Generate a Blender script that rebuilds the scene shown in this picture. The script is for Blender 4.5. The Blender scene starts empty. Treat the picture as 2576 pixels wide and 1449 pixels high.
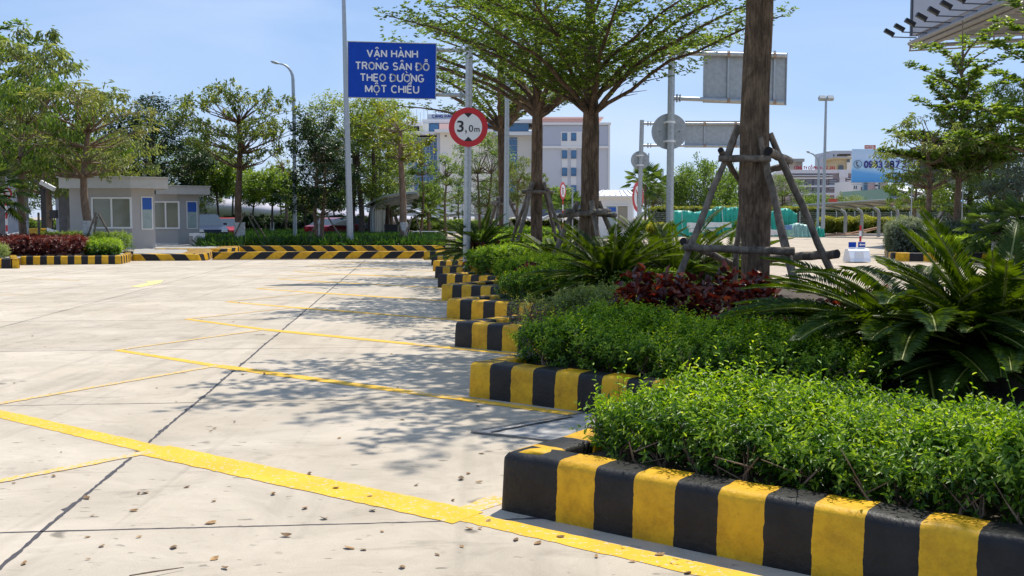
import bpy, bmesh, math, random
import numpy as np
from mathutils import Vector, Matrix, Euler
random.seed(11); rng = np.random.default_rng(11)
R = math.radians
sc = bpy.context.scene
C = sc.collection

# ------------------------------------------------------------------ camera
F, CX, CY, HOR, EYE = 2620.0, 1288.0, 724.5, 545.0, 1.5     # focal length and horizon on a 2576 px wide frame
PIT = math.atan((CY - HOR) / F)
cam = bpy.data.cameras.new('camera'); co = bpy.data.objects.new('camera', cam); C.objects.link(co)
cam.sensor_width = 36; cam.lens = 36 * F / 2576; cam.clip_end = 2500; cam.clip_start = .05
co.location = (0, 0, EYE); co.rotation_euler = (math.pi / 2 - PIT, 0, 0)
sc.camera = co
# ------------------------------------------------------------------ light and sky
SUNV = Vector((.50, .80, 0)).normalized() * math.cos(R(63)) + Vector((0, 0, math.sin(R(63))))
sl = bpy.data.lights.new('sun', 'SUN'); so = bpy.data.objects.new('sun', sl); C.objects.link(so)
sl.energy = 4.6; sl.angle = R(.53); sl.color = (1, .945, .86)
so.rotation_euler = SUNV.to_track_quat('Z', 'Y').to_euler(); so.location = (20, 30, 60)
w = bpy.data.worlds.new('World'); sc.world = w; w.use_nodes = True
nt = w.node_tree; bg = nt.nodes['Background']
sky = nt.nodes.new('ShaderNodeTexSky'); sky.sky_type = 'NISHITA'; sky.sun_disc = False
sky.sun_elevation = R(63); sky.sun_rotation = math.atan2(SUNV.x, SUNV.y)
sky.air_density = 1.0; sky.dust_density = .15; sky.ozone_density = 3.2; sky.altitude = 5
tc = nt.nodes.new('ShaderNodeTexCoord'); mp = nt.nodes.new('ShaderNodeMapping'); mp.inputs['Scale'].default_value = (1.2, 1.2, 5.5)
mp.inputs['Rotation'].default_value = (.12, .1, .3)
nz = nt.nodes.new('ShaderNodeTexNoise'); nz.inputs['Scale'].default_value = 1.6; nz.inputs['Detail'].default_value = 7; nz.inputs['Roughness'].default_value = .5
nz.inputs['Distortion'].default_value = .5
cr = nt.nodes.new('ShaderNodeValToRGB'); cr.color_ramp.elements[0].position = .44; cr.color_ramp.elements[1].position = .74
cr.color_ramp.elements[0].color = (.05, .05, .05, 1); cr.color_ramp.elements[1].color = (.42, .42, .42, 1)
mx = nt.nodes.new('ShaderNodeMixRGB'); mx.inputs[2].default_value = (7.2, 7.9, 9.4, 1)
nt.links.new(tc.outputs['Generated'], mp.inputs[0]); nt.links.new(mp.outputs[0], nz.inputs[0]); nt.links.new(nz.outputs[0], cr.inputs[0])
nt.links.new(cr.outputs[0], mx.inputs[0])
hz = nt.nodes.new('ShaderNodeMixRGB'); hz.inputs[0].default_value = .62; hz.inputs[2].default_value = (2.75, 4.35, 7.6, 1)   # thin even haze over the whole sky
nt.links.new(sky.outputs[0], hz.inputs[1]); nt.links.new(hz.outputs[0], mx.inputs[1]); nt.links.new(mx.outputs[0], bg.inputs[0])
bg.inputs[1].default_value = .112
sc.render.engine = 'CYCLES'
sc.view_settings.view_transform = 'Standard'; sc.view_settings.look = 'None'; sc.view_settings.gamma = 1
sc.view_settings.use_curve_mapping = False; sc.view_settings.exposure = .2
sc.cycles.transparent_max_bounces = 6; sc.cycles.max_bounces = 7

# ------------------------------------------------------------------ measuring: a frame position at a known distance
def pt(x, y, Y):
    a = (x - CX) / F; b = (CY - y) / F
    d = Vector((a, math.cos(PIT) + b * math.sin(PIT), -math.sin(PIT) + b * math.cos(PIT)))
    t = Y / d.y
    return Vector((d.x * t, Y, EYE + d.z * t))
def gd(x, y, z=0.0):
    a = (x - CX) / F; b = (CY - y) / F
    d = Vector((a, math.cos(PIT) + b * math.sin(PIT), -math.sin(PIT) + b * math.cos(PIT)))
    t = (z - EYE) / d.z
    return Vector((d.x * t, d.y * t, z))
LA = 5.19
U = Vector((-math.sin(R(LA)), math.cos(R(LA)), 0)); V = Vector((math.cos(R(LA)), math.sin(R(LA)), 0))   # the lot's own axes
def lot(a, b, z=0): return V * a + U * b + Vector((0, 0, z))

# ------------------------------------------------------------------ materials
MATS = {}
def nodes(m): return m.node_tree.nodes, m.node_tree.links
def M(name, col, rough=.6, metal=0.0, var=.10, scale=6.0, bump=0.0, bscale=40, spec=.5, rnd=0.0, col2=None, stretch=(1, 1, 1)):
    if name in MATS: return MATS[name]
    m = bpy.data.materials.new(name); m.use_nodes = True; n, l = nodes(m)
    b = n['Principled BSDF']; b.inputs['Roughness'].default_value = rough; b.inputs['Metallic'].default_value = metal
    b.inputs['Specular IOR Level'].default_value = spec
    t = n.new('ShaderNodeTexCoord'); mpn = n.new('ShaderNodeMapping'); mpn.inputs['Scale'].default_value = stretch
    l.new(t.outputs['Object'], mpn.inputs[0])
    no = n.new('ShaderNodeTexNoise'); no.inputs['Scale'].default_value = scale; no.inputs['Detail'].default_value = 6; no.inputs['Roughness'].default_value = .65
    l.new(mpn.outputs[0], no.inputs[0])
    r = n.new('ShaderNodeValToRGB'); r.color_ramp.elements[0].position = .3; r.color_ramp.elements[1].position = .7
    c = np.array(col); lo = c * (1 - var); hi = np.minimum(c * (1 + var), 1)
    if col2 is not None: hi = np.array(col2)
    r.color_ramp.elements[0].color = (*lo, 1); r.color_ramp.elements[1].color = (*hi, 1)
    l.new(no.outputs[0], r.inputs[0]); out = r.outputs[0]
    if rnd:
        oi = n.new('ShaderNodeObjectInfo'); mr = n.new('ShaderNodeMapRange'); mr.inputs[3].default_value = 1 - rnd; mr.inputs[4].default_value = 1 + rnd
        l.new(oi.outputs['Random'], mr.inputs[0]); mm = n.new('ShaderNodeMixRGB'); mm.blend_type = 'MULTIPLY'; mm.inputs[0].default_value = 1
        l.new(out, mm.inputs[1]); l.new(mr.outputs[0], mm.inputs[2]); out = mm.outputs[0]
    l.new(out, b.inputs['Base Color'])
    if bump:
        nb = n.new('ShaderNodeTexNoise'); nb.inputs['Scale'].default_value = bscale; nb.inputs['Detail'].default_value = 5
        l.new(mpn.outputs[0], nb.inputs[0]); bp = n.new('ShaderNodeBump'); bp.inputs['Strength'].default_value = bump; bp.inputs['Distance'].default_value = .02
        l.new(nb.outputs[0], bp.inputs['Height']); l.new(bp.outputs[0], b.inputs['Normal'])
    MATS[name] = m; return m
def LEAF(name, cols, rough=.42, trans=.33, tcol=None, spec=.45):
    """leaf: colour drawn from the per-leaf value v, light passes through"""
    if name in MATS: return MATS[name]
    m = bpy.data.materials.new(name); m.use_nodes = True; n, l = nodes(m); b = n['Principled BSDF']
    at = n.new('ShaderNodeAttribute'); at.attribute_name = 'v'
    r = n.new('ShaderNodeValToRGB'); e = r.color_ramp.elements
    while len(e) < len(cols): e.new(.5)
    for i, c in enumerate(cols): e[i].position = i / (len(cols) - 1); e[i].color = (*c, 1)
    l.new(at.outputs['Fac'], r.inputs[0]); l.new(r.outputs[0], b.inputs['Base Color'])
    b.inputs['Roughness'].default_value = rough; b.inputs['Specular IOR Level'].default_value = spec
    tr = n.new('ShaderNodeBsdfTranslucent'); mm = n.new('ShaderNodeMixRGB'); mm.blend_type = 'MULTIPLY'; mm.inputs[0].default_value = 1
    mm.inputs[2].default_value = (*(tcol or (2.3, 2.1, .8)), 1)
    l.new(r.outputs[0], mm.inputs[1]); l.new(mm.outputs[0], tr.inputs[0])
    ms = n.new('ShaderNodeMixShader'); ms.inputs[0].default_value = trans
    l.new(b.outputs[0], ms.inputs[1]); l.new(tr.outputs[0], ms.inputs[2])
    o = n['Material Output']; l.new(ms.outputs[0], o.inputs[0])
    MATS[name] = m; return m

# ------------------------------------------------------------------ object helpers
ORG = {}
def tag(o, label=None, cat=None, group=None, kind=None):
    if label: o['label'] = label
    if cat: o['category'] = cat
    if group: o['group'] = group
    if kind: o['kind'] = kind
    return o
def thing(name, label, cat, loc=(0, 0, 0), group=None, rz=0):
    o = bpy.data.objects.new(name, None); C.objects.link(o); o.location = loc; o.rotation_euler = (0, 0, rz); o.empty_display_size = .2
    ORG[o.name] = Vector(loc)
    return tag(o, label, cat, group)
def copy_tree(o, parent=None):
    c = o.copy(); C.objects.link(c)
    if parent is not None: c.parent = parent
    for ch in list(o.children): copy_tree(ch, c)
    return c
class MB:
    """collects pieces of geometry; build() links them as one mesh object"""
    def __init__(s): s.v = []; s.f = []; s.mi = []; s.q = None; s.sm = []
    def add(s, vs, fs, mi=0, smooth=False):
        b = len(s.v); s.v += [tuple(v) for v in vs]; s.f += [tuple(b + i for i in f) for f in fs]; s.mi += [mi] * len(fs); s.sm += [smooth] * len(fs); return s
    def box(s, c, d, rz=0, mi=0, rot=None, taper=1.0):
        x, y, z = d[0] / 2, d[1] / 2, d[2] / 2
        M3 = rot if rot is not None else Matrix.Rotation(rz, 3, 'Z'); c = Vector(c)
        vs = []
        for k in (-1, 1):
            t = taper if k > 0 else 1
            for i, j in ((-1, -1), (1, -1), (1, 1), (-1, 1)): vs.append(c + M3 @ Vector((i * x * t, j * y * t, k * z)))
        return s.add(vs, [(0, 3, 2, 1), (4, 5, 6, 7), (0, 1, 5, 4), (1, 2, 6, 5), (2, 3, 7, 6), (3, 0, 4, 7)], mi)
    def quad(s, a, b, c, d, mi=0): return s.add([a, b, c, d], [(0, 1, 2, 3)], mi)
    def prism(s, poly, z0, z1, mi=0):
        n = len(poly); vs = [(p[0], p[1], z0) for p in poly] + [(p[0], p[1], z1) for p in poly]
        return s.add(vs, [tuple(range(n - 1, -1, -1)), tuple(range(n, 2 * n))] + [(i, (i + 1) % n, n + (i + 1) % n, n + i) for i in range(n)], mi)
    def slab(s, poly, thick_vec, mi=0):
        n = len(poly); t = Vector(thick_vec); vs = [Vector(p) for p in poly] + [Vector(p) + t for p in poly]
        return s.add(vs, [tuple(range(n - 1, -1, -1)), tuple(range(n, 2 * n))] + [(i, (i + 1) % n, n + (i + 1) % n, n + i) for i in range(n)], mi)
    def tube(s, pts, rad, n=8, mi=0, cap=True, wob=0.0):
        pts = [Vector(p) for p in pts]; k = len(pts)
        if not hasattr(rad, '__len__'): rad = [rad] * k
        vs = []; fs = []; up = Vector((0, 0, 1)); prev = None
        for i, p in enumerate(pts):
            t = (pts[min(i + 1, k - 1)] - pts[max(i - 1, 0)])
            if t.length < 1e-9: t = Vector((0, 0, 1))
            t.normalize()
            if prev is None:
                a = up if abs(t.dot(up)) < .9 else Vector((1, 0, 0)); x = t.cross(a).normalized()
            else: x = (prev - t * prev.dot(t)).normalized()
            prev = x; y = t.cross(x)
            for j in range(n):
                an = 2 * math.pi * j / n; r = rad[i] * (1 + wob * (random.random() - .5))
                vs.append(p + x * math.cos(an) * r + y * math.sin(an) * r)
        for i in range(k - 1):
            for j in range(n): fs.append((i * n + j, i * n + (j + 1) % n, (i + 1) * n + (j + 1) % n, (i + 1) * n + j))
        s.add(vs, fs, mi, True)
        if cap: s.add(vs[:n], [tuple(range(n - 1, -1, -1))], mi); s.add(vs[-n:], [tuple(range(n))], mi)
        return s
    def disc(s, c, nrm, r, th, n=40, mi=0):
        nrm = Vector(nrm).normalized(); return s.tube([Vector(c) - nrm * th / 2, Vector(c) + nrm * th / 2], [r, r], n, mi)
    def build(s, name, mat, parent=None, world=False, kind=None, label=None):
        me = bpy.data.meshes.new(name)
        off = Vector((0, 0, 0))
        if world and parent is not None: off = ORG[parent.name]
        me.from_pydata([(v[0] - off[0], v[1] - off[1], v[2] - off[2]) for v in s.v], [], s.f)
        for m in (mat if isinstance(mat, (list, tuple)) else [mat]): me.materials.append(m)
        me.polygons.foreach_set('material_index', s.mi); me.polygons.foreach_set('use_smooth', s.sm); me.update()
        return link(name, me, parent, kind, label)
def link(name, me, parent=None, kind=None, label=None):
    o = bpy.data.objects.new(name, me); C.objects.link(o)
    if parent is not None: o.parent = parent; ORG[o.name] = ORG.get(parent.name, Vector((0, 0, 0)))
    if kind: o['kind'] = kind
    if label: o['label'] = label
    return o
def W(name, fn, mat, parent, **k):
    """a part given in world coordinates"""
    mb = MB(); fn(mb); return mb.build(name, mat, parent, world=True, **k)

# leaves: one quad strip per leaf with a fold and a droop, each carrying its own value v
def leaf_arrays(P, D, N, L, Wd, val, detail=1, fold=.25, droop=.15):
    P = np.asarray(P, float); D = np.asarray(D, float); N = np.asarray(N, float); n = len(P)
    D /= np.linalg.norm(D, axis=1)[:, None] + 1e-9
    S = np.cross(D, N); S /= np.linalg.norm(S, axis=1)[:, None] + 1e-9; N = np.cross(S, D)
    L = np.broadcast_to(L, n)[:, None]; Wd = np.broadcast_to(Wd, n)[:, None]
    if detail == 1:
        v = np.stack([P, P + D * L * .5 + S * Wd * .5 + N * L * fold * .4, P + D * L - N * L * droop, P + D * L * .5 - S * Wd * .5 + N * L * fold * .4], 1)
        f = np.array([[0, 1, 2, 3]]); k = 4
        f = np.array([[0, 1, 2], [0, 2, 3]])
    else:
        v = np.stack([P, P + D * L * .3 + S * Wd * .45 + N * Wd * fold, P + D * L * .68 + S * Wd * .38 + N * (Wd * fold - L * droop * .4), P + D * L - N * L * droop,
                      P + D * L * .68 - S * Wd * .38 + N * (Wd * fold - L * droop * .4), P + D * L * .3 - S * Wd * .45 + N * Wd * fold], 1)
        k = 6; f = np.array([[0, 1, 2], [0, 2, 3], [0, 3, 4], [0, 4, 5]])
    fa = (f[None] + (np.arange(n) * k)[:, None, None]).reshape(-1, 3)
    return v.reshape(-1, 3), fa, np.repeat(np.asarray(val, float), k)
def np_mesh(name, V_, F_, val=None, mat=None, mi=None, smooth=False):
    me = bpy.data.meshes.new(name); me.vertices.add(len(V_)); me.vertices.foreach_set('co', np.ascontiguousarray(V_, dtype=np.float32).ravel())
    nf = len(F_); me.loops.add(nf * 3); me.loops.foreach_set('vertex_index', np.ascontiguousarray(F_, dtype=np.int32).ravel())
    me.polygons.add(nf); me.polygons.foreach_set('loop_start', np.arange(nf, dtype=np.int32) * 3)
    if val is not None:
        a = me.attributes.new('v', 'FLOAT', 'POINT'); a.data.foreach_set('value', np.clip(val, 0, 1).astype(np.float32))
    for m in (mat if isinstance(mat, (list, tuple)) else [mat]): me.materials.append(m)
    if mi is not None: me.polygons.foreach_set('material_index', np.asarray(mi, dtype=np.int32))
    me.update(calc_edges=True); return me
def unit(n):
    a = rng.normal(size=(n, 3)); return a / np.linalg.norm(a, axis=1)[:, None]
def cat_arr(parts):
    vs, fs, va = [], [], []; b = 0
    for v, f, a in parts: vs.append(v); fs.append(f + b); va.append(a); b += len(v)
    return np.concatenate(vs), np.concatenate(fs), np.concatenate(va)

# ------------------------------------------------------------------ common materials
m_galv = M('galvanised_steel', (.36, .39, .40), .45, .55, .12, 14, col2=(.46, .49, .50))
m_galv2 = M('galvanised_sheet', (.33, .36, .37), .5, .35, .10, 9, col2=(.42, .45, .46))
m_pole = M('lamp_pole_steel', (.36, .40, .43), .45, .4, .08)
m_white = M('white_paint', (.78, .78, .77), .5, 0, .05)
m_black = M('black_plastic', (.015, .015, .017), .45, 0, .2)
m_blue = M('sign_blue', (.001, .052, .40), .45, 0, .08, spec=.2)
m_letter = M('sign_letter_white', (.72, .73, .74), .5, 0, .03)
m_red = M('sign_red', (.52, .012, .02), .4, 0, .06)
m_signwhite = M('sign_white', (.76, .76, .75), .4, 0, .03)
m_rust = M('rust', (.25, .10, .04), .8, 0, .3, 30, col2=(.45, .38, .3))
m_bark = M('bark', (.10, .072, .048), .9, 0, .4, 7, bump=.9, bscale=22, col2=(.24, .18, .125), stretch=(1, 1, .55))
m_bark2 = M('bark_warm', (.15, .095, .06), .9, 0, .3, 12, bump=.7, bscale=26, col2=(.27, .19, .13), stretch=(1, 1, .3))
m_barkd = M('bark_dark', (.045, .032, .025), .9, 0, .4, 14, bump=.6, col2=(.12, .09, .07), stretch=(1, 1, .4))
m_wwash = M('whitewash', (.50, .49, .47), .85, 0, .25, 12, bump=.3, col2=(.72, .71, .69))
m_prop = M('weathered_log', (.075, .058, .045), .88, 0, .4, 9, bump=.9, bscale=34, col2=(.27, .225, .175), stretch=(1, 1, .5))
m_end = M('dark_log_end', (.012, .010, .010), .9, 0, .3)
m_soil = M('soil', (.045, .032, .022), .95, 0, .4, 14, bump=.8, col2=(.12, .09, .062))
m_glass = M('dark_glass', (.05, .07, .09), .08, 0, .1, spec=.8)
m_bglass = M('blue_glass', (.035, .13, .27), .12, 0, .25, 3, spec=.8)
m_conc = M('old_concrete', (.33, .32, .30), .85, 0, .15, 4, bump=.2)

def bark_mat(name, c0, c1, moss=(.035, .026, .02), sc_=1.0):
    """rough bark: vertical ridges, dark damp patches, pale lichen flecks"""
    m = bpy.data.materials.new(name); m.use_nodes = True; n, l = nodes(m); b = n['Principled BSDF']; b.inputs['Roughness'].default_value = .93; b.inputs['Specular IOR Level'].default_value = .2
    t = n.new('ShaderNodeTexCoord')
    def nz(scale, st, det=6, ro=.65, dist=0):
        mpn = n.new('ShaderNodeMapping'); mpn.inputs['Scale'].default_value = st; l.new(t.outputs['Object'], mpn.inputs[0]); x = n.new('ShaderNodeTexNoise'); x.inputs['Scale'].default_value = scale * sc_; x.inputs['Detail'].default_value = det; x.inputs['Roughness'].default_value = ro; x.inputs['Distortion'].default_value = dist; l.new(mpn.outputs[0], x.inputs[0]); return x.outputs[0]
    def ramp(src, p0, k0, p1, k1):
        r = n.new('ShaderNodeValToRGB'); e = r.color_ramp.elements; e[0].position = p0; e[1].position = p1; e[0].color = (*k0, 1); e[1].color = (*k1, 1); l.new(src, r.inputs[0]); return r.outputs[0]
    base = ramp(nz(5, (1, 1, .5), 7, .7, .4), .38, c0, .62, c1); streak = nz(42, (1, 1, .10), 5, .7, .3)
    x = n.new('ShaderNodeMixRGB'); x.blend_type = 'MULTIPLY'; x.inputs[0].default_value = 1; l.new(base, x.inputs[1]); l.new(ramp(streak, .35, (.45, .42, .40), .62, (1.15, 1.12, 1.1)), x.inputs[2])
    y = n.new('ShaderNodeMixRGB'); l.new(ramp(nz(1.9, (1, 1, .8), 8, .72, .2), .50, (0, 0, 0), .66, (.72, .72, .72)), y.inputs[0]); l.new(x.outputs[0], y.inputs[1]); y.inputs[2].default_value = (*moss, 1)
    z = n.new('ShaderNodeMixRGB'); l.new(ramp(nz(24, (1, 1, 1), 4, .6), .66, (0, 0, 0), .72, (.5, .5, .5)), z.inputs[0]); l.new(y.outputs[0], z.inputs[1]); z.inputs[2].default_value = (.42, .37, .31, 1)
    l.new(z.outputs[0], b.inputs['Base Color']); bp = n.new('ShaderNodeBump'); bp.inputs['Strength'].default_value = 1; bp.inputs['Distance'].default_value = .03
    ad = n.new('ShaderNodeMath'); ad.operation = 'ADD'; l.new(streak, ad.inputs[0]); l.new(nz(12, (1, 1, .6), 6, .7), ad.inputs[1]); l.new(ad.outputs[0], bp.inputs['Height']); l.new(bp.outputs[0], b.inputs['Normal']); return m
m_bark = bark_mat('bark_brown', (.10, .068, .045), (.23, .165, .11))
# ================================================================== ground
def concrete(name, base, tilt=0):
    m = bpy.data.materials.new(name); m.use_nodes = True; n, l = nodes(m); b = n['Principled BSDF']; b.inputs['Roughness'].default_value = .82; b.inputs['Specular IOR Level'].default_value = .3
    g = n.new('ShaderNodeNewGeometry')
    def noise(s, d=5, r=.6, dist=0, st=None):
        x = n.new('ShaderNodeTexNoise'); x.inputs['Scale'].default_value = s; x.inputs['Detail'].default_value = d; x.inputs['Roughness'].default_value = r; x.inputs['Distortion'].default_value = dist
        if st:
            mpn = n.new('ShaderNodeMapping'); mpn.inputs['Scale'].default_value = st; mpn.inputs['Rotation'].default_value = (0, 0, R(tilt)); l.new(g.outputs['Position'], mpn.inputs[0]); l.new(mpn.outputs[0], x.inputs[0])
        else: l.new(g.outputs['Position'], x.inputs[0])
        return x.outputs[0]
    def ramp(src, p0, c0, p1, c1):
        r = n.new('ShaderNodeValToRGB'); e = r.color_ramp.elements; e[0].position = p0; e[1].position = p1; e[0].color = (c0, c0, c0, 1); e[1].color = (c1, c1, c1, 1); l.new(src, r.inputs[0]); return r.outputs[0]
    def mul(a, c):
        x = n.new('ShaderNodeMixRGB'); x.blend_type = 'MULTIPLY'; x.inputs[0].default_value = 1; l.new(a, x.inputs[1]); l.new(c, x.inputs[2]); return x.outputs[0]
    rr = n.new('ShaderNodeValToRGB'); e = rr.color_ramp.elements; e[0].position = .35; e[1].position = .65
    bb = np.array(base); e[0].color = (*(bb * (.90, .89, .86)), 1); e[1].color = (*(bb * (1.06, 1.07, 1.08)), 1); l.new(noise(.55, 6, .6, .4), rr.inputs[0])
    c = rr.outputs[0]
    c = mul(c, ramp(noise(1.3, 8, .74, .8), .34, .80, .60, 1.0))            # blotches
    c = mul(c, ramp(noise(1.9, 7, .66, 1.0, (1, 2.2, 1)), .31, .76, .43, 1.0))      # short dark scuffs
    c = mul(c, ramp(noise(8, 3, .5, 0, (1, 2.4, 1)), .29, .50, .34, 1.0))       # pits and spots
    c = mul(c, ramp(noise(130, 3, .6), .2, .88, .8, 1.10))                     # grain
    c = mul(c, ramp(noise(.9, 4, .5, 1.5, (3.2, .16, 1)), .33, .86, .45, 1.0))      # faint tyre tracks along the lane
    c = mul(c, ramp(noise(3.6, 2, .4), .22, .45, .27, 1.0))                  # oil drips
    oi = n.new('ShaderNodeObjectInfo'); mr = n.new('ShaderNodeMapRange'); mr.inputs[3].default_value = .93; mr.inputs[4].default_value = 1.05; l.new(oi.outputs['Random'], mr.inputs[0])
    c = mul(c, mr.outputs[0]); l.new(c, b.inputs['Base Color'])
    bp = n.new('ShaderNodeBump'); bp.inputs['Strength'].default_value = .25; bp.inputs['Distance'].default_value = .01; l.new(noise(90, 4, .7), bp.inputs['Height']); l.new(bp.outputs[0], b.inputs['Normal'])
    return m
m_slab = concrete('pavement_concrete', (.545, .468, .365))
m_slabr = concrete('road_concrete', (.49, .405, .305))
g = MB(); g.quad((-900, -60, -.03), (900, -60, -.03), (900, 1600, -.03), (-900, 1600, -.03)); tag(g.build('ground', m_slabr), kind='structure')
lotobj = bpy.data.objects.new('parking_lot', None); C.objects.link(lotobj); lotobj['kind'] = 'structure'; ORG['parking_lot'] = Vector((0, 0, 0))
SP, SA, B0, A0 = 3.47, 3.85, 5.06, -1.79
mb = MB(); gp = .006
mb.box((0, 0, -.012), (SA - 2 * gp, SP - 2 * gp, .024))
sm_ = mb.build('concrete_slab', m_slab, lotobj).data
bpy.data.objects.remove(bpy.data.objects['concrete_slab'])
for i in range(-7, 3):
    for j in range(-2, 9):
        if i >= 1 and j > 0: continue
        c = lot(A0 + SA * (i + .5), B0 + SP * (j + .5))
        o = link('concrete_slab', sm_, lotobj); o.location = c; o.rotation_euler = (0, 0, R(LA))
# dark ragged filler squeezed out of the joints
m_tar = M('joint_filler', (.055, .05, .055), .8, 0, .4, 30)
def filler(p0, p1, w0, seed, blob=.0):
    r = random.Random(seed); mbf = MB(); p0 = Vector(p0); p1 = Vector(p1); d = (p1 - p0); ln = d.length; d.normalize(); s = Vector((-d.y, d.x, 0)); n = int(ln / .04)
    L_, Rr = [], []; bl = 0
    for k in range(n + 1):
        if r.random() < blob: bl = r.uniform(.01, .04)
        bl *= .62
        o = s * (math.sin(k * .11 + seed) * .004)
        L_.append(p0 + d * (ln * k / n) + o + s * (w0 * r.uniform(.3, 1) + (bl if r.random() < .8 else 0)) + Vector((0, 0, .0012)))
        Rr.append(p0 + d * (ln * k / n) + o - s * (w0 * r.uniform(.3, 1) + bl * .3) + Vector((0, 0, .0012)))
    mbf.add(L_ + Rr, [(k, n + 1 + k, n + 2 + k, k + 1) for k in range(n)])
    return mbf.build('joint_filler', m_tar, lotobj)
for i in range(-6, 2):
    a = A0 + SA * i; filler(lot(a, -2), lot(a, B0 + SP * 9), .016 if i == 0 else .009, i, .05 if i == 0 else 0)
for j in range(-1, 10):
    b = B0 + SP * j; filler(lot(A0 - SA * 7, b), lot(A0 + SA * (3 if j < 1 else .6), b), .011 if j == 0 else .007, 40 + j, .035 if j == 0 else .004)

# ------------------------------------------------------------------ painted bay lines
def paint_mat(name, col, wear=.47, under=(.5, .47, .41)):
    m = bpy.data.materials.new(name); m.use_nodes = True; n, l = nodes(m); b = n['Principled BSDF']; b.inputs['Roughness'].default_value = .75; b.inputs['Specular IOR Level'].default_value = .2
    g = n.new('ShaderNodeNewGeometry'); a = n.new('ShaderNodeTexNoise'); a.inputs['Scale'].default_value = 28; a.inputs['Detail'].default_value = 8; a.inputs['Roughness'].default_value = .8; l.new(g.outputs['Position'], a.inputs[0])
    r = n.new('ShaderNodeValToRGB'); r.color_ramp.elements[0].position = wear - .11; r.color_ramp.elements[1].position = wear - .05
    l.new(a.outputs[0], r.inputs[0])
    a2 = n.new('ShaderNodeTexNoise'); a2.inputs['Scale'].default_value = 3; a2.inputs['Detail'].default_value = 4; l.new(g.outputs['Position'], a2.inputs[0])
    r2 = n.new('ShaderNodeValToRGB'); c = np.array(col); r2.color_ramp.elements[0].position = .3; r2.color_ramp.elements[1].position = .7
    r2.color_ramp.elements[0].color = (*(c * .88), 1); r2.color_ramp.elements[1].color = (*np.minimum(c * 1.06, 1), 1); l.new(a2.outputs[0], r2.inputs[0])
    x = n.new('ShaderNodeMixRGB'); x.inputs[1].default_value = (*under, 1); l.new(r.outputs[0], x.inputs[0]); l.new(r2.outputs[0], x.inputs[2]); l.new(x.outputs[0], b.inputs['Base Color']); return m
m_line = paint_mat('yellow_line_paint', (.76, .44, .035), .50)
m_thin = paint_mat('thin_yellow_line_paint', (.70, .43, .09), .56)
m_arrow = paint_mat('arrow_paint', (.80, .68, .25), .5)
KA = -36.8
K = Vector((math.cos(R(KA)), math.sin(R(KA)), 0)); N_ = Vector((-K.y, K.x, 0))
def T(k): return lot(.405, 5.24 + 3.385 * (k - 1))            # outer corner of planter tooth k
def rag_strip(mbs, p0, p1, w0, z, seed, w1=None):
    r = random.Random(seed); p0 = Vector(p0); p1 = Vector(p1); d = p1 - p0; ln = d.length; d.normalize(); s = Vector((-d.y, d.x, 0)); n = max(2, int(ln / .05)); w1 = w1 or w0
    A_, B_ = [], []
    for k in range(n + 1):
        t = k / n; q = p0 + d * ln * t; wv = (w0 * (1 - t) + w1 * t) / 2
        A_.append(q + s * (wv + r.uniform(-.008, .006)) + Vector((0, 0, z))); B_.append(q - s * (wv + r.uniform(-.008, .006)) + Vector((0, 0, z)))
    mbs.add(A_ + B_, [(k, n + 1 + k, n + 2 + k, k + 1) for k in range(n)])
def flat(v): return Vector((v[0], v[1], 0))
ap = {}
for k in range(1, 10): ap[k] = T(k) - K * 5.02 - N_ * .05 if k > 1 else T(1) - K * 5.3 - N_ * .02
for k in range(1, 10):
    s0 = T(k) - N_ * .13
    if k == 1:
        mb = MB(); rag_strip(mb, gd(-120, 1014), gd(388, 1131), .17, .0026, 1); mb.build('bay_line', m_line, lotobj)
        mb = MB(); rag_strip(mb, gd(380, 1131), gd(1180, 1303), .27, .0034, 2, .25); mb.build('bay_line', m_line, lotobj)
        mb = MB(); rag_strip(mb, gd(1170, 1300), gd(1960, 1478), .15, .0026, 3); mb.build('bay_line', m_line, lotobj)
        mb = MB(); rag_strip(mb, gd(1180, 1283), gd(1262, 1252), .14, .0022, 4); mb.build('bay_line', m_thin, lotobj)
        mb = MB(); rag_strip(mb, gd(-200, 1250), gd(386, 1136), .085, .0044, 5); mb.build('bay_line', m_thin, lotobj)
    else:
        e = ap[k]
        if k == 2: e = gd(295, 881)
        if k == 3: e = gd(470, 803)
        mid = (T(k) - N_ * .02 - K * 3.1)
        mb = MB(); rag_strip(mb, e, s0 - K * 3.1, .10, .0026, 10 + k, .12); mb.build('bay_line', m_line, lotobj)
        mb = MB(); rag_strip(mb, s0 - K * 3.15, s0 + K * 2.1, .17, .0034, 20 + k, .11); mb.build('bay_line', m_line, lotobj)
        mb = MB(); rag_strip(mb, s0 + N_ * .05, s0 - K * .5, .10, .0044, 50 + k); mb.build('bay_line', m_thin, lotobj)
for k in range(1, 9):
    p = gd(-40, 1023) if k == 1 else (gd(295, 881) if k == 2 else gd(470, 803) if k == 3 else ap[k])
    q = (T(k + 1) - N_ * .13 - K * 3.15)
    mb = MB(); rag_strip(mb, p, q, .075, .0042, 30 + k); mb.build('bay_line', m_thin, lotobj)
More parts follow.
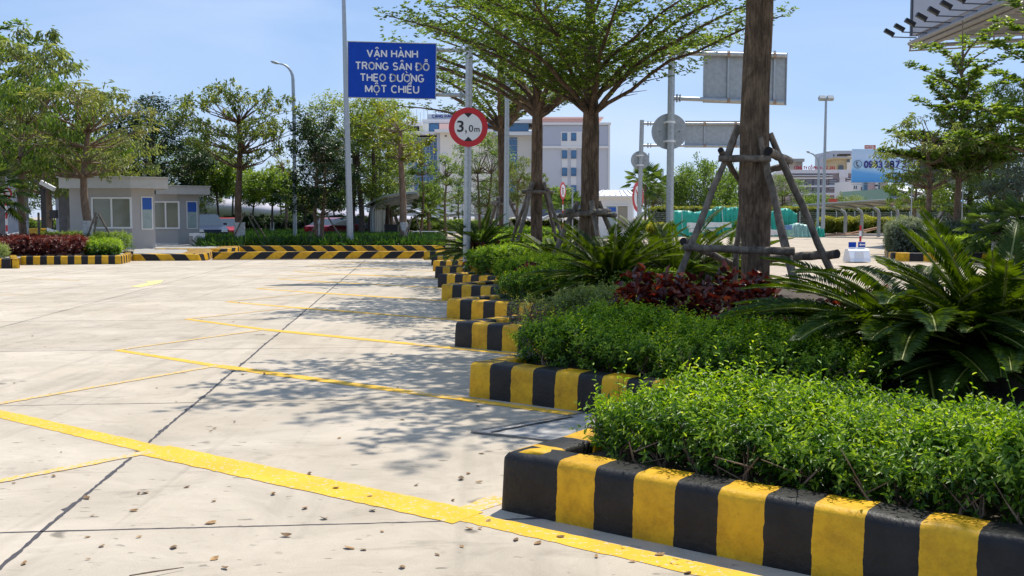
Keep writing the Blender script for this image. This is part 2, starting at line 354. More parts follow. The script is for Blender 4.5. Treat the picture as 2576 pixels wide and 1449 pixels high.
# direction arrow and faded marks
mb = MB(); A_, B_, Cc = gd(330, 722), gd(398, 706), gd(412, 705)
mb.add([gd(329, 721, .006), gd(352, 722.5, .006), gd(402, 712, .006), gd(412, 704.5, .006), gd(366, 708, .006), gd(374, 711, .006)], [(0, 1, 5), (1, 2, 5), (5, 2, 4), (2, 3, 4)])
mb.build('direction_arrow', m_arrow, lotobj)
for i, (x0, y0, x1, y1) in enumerate(((585, 696, 860, 690), (0, 742, 60, 740), (590, 668, 780, 664), (880, 690, 1080, 697), (60, 700, 200, 706), (1000, 672, 1075, 675))):
    mb = MB(); rag_strip(mb, gd(x0, y0), gd(x1, y1), .10, .0026, 80 + i); mb.build('bay_line', m_thin, lotobj)
# drain cover frame by the second tooth
m_steel = M('worn_steel_frame', (.16, .15, .14), .6, .3, .3, 20)
dr = thing('drain_cover', 'concrete drain cover in a dark steel frame sunk beside the nearest kerb tooth', 'drain cover', gd(1330, 1088))
q = [gd(1185, 1089), gd(1478, 1040), gd(1600, 1075), gd(1395, 1112)]
W('cover_plate', lambda m: m.slab([p + Vector((0, 0, -.004)) for p in q], (0, 0, .012)), M('cover_concrete', (.36, .34, .31), .85, 0, .2, 12), dr)
def frm(m):
    for a, b_, wd in ((q[0], q[1], .03), (q[3], q[0], .03), (q[1], q[2], .03)):
        rag_strip(m, a, b_, wd, .013, 7)
W('steel_frame', frm, m_steel, dr)
W('slot', lambda m: rag_strip(m, gd(1235, 1091), gd(1440, 1052), .035, .0125, 9), m_black, dr)

# ------------------------------------------------------------------ kerbs
def kerb_mat():
    m = bpy.data.materials.new('kerb_paint'); m.use_nodes = True; n, l = nodes(m); b = n['Principled BSDF']; b.inputs['Roughness'].default_value = .5; b.inputs['Specular IOR Level'].default_value = .32
    at = n.new('ShaderNodeAttribute'); at.attribute_name = 'q'; g = n.new('ShaderNodeNewGeometry')
    a = n.new('ShaderNodeTexNoise'); a.inputs['Scale'].default_value = 14; a.inputs['Detail'].default_value = 5; l.new(g.outputs['Position'], a.inputs[0])
    mt = n.new('ShaderNodeMath'); mt.operation = 'MULTIPLY_ADD'; l.new(a.outputs[0], mt.inputs[0]); mt.inputs[1].default_value = .05; l.new(at.outputs['Fac'], mt.inputs[2])
    s1 = n.new('ShaderNodeMath'); s1.operation = 'SUBTRACT'; l.new(mt.outputs[0], s1.inputs[0]); s1.inputs[1].default_value = .025
    fr = n.new('ShaderNodeMath'); fr.operation = 'FRACT'; l.new(s1.outputs[0], fr.inputs[0])
    gt = n.new('ShaderNodeMath'); gt.operation = 'GREATER_THAN'; gt.inputs[1].default_value = .5; l.new(fr.outputs[0], gt.inputs[0])
    def ramp(scale, p0, p1, c0, c1, det=6, ro=.6):
        t = n.new('ShaderNodeTexNoise'); t.inputs['Scale'].default_value = scale; t.inputs['Detail'].default_value = det; t.inputs['Roughness'].default_value = ro; l.new(g.outputs['Position'], t.inputs[0])
        r = n.new('ShaderNodeValToRGB'); r.color_ramp.elements[0].position = p0; r.color_ramp.elements[1].position = p1; r.color_ramp.elements[0].color = (*c0, 1); r.color_ramp.elements[1].color = (*c1, 1); l.new(t.outputs[0], r.inputs[0]); return r.outputs[0]
    y = ramp(5, .3, .7, (.62, .33, .008), (.76, .43, .010)); k = ramp(7, .3, .75, (.006, .006, .0065), (.022, .020, .019))
    x = n.new('ShaderNodeMixRGB'); l.new(gt.outputs[0], x.inputs[0]); l.new(y, x.inputs[1]); l.new(k, x.inputs[2])
    st = ramp(4.5, .34, .56, (.50, .46, .40), (1, 1, 1), 8, .8); mu = n.new('ShaderNodeMixRGB'); mu.blend_type = 'MULTIPLY'; mu.inputs[0].default_value = .75; l.new(x.outputs[0], mu.inputs[1]); l.new(st, mu.inputs[2])
    ch = ramp(26, .30, .33, (1, 1, 1), (0, 0, 0), 8, .8); x2 = n.new('ShaderNodeMixRGB'); l.new(ch, x2.inputs[0]); l.new(mu.outputs[0], x2.inputs[1]); x2.inputs[2].default_value = (.20, .17, .12, 1)
    l.new(x2.outputs[0], b.inputs['Base Color'])
    bn = n.new('ShaderNodeTexNoise'); bn.inputs['Scale'].default_value = 45; bn.inputs['Detail'].default_value = 6; l.new(g.outputs['Position'], bn.inputs[0])
    bp = n.new('ShaderNodeBump'); bp.inputs['Strength'].default_value = .35; bp.inputs['Distance'].default_value = .012; l.new(bn.outputs[0], bp.inputs['Height']); l.new(bp.outputs[0], b.inputs['Normal'])
    return m
m_kerb = kerb_mat()
def kerb(name, label, pts, qf, width=.24, h=.30, r=.045, slope=0.0, step=.1, corner=.05, group=None, inner=1, cat='kerb', mat=None, wob=.004):
    """sweeps a rounded kerb section along pts; qf(distance) gives the stripe coordinate; inner=+1 puts its body to the left of travel"""
    pts = [Vector((p[0], p[1], 0)) for p in pts]
    # round the corners, then resample
    path = [pts[0]]
    for i in range(1, len(pts) - 1):
        a, b, c = pts[i - 1], pts[i], pts[i + 1]; d0 = (a - b).normalized(); d1 = (c - b).normalized()
        for t in (0, .25, .5, .75, 1):
            p0 = b + d0 * corner; p1 = b + d1 * corner; path.append(p0 * (1 - t) ** 2 + b * 2 * t * (1 - t) + p1 * t * t)
    path.append(pts[-1])
    res = [path[0]]; 
    for a, b in zip(path, path[1:]):
        L0 = (b - a).length; k = max(1, int(L0 / step))
        for j in range(1, k + 1): res.append(a.lerp(b, j / k))
    dist = [0]
    for a, b in zip(res, res[1:]): dist.append(dist[-1] + (b - a).length)
    prof = [(0, 0)] + [(.006, h * .5)] + [(.012 + r * (1 - math.cos(t)), h - r + r * math.sin(t)) for t in np.linspace(0, math.pi / 2, 5)] + \
           [(width - r * .6 + r * .6 * math.sin(t), h - r * .6 + r * .6 * math.cos(t)) for t in np.linspace(0, math.pi / 2, 3)] + [(width, 0)]
    vs, fs, qs = [], [], []; n = len(prof); rr = random.Random(len(label))
    # arc length of the profile for slanted stripes
    pl = [0]
    for a, b in zip(prof, prof[1:]): pl.append(pl[-1] + math.hypot(b[0] - a[0], b[1] - a[1]))
    for i, p in enumerate(res):
        t0 = (p - res[i - 1]).normalized() if i else None; t1 = (res[i + 1] - p).normalized() if i < len(res) - 1 else None
        if t0 is None: t0 = t1
        if t1 is None: t1 = t0
        s0 = Vector((-t0.y, t0.x, 0)); s1 = Vector((-t1.y, t1.x, 0)); m_ = (s0 + s1).normalized(); m_ = m_ / max(.5, m_.dot(s0)) * inner
        dz = rr.uniform(-wob, wob)
        for j, (x, z) in enumerate(prof):
            q_ = p + m_ * (x + rr.uniform(-wob, wob) * (.6 if j < 7 else .3)); vs.append((q_.x, q_.y, max(0, z + (dz if z > .1 else 0)) - (.01 if z == 0 else 0)))
            qs.append(qf(dist[i]) + slope * pl[j])
    for i in range(len(res) - 1):
        for j in range(n - 1):
            f = (i * n + j, (i + 1) * n + j, (i + 1) * n + j + 1, i * n + j + 1)
            fs.append(f if inner > 0 else f[::-1])
    for e in (0, len(res) - 1): fs.append(tuple(e * n + j for j in range(n)))
    me = bpy.data.meshes.new(name); me.from_pydata(vs, [], fs); me.materials.append(mat or m_kerb)
    a = me.attributes.new('q', 'FLOAT', 'POINT'); a.data.foreach_set('value', np.array(qs, np.float32))
    me.polygons.foreach_set('use_smooth', [True] * (len(fs) - 2) + [False] * 2); me.update()
    o = bpy.data.objects.new(name, me); C.objects.link(o); return tag(o, label, cat, group)
# the sawtooth planter: front of tooth k runs along K, its return along N_
KL = {1: ('nearest striped kerb tooth along the bottom right of the planter', 0), 2: ('second striped kerb tooth, yellow at its corner, beyond the drain cover', 1),
      3: ('third kerb tooth, black at its corner, with a bare yellow top', 0), 4: ('fourth kerb tooth, low yellow cornered, beside the twiggy little bush', 1),
      5: ('fifth kerb tooth, with the height limit sign pole standing just behind it', 1), 6: ('sixth kerb tooth, black at its corner, left of the sign pole foot', 0),
      7: ('seventh kerb tooth, black cornered and short, left of the sign pole', 0), 8: ('eighth kerb tooth, small yellow corner, last but one of the row', 1),
      9: ('farthest kerb tooth of the sawtooth row, black at its corner', 0)}
for k in range(1, 10):
    t = T(k); front = 3.6 if k == 1 else 3.0
    far = t + K * front; lr = (T(k + 1) - t).dot(N_)       # return meets the next front
    end = t + N_ * (lr - .012)
    yel = KL[k][1]; first = .36 if k == 1 else (.24 if k == 2 else .28)
    def qf(d, front=front, yel=yel, first=first):
        x = front - d                                         # distance from the corner, positive on the front
        base = 0.0 if yel else .5
        if x > first: return base + .5 + .5 * (x - first) / .215
        if x > 0: return base + .5 * x / first * .998
        return base - .001 + .5 * x / .25
    kerb('planter_kerb', KL[k][0], [far, t, end], qf, group='sawtooth kerbs along the angled parking bays', inner=-1, h=.29 if k > 1 else .30)
# right border of the planter (seen only between plants)
pr = [T(1) + K * 3.6, lot(6.6, 4.4), lot(6.6, 34.5), lot(-.2 + .6, 36.6), T(10) - N_ * .05]
mb = MB(); poly = [T(1) + K * 3.58 + N_ * .2]
for k in range(1, 10): poly += [T(k) + K * .2 + N_ * .2, T(k) + K * .2 + N_ * ((T(k + 1) - T(k)).dot(N_) + .2)]
poly += [lot(.6, 36.4), lot(6.5, 34.3), lot(6.5, 4.2)]
mb.prism([(p.x, p.y) for p in poly], .0, .235)
tag(mb.build('planting_bed', m_soil), kind='structure')
kerb('planter_kerb', 'long straight striped kerb on the far side of the planter, mostly hidden by cycads', [lot(6.75, 3.6), lot(6.75, 34.4), lot(.3, 36.7)], lambda d: d / .43, inner=1)

# small litter: fallen leaves on the pavement
m_fall = M('dry_leaf', (.15, .07, .025), .7, 0, .4, 3, rnd=.45, col2=(.38, .22, .08))
fl_mesh = []
for i in range(7):
    r = random.Random(i); n = 6; vs = []; L0 = 1.0; curl = r.uniform(.2, .9); tw = r.uniform(-.8, .8)
    for j in range(n):
        t = j / (n - 1); wd = .30 * math.sin(math.pi * min(1, t * .9 + .05)) + .01; x = t - .5; z = curl * (x * x) * .9 + .01
        a = tw * x
        for s in (-1, 0, 1): vs.append((x, s * wd * math.cos(a), z + abs(s) * wd * curl * .5 + s * wd * math.sin(a) * .6))
    fs = []
    for j in range(n - 1):
        for s in (0, 1): fs.append((j * 3 + s, j * 3 + s + 1, j * 3 + s + 4, j * 3 + s + 3))
    me = bpy.data.meshes.new('fallen_leaf'); b = len(vs)
    vs += [(-.5, -.008, .0 + curl * .22), (-.5, .008, .0 + curl * .22), (-.82, .02, .03 + curl * .25)]; fs.append((b, b + 1, b + 2))
    me.from_pydata(vs, [], fs); me.materials.append(m_fall); me.polygons.foreach_set('use_smooth', [True] * len(fs)); fl_mesh.append(me)
spots = [(218, 1253), (530, 1315), (665, 941), (437, 1377), (540, 1405), (1205, 1213), (1160, 1205), (720, 1348), (878, 1378), (688, 1243), (1353, 1366), (1298, 1357), (1660, 1395), (1590, 1412),
         (1180, 1330), (126, 990), (232, 1297), (1012, 1055), (868, 996), (853, 1102), (590, 1062), (1048, 1220), (930, 1248), (540, 1078), (1140, 1258), (1212, 1140), (1290, 1170), (1345, 1086), (1375, 1060), (1260, 1075),
         (845, 1228), (610, 942), (1000, 975), (1410, 1350), (1500, 1400), (815, 1305), (1730, 1440), (365, 1240), (470, 1225), (1100, 1395), (35, 1215), (530, 1085)]
r = random.Random(5)
while len(spots) < 85:
    x = r.uniform(0, 1250); y = 690 + 740 * r.random() ** 1.3; spots.append((x + (150 if r.random() < .5 and x < 900 else 0), y))
for i, (x, y) in enumerate(spots):
    p = gd(x, y, .004)
    if (p - T(1)).dot(N_) > -.1 and (p - T(1)).dot(K) > 0: continue
    o = link('fallen_leaf', fl_mesh[i % 7]); o.location = p; s = r.uniform(.026, .05) * (1.15 if i < 15 else .9); o.scale = (s, s * r.uniform(.8, 1.3), s * r.uniform(.6, 1.2)); o.rotation_euler = (r.uniform(-.3, .3), r.uniform(-.2, .2), r.uniform(0, 6.3))
    tag(o, 'small curled dry brown leaf fallen on the concrete paving', 'leaf', 'dry leaves scattered over the parking lot')
o = MB().tube([gd(325, 1448, .012), gd(385, 1438, .02), gd(462, 1427, .012)], [.003, .004, .002], 5).build('fallen_twig', m_bark2); tag(o, 'thin dry twig lying on the concrete at the bottom left', 'twig')
# ================================================================== plants
lf_tree = LEAF('leaf_terminalia', [(.03, .06, .010), (.065, .12, .016), (.12, .19, .024), (.19, .25, .035)], trans=.42)
lf_hedge = LEAF('leaf_hedge', [(.012, .042, .005), (.05, .13, .009), (.19, .32, .014), (.48, .58, .04)], trans=.40)
lf_dark = LEAF('leaf_dark_green', [(.010, .028, .010), (.022, .052, .014), (.045, .085, .02)], trans=.22)
lf_mid = LEAF('leaf_mid_green', [(.03, .07, .014), (.08, .15, .022), (.15, .23, .036), (.24, .30, .05)], trans=.40)
lf_light = LEAF('leaf_light_green', [(.055, .10, .015), (.12, .18, .022), (.20, .26, .035), (.30, .33, .05)], trans=.4)
lf_olive = LEAF('leaf_olive', [(.07, .11, .032), (.13, .185, .055), (.21, .26, .09), (.30, .34, .14)])
lf_brown = LEAF('leaf_olive_brown', [(.07, .10, .03), (.13, .17, .05), (.20, .23, .08), (.29, .28, .14)])
lf_umb = LEAF('leaf_umbrella', [(.05, .085, .02), (.09, .14, .03), (.15, .19, .04), (.38, .38, .04)])
lf_red = LEAF('leaf_copper', [(.03, .007, .009), (.085, .016, .014), (.20, .045, .022), (.45, .16, .06)], rough=.3, tcol=(2.0, .85, .5), spec=.6)
lf_red2 = LEAF('leaf_copper_far', [(.04, .012, .012), (.10, .025, .022), (.17, .05, .03), (.22, .09, .05)], tcol=(2, .9, .6))
lf_silver = LEAF('leaf_silver', [(.07, .10, .065), (.13, .17, .12), (.20, .25, .19), (.28, .32, .26)], trans=.2)
lf_cycad = LEAF('leaf_cycad', [(.016, .040, .006), (.034, .078, .008), (.06, .12, .012)], rough=.42, trans=.40, tcol=(3.0, 2.1, .3), spec=.32)
lf_palm = LEAF('leaf_palm', [(.04, .08, .02), (.08, .14, .03), (.16, .22, .05)], rough=.4)
lf_yellow = LEAF('leaf_yellow_green', [(.06, .09, .012), (.16, .19, .02), (.32, .33, .03), (.45, .42, .06)])
lf_lily = LEAF('leaf_lily', [(.015, .05, .01), (.035, .095, .018), (.075, .16, .03)], rough=.35)
m_rachis = M('frond_rib', (.22, .24, .05), .5, 0, .2)

def terminalia(seed, nlimb=18, z0=4.1, z1=8.6, Lmax=4.6, leafL=.08, tr=.17, lean=0.0, bare=.5, nfork=9, dens=1.0, els=(10, 50)):
    """tiered tree: long straight limbs, flat sprays of small leaf rosettes"""
    r = random.Random(seed); tb = MB(); H = z1 + 1.2
    tp = [Vector((lean * t * 1.0 + .04 * math.sin(t * 5 + seed), .05 * math.sin(t * 4 + seed), H * t)) for t in np.linspace(0, 1, 16)]
    def tat(z):
        t = max(0, min(.9999, z / H)) * 15; i = int(t); return tp[i].lerp(tp[i + 1], t - i)
    rad = [tr * (1.22 if i == 0 else 1) * (1 - .12 * p.z / z0) if p.z < z0 else max(.018, tr * .8 * (1 - (p.z - z0) / (H - z0) * .95)) for i, p in enumerate(tp)]
    tb.tube(tp, rad, 14, wob=.10)
    LP, LD, LN, LV = [], [], [], []
    def rosette(p, d, n, val):
        for j in range(n):
            a = r.uniform(0, 2 * math.pi); dd = Vector((math.cos(a), math.sin(a), r.uniform(-.15, .55))) + d * .7
            LP.append(p); LD.append(dd.normalized()); LN.append(Vector((r.gauss(0, .25), r.gauss(0, .25), 1))); LV.append(min(1, max(0, val + r.gauss(0, .17))))
    def spray(p0, d, ln, depth):
        n = max(2, int(ln / (.085 / dens))); side = d.cross(Vector((0, 0, 1))).normalized()
        for i in range(n + 1):
            t = i / n; q = p0 + d * ln * t + Vector((0, 0, .05 * math.sin(t * 3) + r.gauss(0, .012)))
            if r.random() < .93: rosette(q + Vector((r.gauss(0, .03), r.gauss(0, .03), r.gauss(-.01, .05))), d, r.randint(4, 6), .38 + .3 * t)
            if depth and i > 0 and r.random() < .85:
                s = side if i % 2 else -side; dd = (d * .75 + s * r.uniform(.6, .9) + Vector((0, 0, r.uniform(-.05, .18)))).normalized()
                l2 = ln * (1 - t * .6) * r.uniform(.28, .45)
                if l2 > .08: spray(q, dd, l2, 0)
    for k in range(nlimb):
        t = max(0, k - nfork) / (nlimb - 1 - nfork); z = z0 + (z1 - z0) * t ** 1.05 + r.uniform(-.05, .30 if k < nfork else .1); az = k * 2.399 + r.uniform(-.35, .35) + seed
        L0 = Lmax * (1 - .58 * t ** 1.6) * r.uniform(.82, 1.08); el = R(r.uniform(*els) + 10 * t)
        p = tat(z); d = Vector((math.cos(az) * math.cos(el), math.sin(az) * math.cos(el), math.sin(el)))
        pts = [p]; n = 9
        for i in range(n):
            dd = d.copy(); dd.z = math.sin(el * (1 - .75 * i / n)); hz = math.sqrt(max(.05, 1 - dd.z ** 2)); dd.x = math.cos(az) * hz; dd.y = math.sin(az) * hz
            pts.append(pts[-1] + dd * (L0 / n) + Vector((r.gauss(0, .055), r.gauss(0, .055), r.gauss(0, .03))) * (L0 / 4.5))
        rr = [(.058 if k < 6 else .04) * (1 - .9 * i / n) + .006 for i in range(n + 1)]; tb.tube(pts, rr, 7, wob=.1)
        m = int(L0 / (.17 / dens))
        for i in range(m + 1):
            u = .22 * bare + (1 - .22 * bare) * i / m; u = max(u, .16); w_ = u * n; j = min(n - 1, int(w_)); q = pts[j].lerp(pts[j + 1], w_ - j)
            dr_ = (pts[j + 1] - pts[j]).normalized(); s = dr_.cross(Vector((0, 0, 1))).normalized() * (1 if i % 2 else -1)
            dd = (dr_ * .7 + s * r.uniform(.7, 1.1) + Vector((0, 0, r.uniform(-.12, .25)))).normalized()
            ln = (.25 + 1.15 * math.sin(math.pi * min(1, .18 + u * .82))) * r.uniform(.55, 1.0) * L0 / 4.4
            if r.random() < .9: spray(q, dd, ln, 1)
            if ln > .6: tb.tube([q, q + dd * ln * .6], [.011, .004], 4, cap=False)
        spray(pts[-2], (pts[-1] - pts[-2]).normalized(), .7, 1)
    V_, F_, A_ = leaf_arrays(np.array(LP), np.array(LD), np.array(LN), leafL * rng.uniform(.7, 1.25, len(LP)), leafL * .52, LV, 1, .2, .12)
    return tb, (V_, F_, A_), tat

def clump_tree(seed, H, th, tr, rx, rz, ncl, clr, per, L, Wd, bark, leafm, cz=None, stems=1, droop=.0, shape='ball', val=(.35, .3), flat_=.6, limb_r=.035, spread=.25):
    """generic tree: limbs run from the stem(s) to leaf clumps spread through the crown"""
    r = random.Random(seed); tb = MB(); cz = cz or (H - rz)
    forks = []
    for s in range(stems):
        a = s * 2.4 + seed; base = Vector((math.cos(a), math.sin(a), 0)) * (spread if stems > 1 else 0)
        top = Vector((math.cos(a), math.sin(a), 0)) * (rx * .25 if stems > 1 else .03) + Vector((r.uniform(-.15, .15), 0, max(th, cz * (1 if shape != 'flat' else .75))))
        pts = [base.lerp(top, t) + Vector((.09 * math.sin(5 * t + seed + s), .06 * math.sin(4 * t + s), 0)) * min(1, 3 * t) for t in np.linspace(0, 1, 9)]
        tb.tube(pts, [tr * (1 - .5 * i / 8) * (1.15 if i == 0 else 1) / (1.25 if stems > 1 else 1) for i in range(9)], 8, wob=.12); forks.append(pts)
    arr = []
    for k in range(ncl):
        for _ in range(30):
            d = Vector((r.uniform(-1, 1), r.uniform(-1, 1), r.uniform(-1, 1)))
            if .35 < d.length < 1 and (r.random() < d.length ** 1.5): break
        if shape == 'cone': d = Vector((d.x * (1 - .62 * (d.z + 1) / 2) * 1.25, d.y * (1 - .62 * (d.z + 1) / 2) * 1.25, d.z))
        if shape == 'flat': d = Vector((d.x, d.y, .25 + .75 * abs(d.z) * (1 - .55 * (d.x ** 2 + d.y ** 2)) - .35 + .35 * (d.x ** 2 + d.y ** 2)))
        c = Vector((d.x * rx, d.y * rx, cz + d.z * rz))
        f = forks[k % stems]; zt = max(th, min(f[-1].z, c.z - .35 * (math.hypot(c.x, c.y) + .2))); q = min(f, key=lambda p: abs(p.z - zt))
        mid = q.lerp(c, .5) + Vector((r.gauss(0, .08), r.gauss(0, .08), r.uniform(-.12, .06))) * rx
        tb.tube([q, q.lerp(mid, .6), mid, c], [limb_r, limb_r * .75, limb_r * .5, .008], 5, cap=False)
        n = int(per * r.uniform(.6, 1.4)); cr_ = clr * r.uniform(.65, 1.3)
        # a few twigs with leaves around each, so clumps look ragged
        nt_ = max(3, n // 14); tw = unit(nt_) * rng.uniform(.2, 1, (nt_, 1)) ** .5 * cr_ * np.array([1, 1, flat_]) + np.array(c)
        for w_ in tw[:max(2, nt_ // 4)]: tb.tube([c, Vector(w_)], [.009, .004], 3, cap=False)
        idx = rng.integers(0, nt_, n); P = tw[idx] + rng.normal(size=(n, 3)) * cr_ * .16
        D = (P - np.array(c)) * .8 + unit(n) * cr_ * .7; D[:, 2] -= droop * cr_ * 2
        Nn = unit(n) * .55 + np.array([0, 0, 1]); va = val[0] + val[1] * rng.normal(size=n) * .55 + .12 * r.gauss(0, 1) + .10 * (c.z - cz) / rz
        arr.append(leaf_arrays(P, D, Nn, L * rng.uniform(.6, 1.3, n), Wd, np.clip(va, 0, 1), 1, .2, .15 + droop * .3))
    return tb, cat_arr(arr), None
PROTO = {}
def proto(key, gen, h, w, bark, leafm):
    tb, (v, f, a), tat = gen
    V3 = np.array(tb.v); vv = v
    me_t = bpy.data.meshes.new('trunk'); me_t.from_pydata(tb.v, [], tb.f); me_t.materials.append(bark); me_t.polygons.foreach_set('use_smooth', [True] * len(tb.f)); me_t.update()
    me_c = np_mesh('crown', v, f, a, leafm)
    zs = v[:, 2]; wid = np.percentile(np.abs(v[:, 0]), 98) * 2
    PROTO[key] = (me_t, me_c, float(np.percentile(zs, 99.5)), wid, bark, leafm, len(f)); return PROTO[key]
def wwash_part(parent, r_, h, x=0, y=0, dx=0):
    mb = MB(); n = 6
    mb.tube([(x + dx * i / n, y, h * i / n - .02) for i in range(n + 1)], [r_ * (1.18 if i == 0 else 1) * 1.07 for i in range(n + 1)], 12, wob=.04)
    return mb.build('whitewashed_base', m_wwash, parent)
RC = {}
def recolour(key, me, leafm):
    k = (key, leafm.name)
    if k not in RC: RC[k] = me.copy(); RC[k].materials[0] = leafm
    return RC[k]
def tree(key, x, ybase, Y, ytop, wpx, label, group=None, rz=0, z=None, wash=0, trunk=True, leafm=None, bark=None, name=None, ypx=None):
    """stands a tree at frame column x and distance Y; its height and spread are metres worked out from the photograph"""
    me_t, me_c, h0, w0, bk, lm, nf = PROTO[key]
    p = pt(x, ybase, Y) if z is None else Vector(((x - CX) / F * Y, Y, z)); top = pt(x, ytop, Y).z
    sz = (top - p.z) / h0; sx = wpx / F * Y / w0
    o = thing(name or 'tree', label, 'tree', p, group, rz)
    for nm, me in (('trunk', me_t), ('crown', me_c)):
        c = link(nm, me, o); c.scale = (sx, sx, sz)
        ORG[c.name] = Vector(p)
        if nm == 'crown' and leafm: c.data = recolour(key, me, leafm)
        if nm == 'trunk':
            c.scale = (sx, sx, sz)
    if wash: wwash_part(o, wash, 1.15)
    return o

proto('tier', terminalia(3, 32, 3.45, 8.4, 4.9, tr=.215, dens=.80, els=(16, 54)), 0, 0, m_bark, lf_tree)
proto('tier2', terminalia(8, 24, 3.1, 7.4, 3.3, dens=.8, leafL=.075, tr=.13), 0, 0, m_bark, lf_tree)
proto('tierfar', terminalia(15, 34, 2.3, 6.6, 2.3, leafL=.15, els=(24, 60), tr=.12), 0, 0, m_bark2, lf_mid)
proto('dense', clump_tree(21, 9, 1.6, .2, 2.6, 3.6, 120, .75, 150, .17, .085, m_barkd, lf_dark, shape='ball', val=(.4, .3)), 0, 0, m_barkd, lf_dark)
proto('cone', clump_tree(22, 7, 1.4, .12, 1.5, 2.8, 90, .5, 130, .13, .07, m_barkd, lf_dark, shape='cone', val=(.45, .3), stems=2, spread=.12), 0, 0, m_bark2, lf_dark)
proto('light', clump_tree(23, 11, 2.2, .2, 2.6, 4.3, 130, .72, 130, .17, .08, m_barkd, lf_light, shape='ball', val=(.4, .3), stems=4, spread=.5), 0, 0, m_barkd, lf_light)
proto('mid', clump_tree(24, 8, 1.8, .15, 2.2, 3.0, 90, .6, 120, .14, .07, m_barkd, lf_mid, shape='ball', val=(.4, .3), stems=2, spread=.2), 0, 0, m_bark2, lf_mid)
proto('round', clump_tree(25, 4.6, 2.2, .09, 1.5, 1.1, 55, .5, 110, .17, .10, m_barkd, lf_mid, val=(.5, .3), shape='ball'), 0, 0, m_barkd, lf_mid)
proto('olive', clump_tree(26, 9, 2.4, .16, 2.2, 3.4, 66, .55, 95, .22, .05, m_bark2, lf_olive, val=(.4, .3), droop=.5, flat_=.8, shape='cone'), 0, 0, m_bark2, lf_olive)
proto('brown', clump_tree(27, 7, 2.9, .14, 2.3, 1.9, 55, .45, 62, .20, .045, m_bark2, lf_brown, val=(.5, .32), droop=.3, flat_=.6, limb_r=.05), 0, 0, m_bark2, lf_brown)
proto('droopy', clump_tree(28, 7, 3.2, .15, 2.5, 1.9, 50, .55, 110, .20, .05, m_bark2, lf_mid, val=(.5, .3), droop=.7, flat_=.8), 0, 0, m_bark2, lf_mid)
proto('umbrella', clump_tree(29, 7.2, 3.3, .2, 3.3, 1.75, 95, .40, 64, .18, .085, m_bark, lf_umb, val=(.4, .35), shape='ball', flat_=.35, limb_r=.04, cz=5.3), 0, 0, m_bark, lf_umb)
proto('slim', clump_tree(30, 6, 2.0, .10, 1.0, 1.9, 34, .35, 60, .13, .07, m_bark2, lf_mid, val=(.5, .35), shape='cone'), 0, 0, m_bark2, lf_mid)
proto('sprout', clump_tree(31, 5.4, 3.4, .12, 1.0, 1.2, 26, .28, 40, .13, .07, m_bark2, lf_yellow, val=(.35, .35)), 0, 0, m_bark2, lf_yellow)
proto('bush', clump_tree(32, 4.2, .5, .09, 3.0, 2.0, 110, .75, 120, .19, .09, m_barkd, lf_mid, val=(.35, .3), cz=2.0, stems=3, spread=.6), 0, 0, m_barkd, lf_mid)

# ---- the row of trees in the planter, each held by log props
def props_for(o, zr, spread_, n=4, r_=.045, zring2=None, rot=.5, jut=.25, label=None):
    tops = []
    for k in range(n):
        a = rot + k * 2 * math.pi / n; b = Vector((math.cos(a) * spread_, math.sin(a) * spread_, 0)); t = Vector((math.cos(a) * .20, math.sin(a) * .20, zr + .25)); tops.append((b, t))
        mb = MB(); pts = [b.lerp(t, u) + Vector((random.gauss(0, .008), random.gauss(0, .008), 0)) for u in np.linspace(0, 1, 7)]
        mb.tube(pts, [r_ * random.uniform(.85, 1.12) for _ in pts], 8, wob=.12); mb.build('prop', m_prop, o)
    for zz in ([zr] if zring2 is None else [zr, zring2]):
        for k in range(n):
            b, t = tops[k]; b2, t2 = tops[(k + 1) % n]; u = zz / t.z; p = b.lerp(t, u) * 1.05; p.z = zz + (k % 2) * .06; q = b2.lerp(t2, u) * 1.05; q.z = p.z + random.uniform(-.03, .03)
            d = (q - p).normalized() * jut; mb = MB(); mb.tube([p - d * .6, p.lerp(q, .5) + Vector((0, 0, random.uniform(-.02, .02))), q + d * .6], [r_ * .9, r_, r_ * .85], 8, mi=0, wob=.12)
            mb.build('cross_log', m_prop, o)
def row_tree(key, x, Y, label, s=1.0, rz=0, sz=1.0):
    me_t, me_c = PROTO[key][:2]; p = Vector(((x - CX) / F * Y, Y, .23)); o = thing('tree', label, 'tree', p, 'trees planted down the middle of the planter'); 
    for nm, me in (('trunk', me_t), ('crown', me_c)):
        c = link(nm, me, o); c.scale = (s, s, s * sz); c.rotation_euler = (0, 0, rz)
    return o
# nearest tree: only its trunk is in the frame, its crown shades the paving
P1 = Vector((2.93, 12.6, .23))
t1 = thing('tree', 'nearest big tree, thick brown trunk rising out of frame, held by log props', 'tree', P1, 'trees planted down the middle of the planter')
tb, (v, f, a), tat = terminalia(3, 30, 4.3, 8.8, 4.4, tr=.19, dens=.85)
mb = MB(); rr = [.195, .178, .170, .172, .18, .205, .19, .172, .17, .165, .165, .16, .16, .158, .155, .155]; zz = [0, .15, .5, .9, 1.25, 1.55, 1.8, 2.0, 2.4, 2.8, 3.2, 3.6, 4.0, 4.4, 4.8, 5.2]
mb.tube([(.02 * math.sin(z * 2) - .0, .0, z) for z in zz], rr, 28, wob=.035); 
m_bark_t = bark_mat('bark_mossy', (.11, .08, .056), (.26, .195, .135), moss=(.05, .038, .028))
mb.build('trunk', m_bark_t, t1)
mb2 = MB(); keep = [i for i in range(len(tb.f)) if i >= 15 * 14 + 2]   # limbs of the generator, without its own stem
mb2.v = tb.v; mb2.f = [tb.f[i] for i in keep]; mb2.mi = [0] * len(keep); mb2.sm = [True] * len(keep); 
tube_top = MB(); tube_top.tube([(0, 0, 5.1), (0, 0, 7), (.1, 0, 9.6)], [.155, .11, .02], 12)
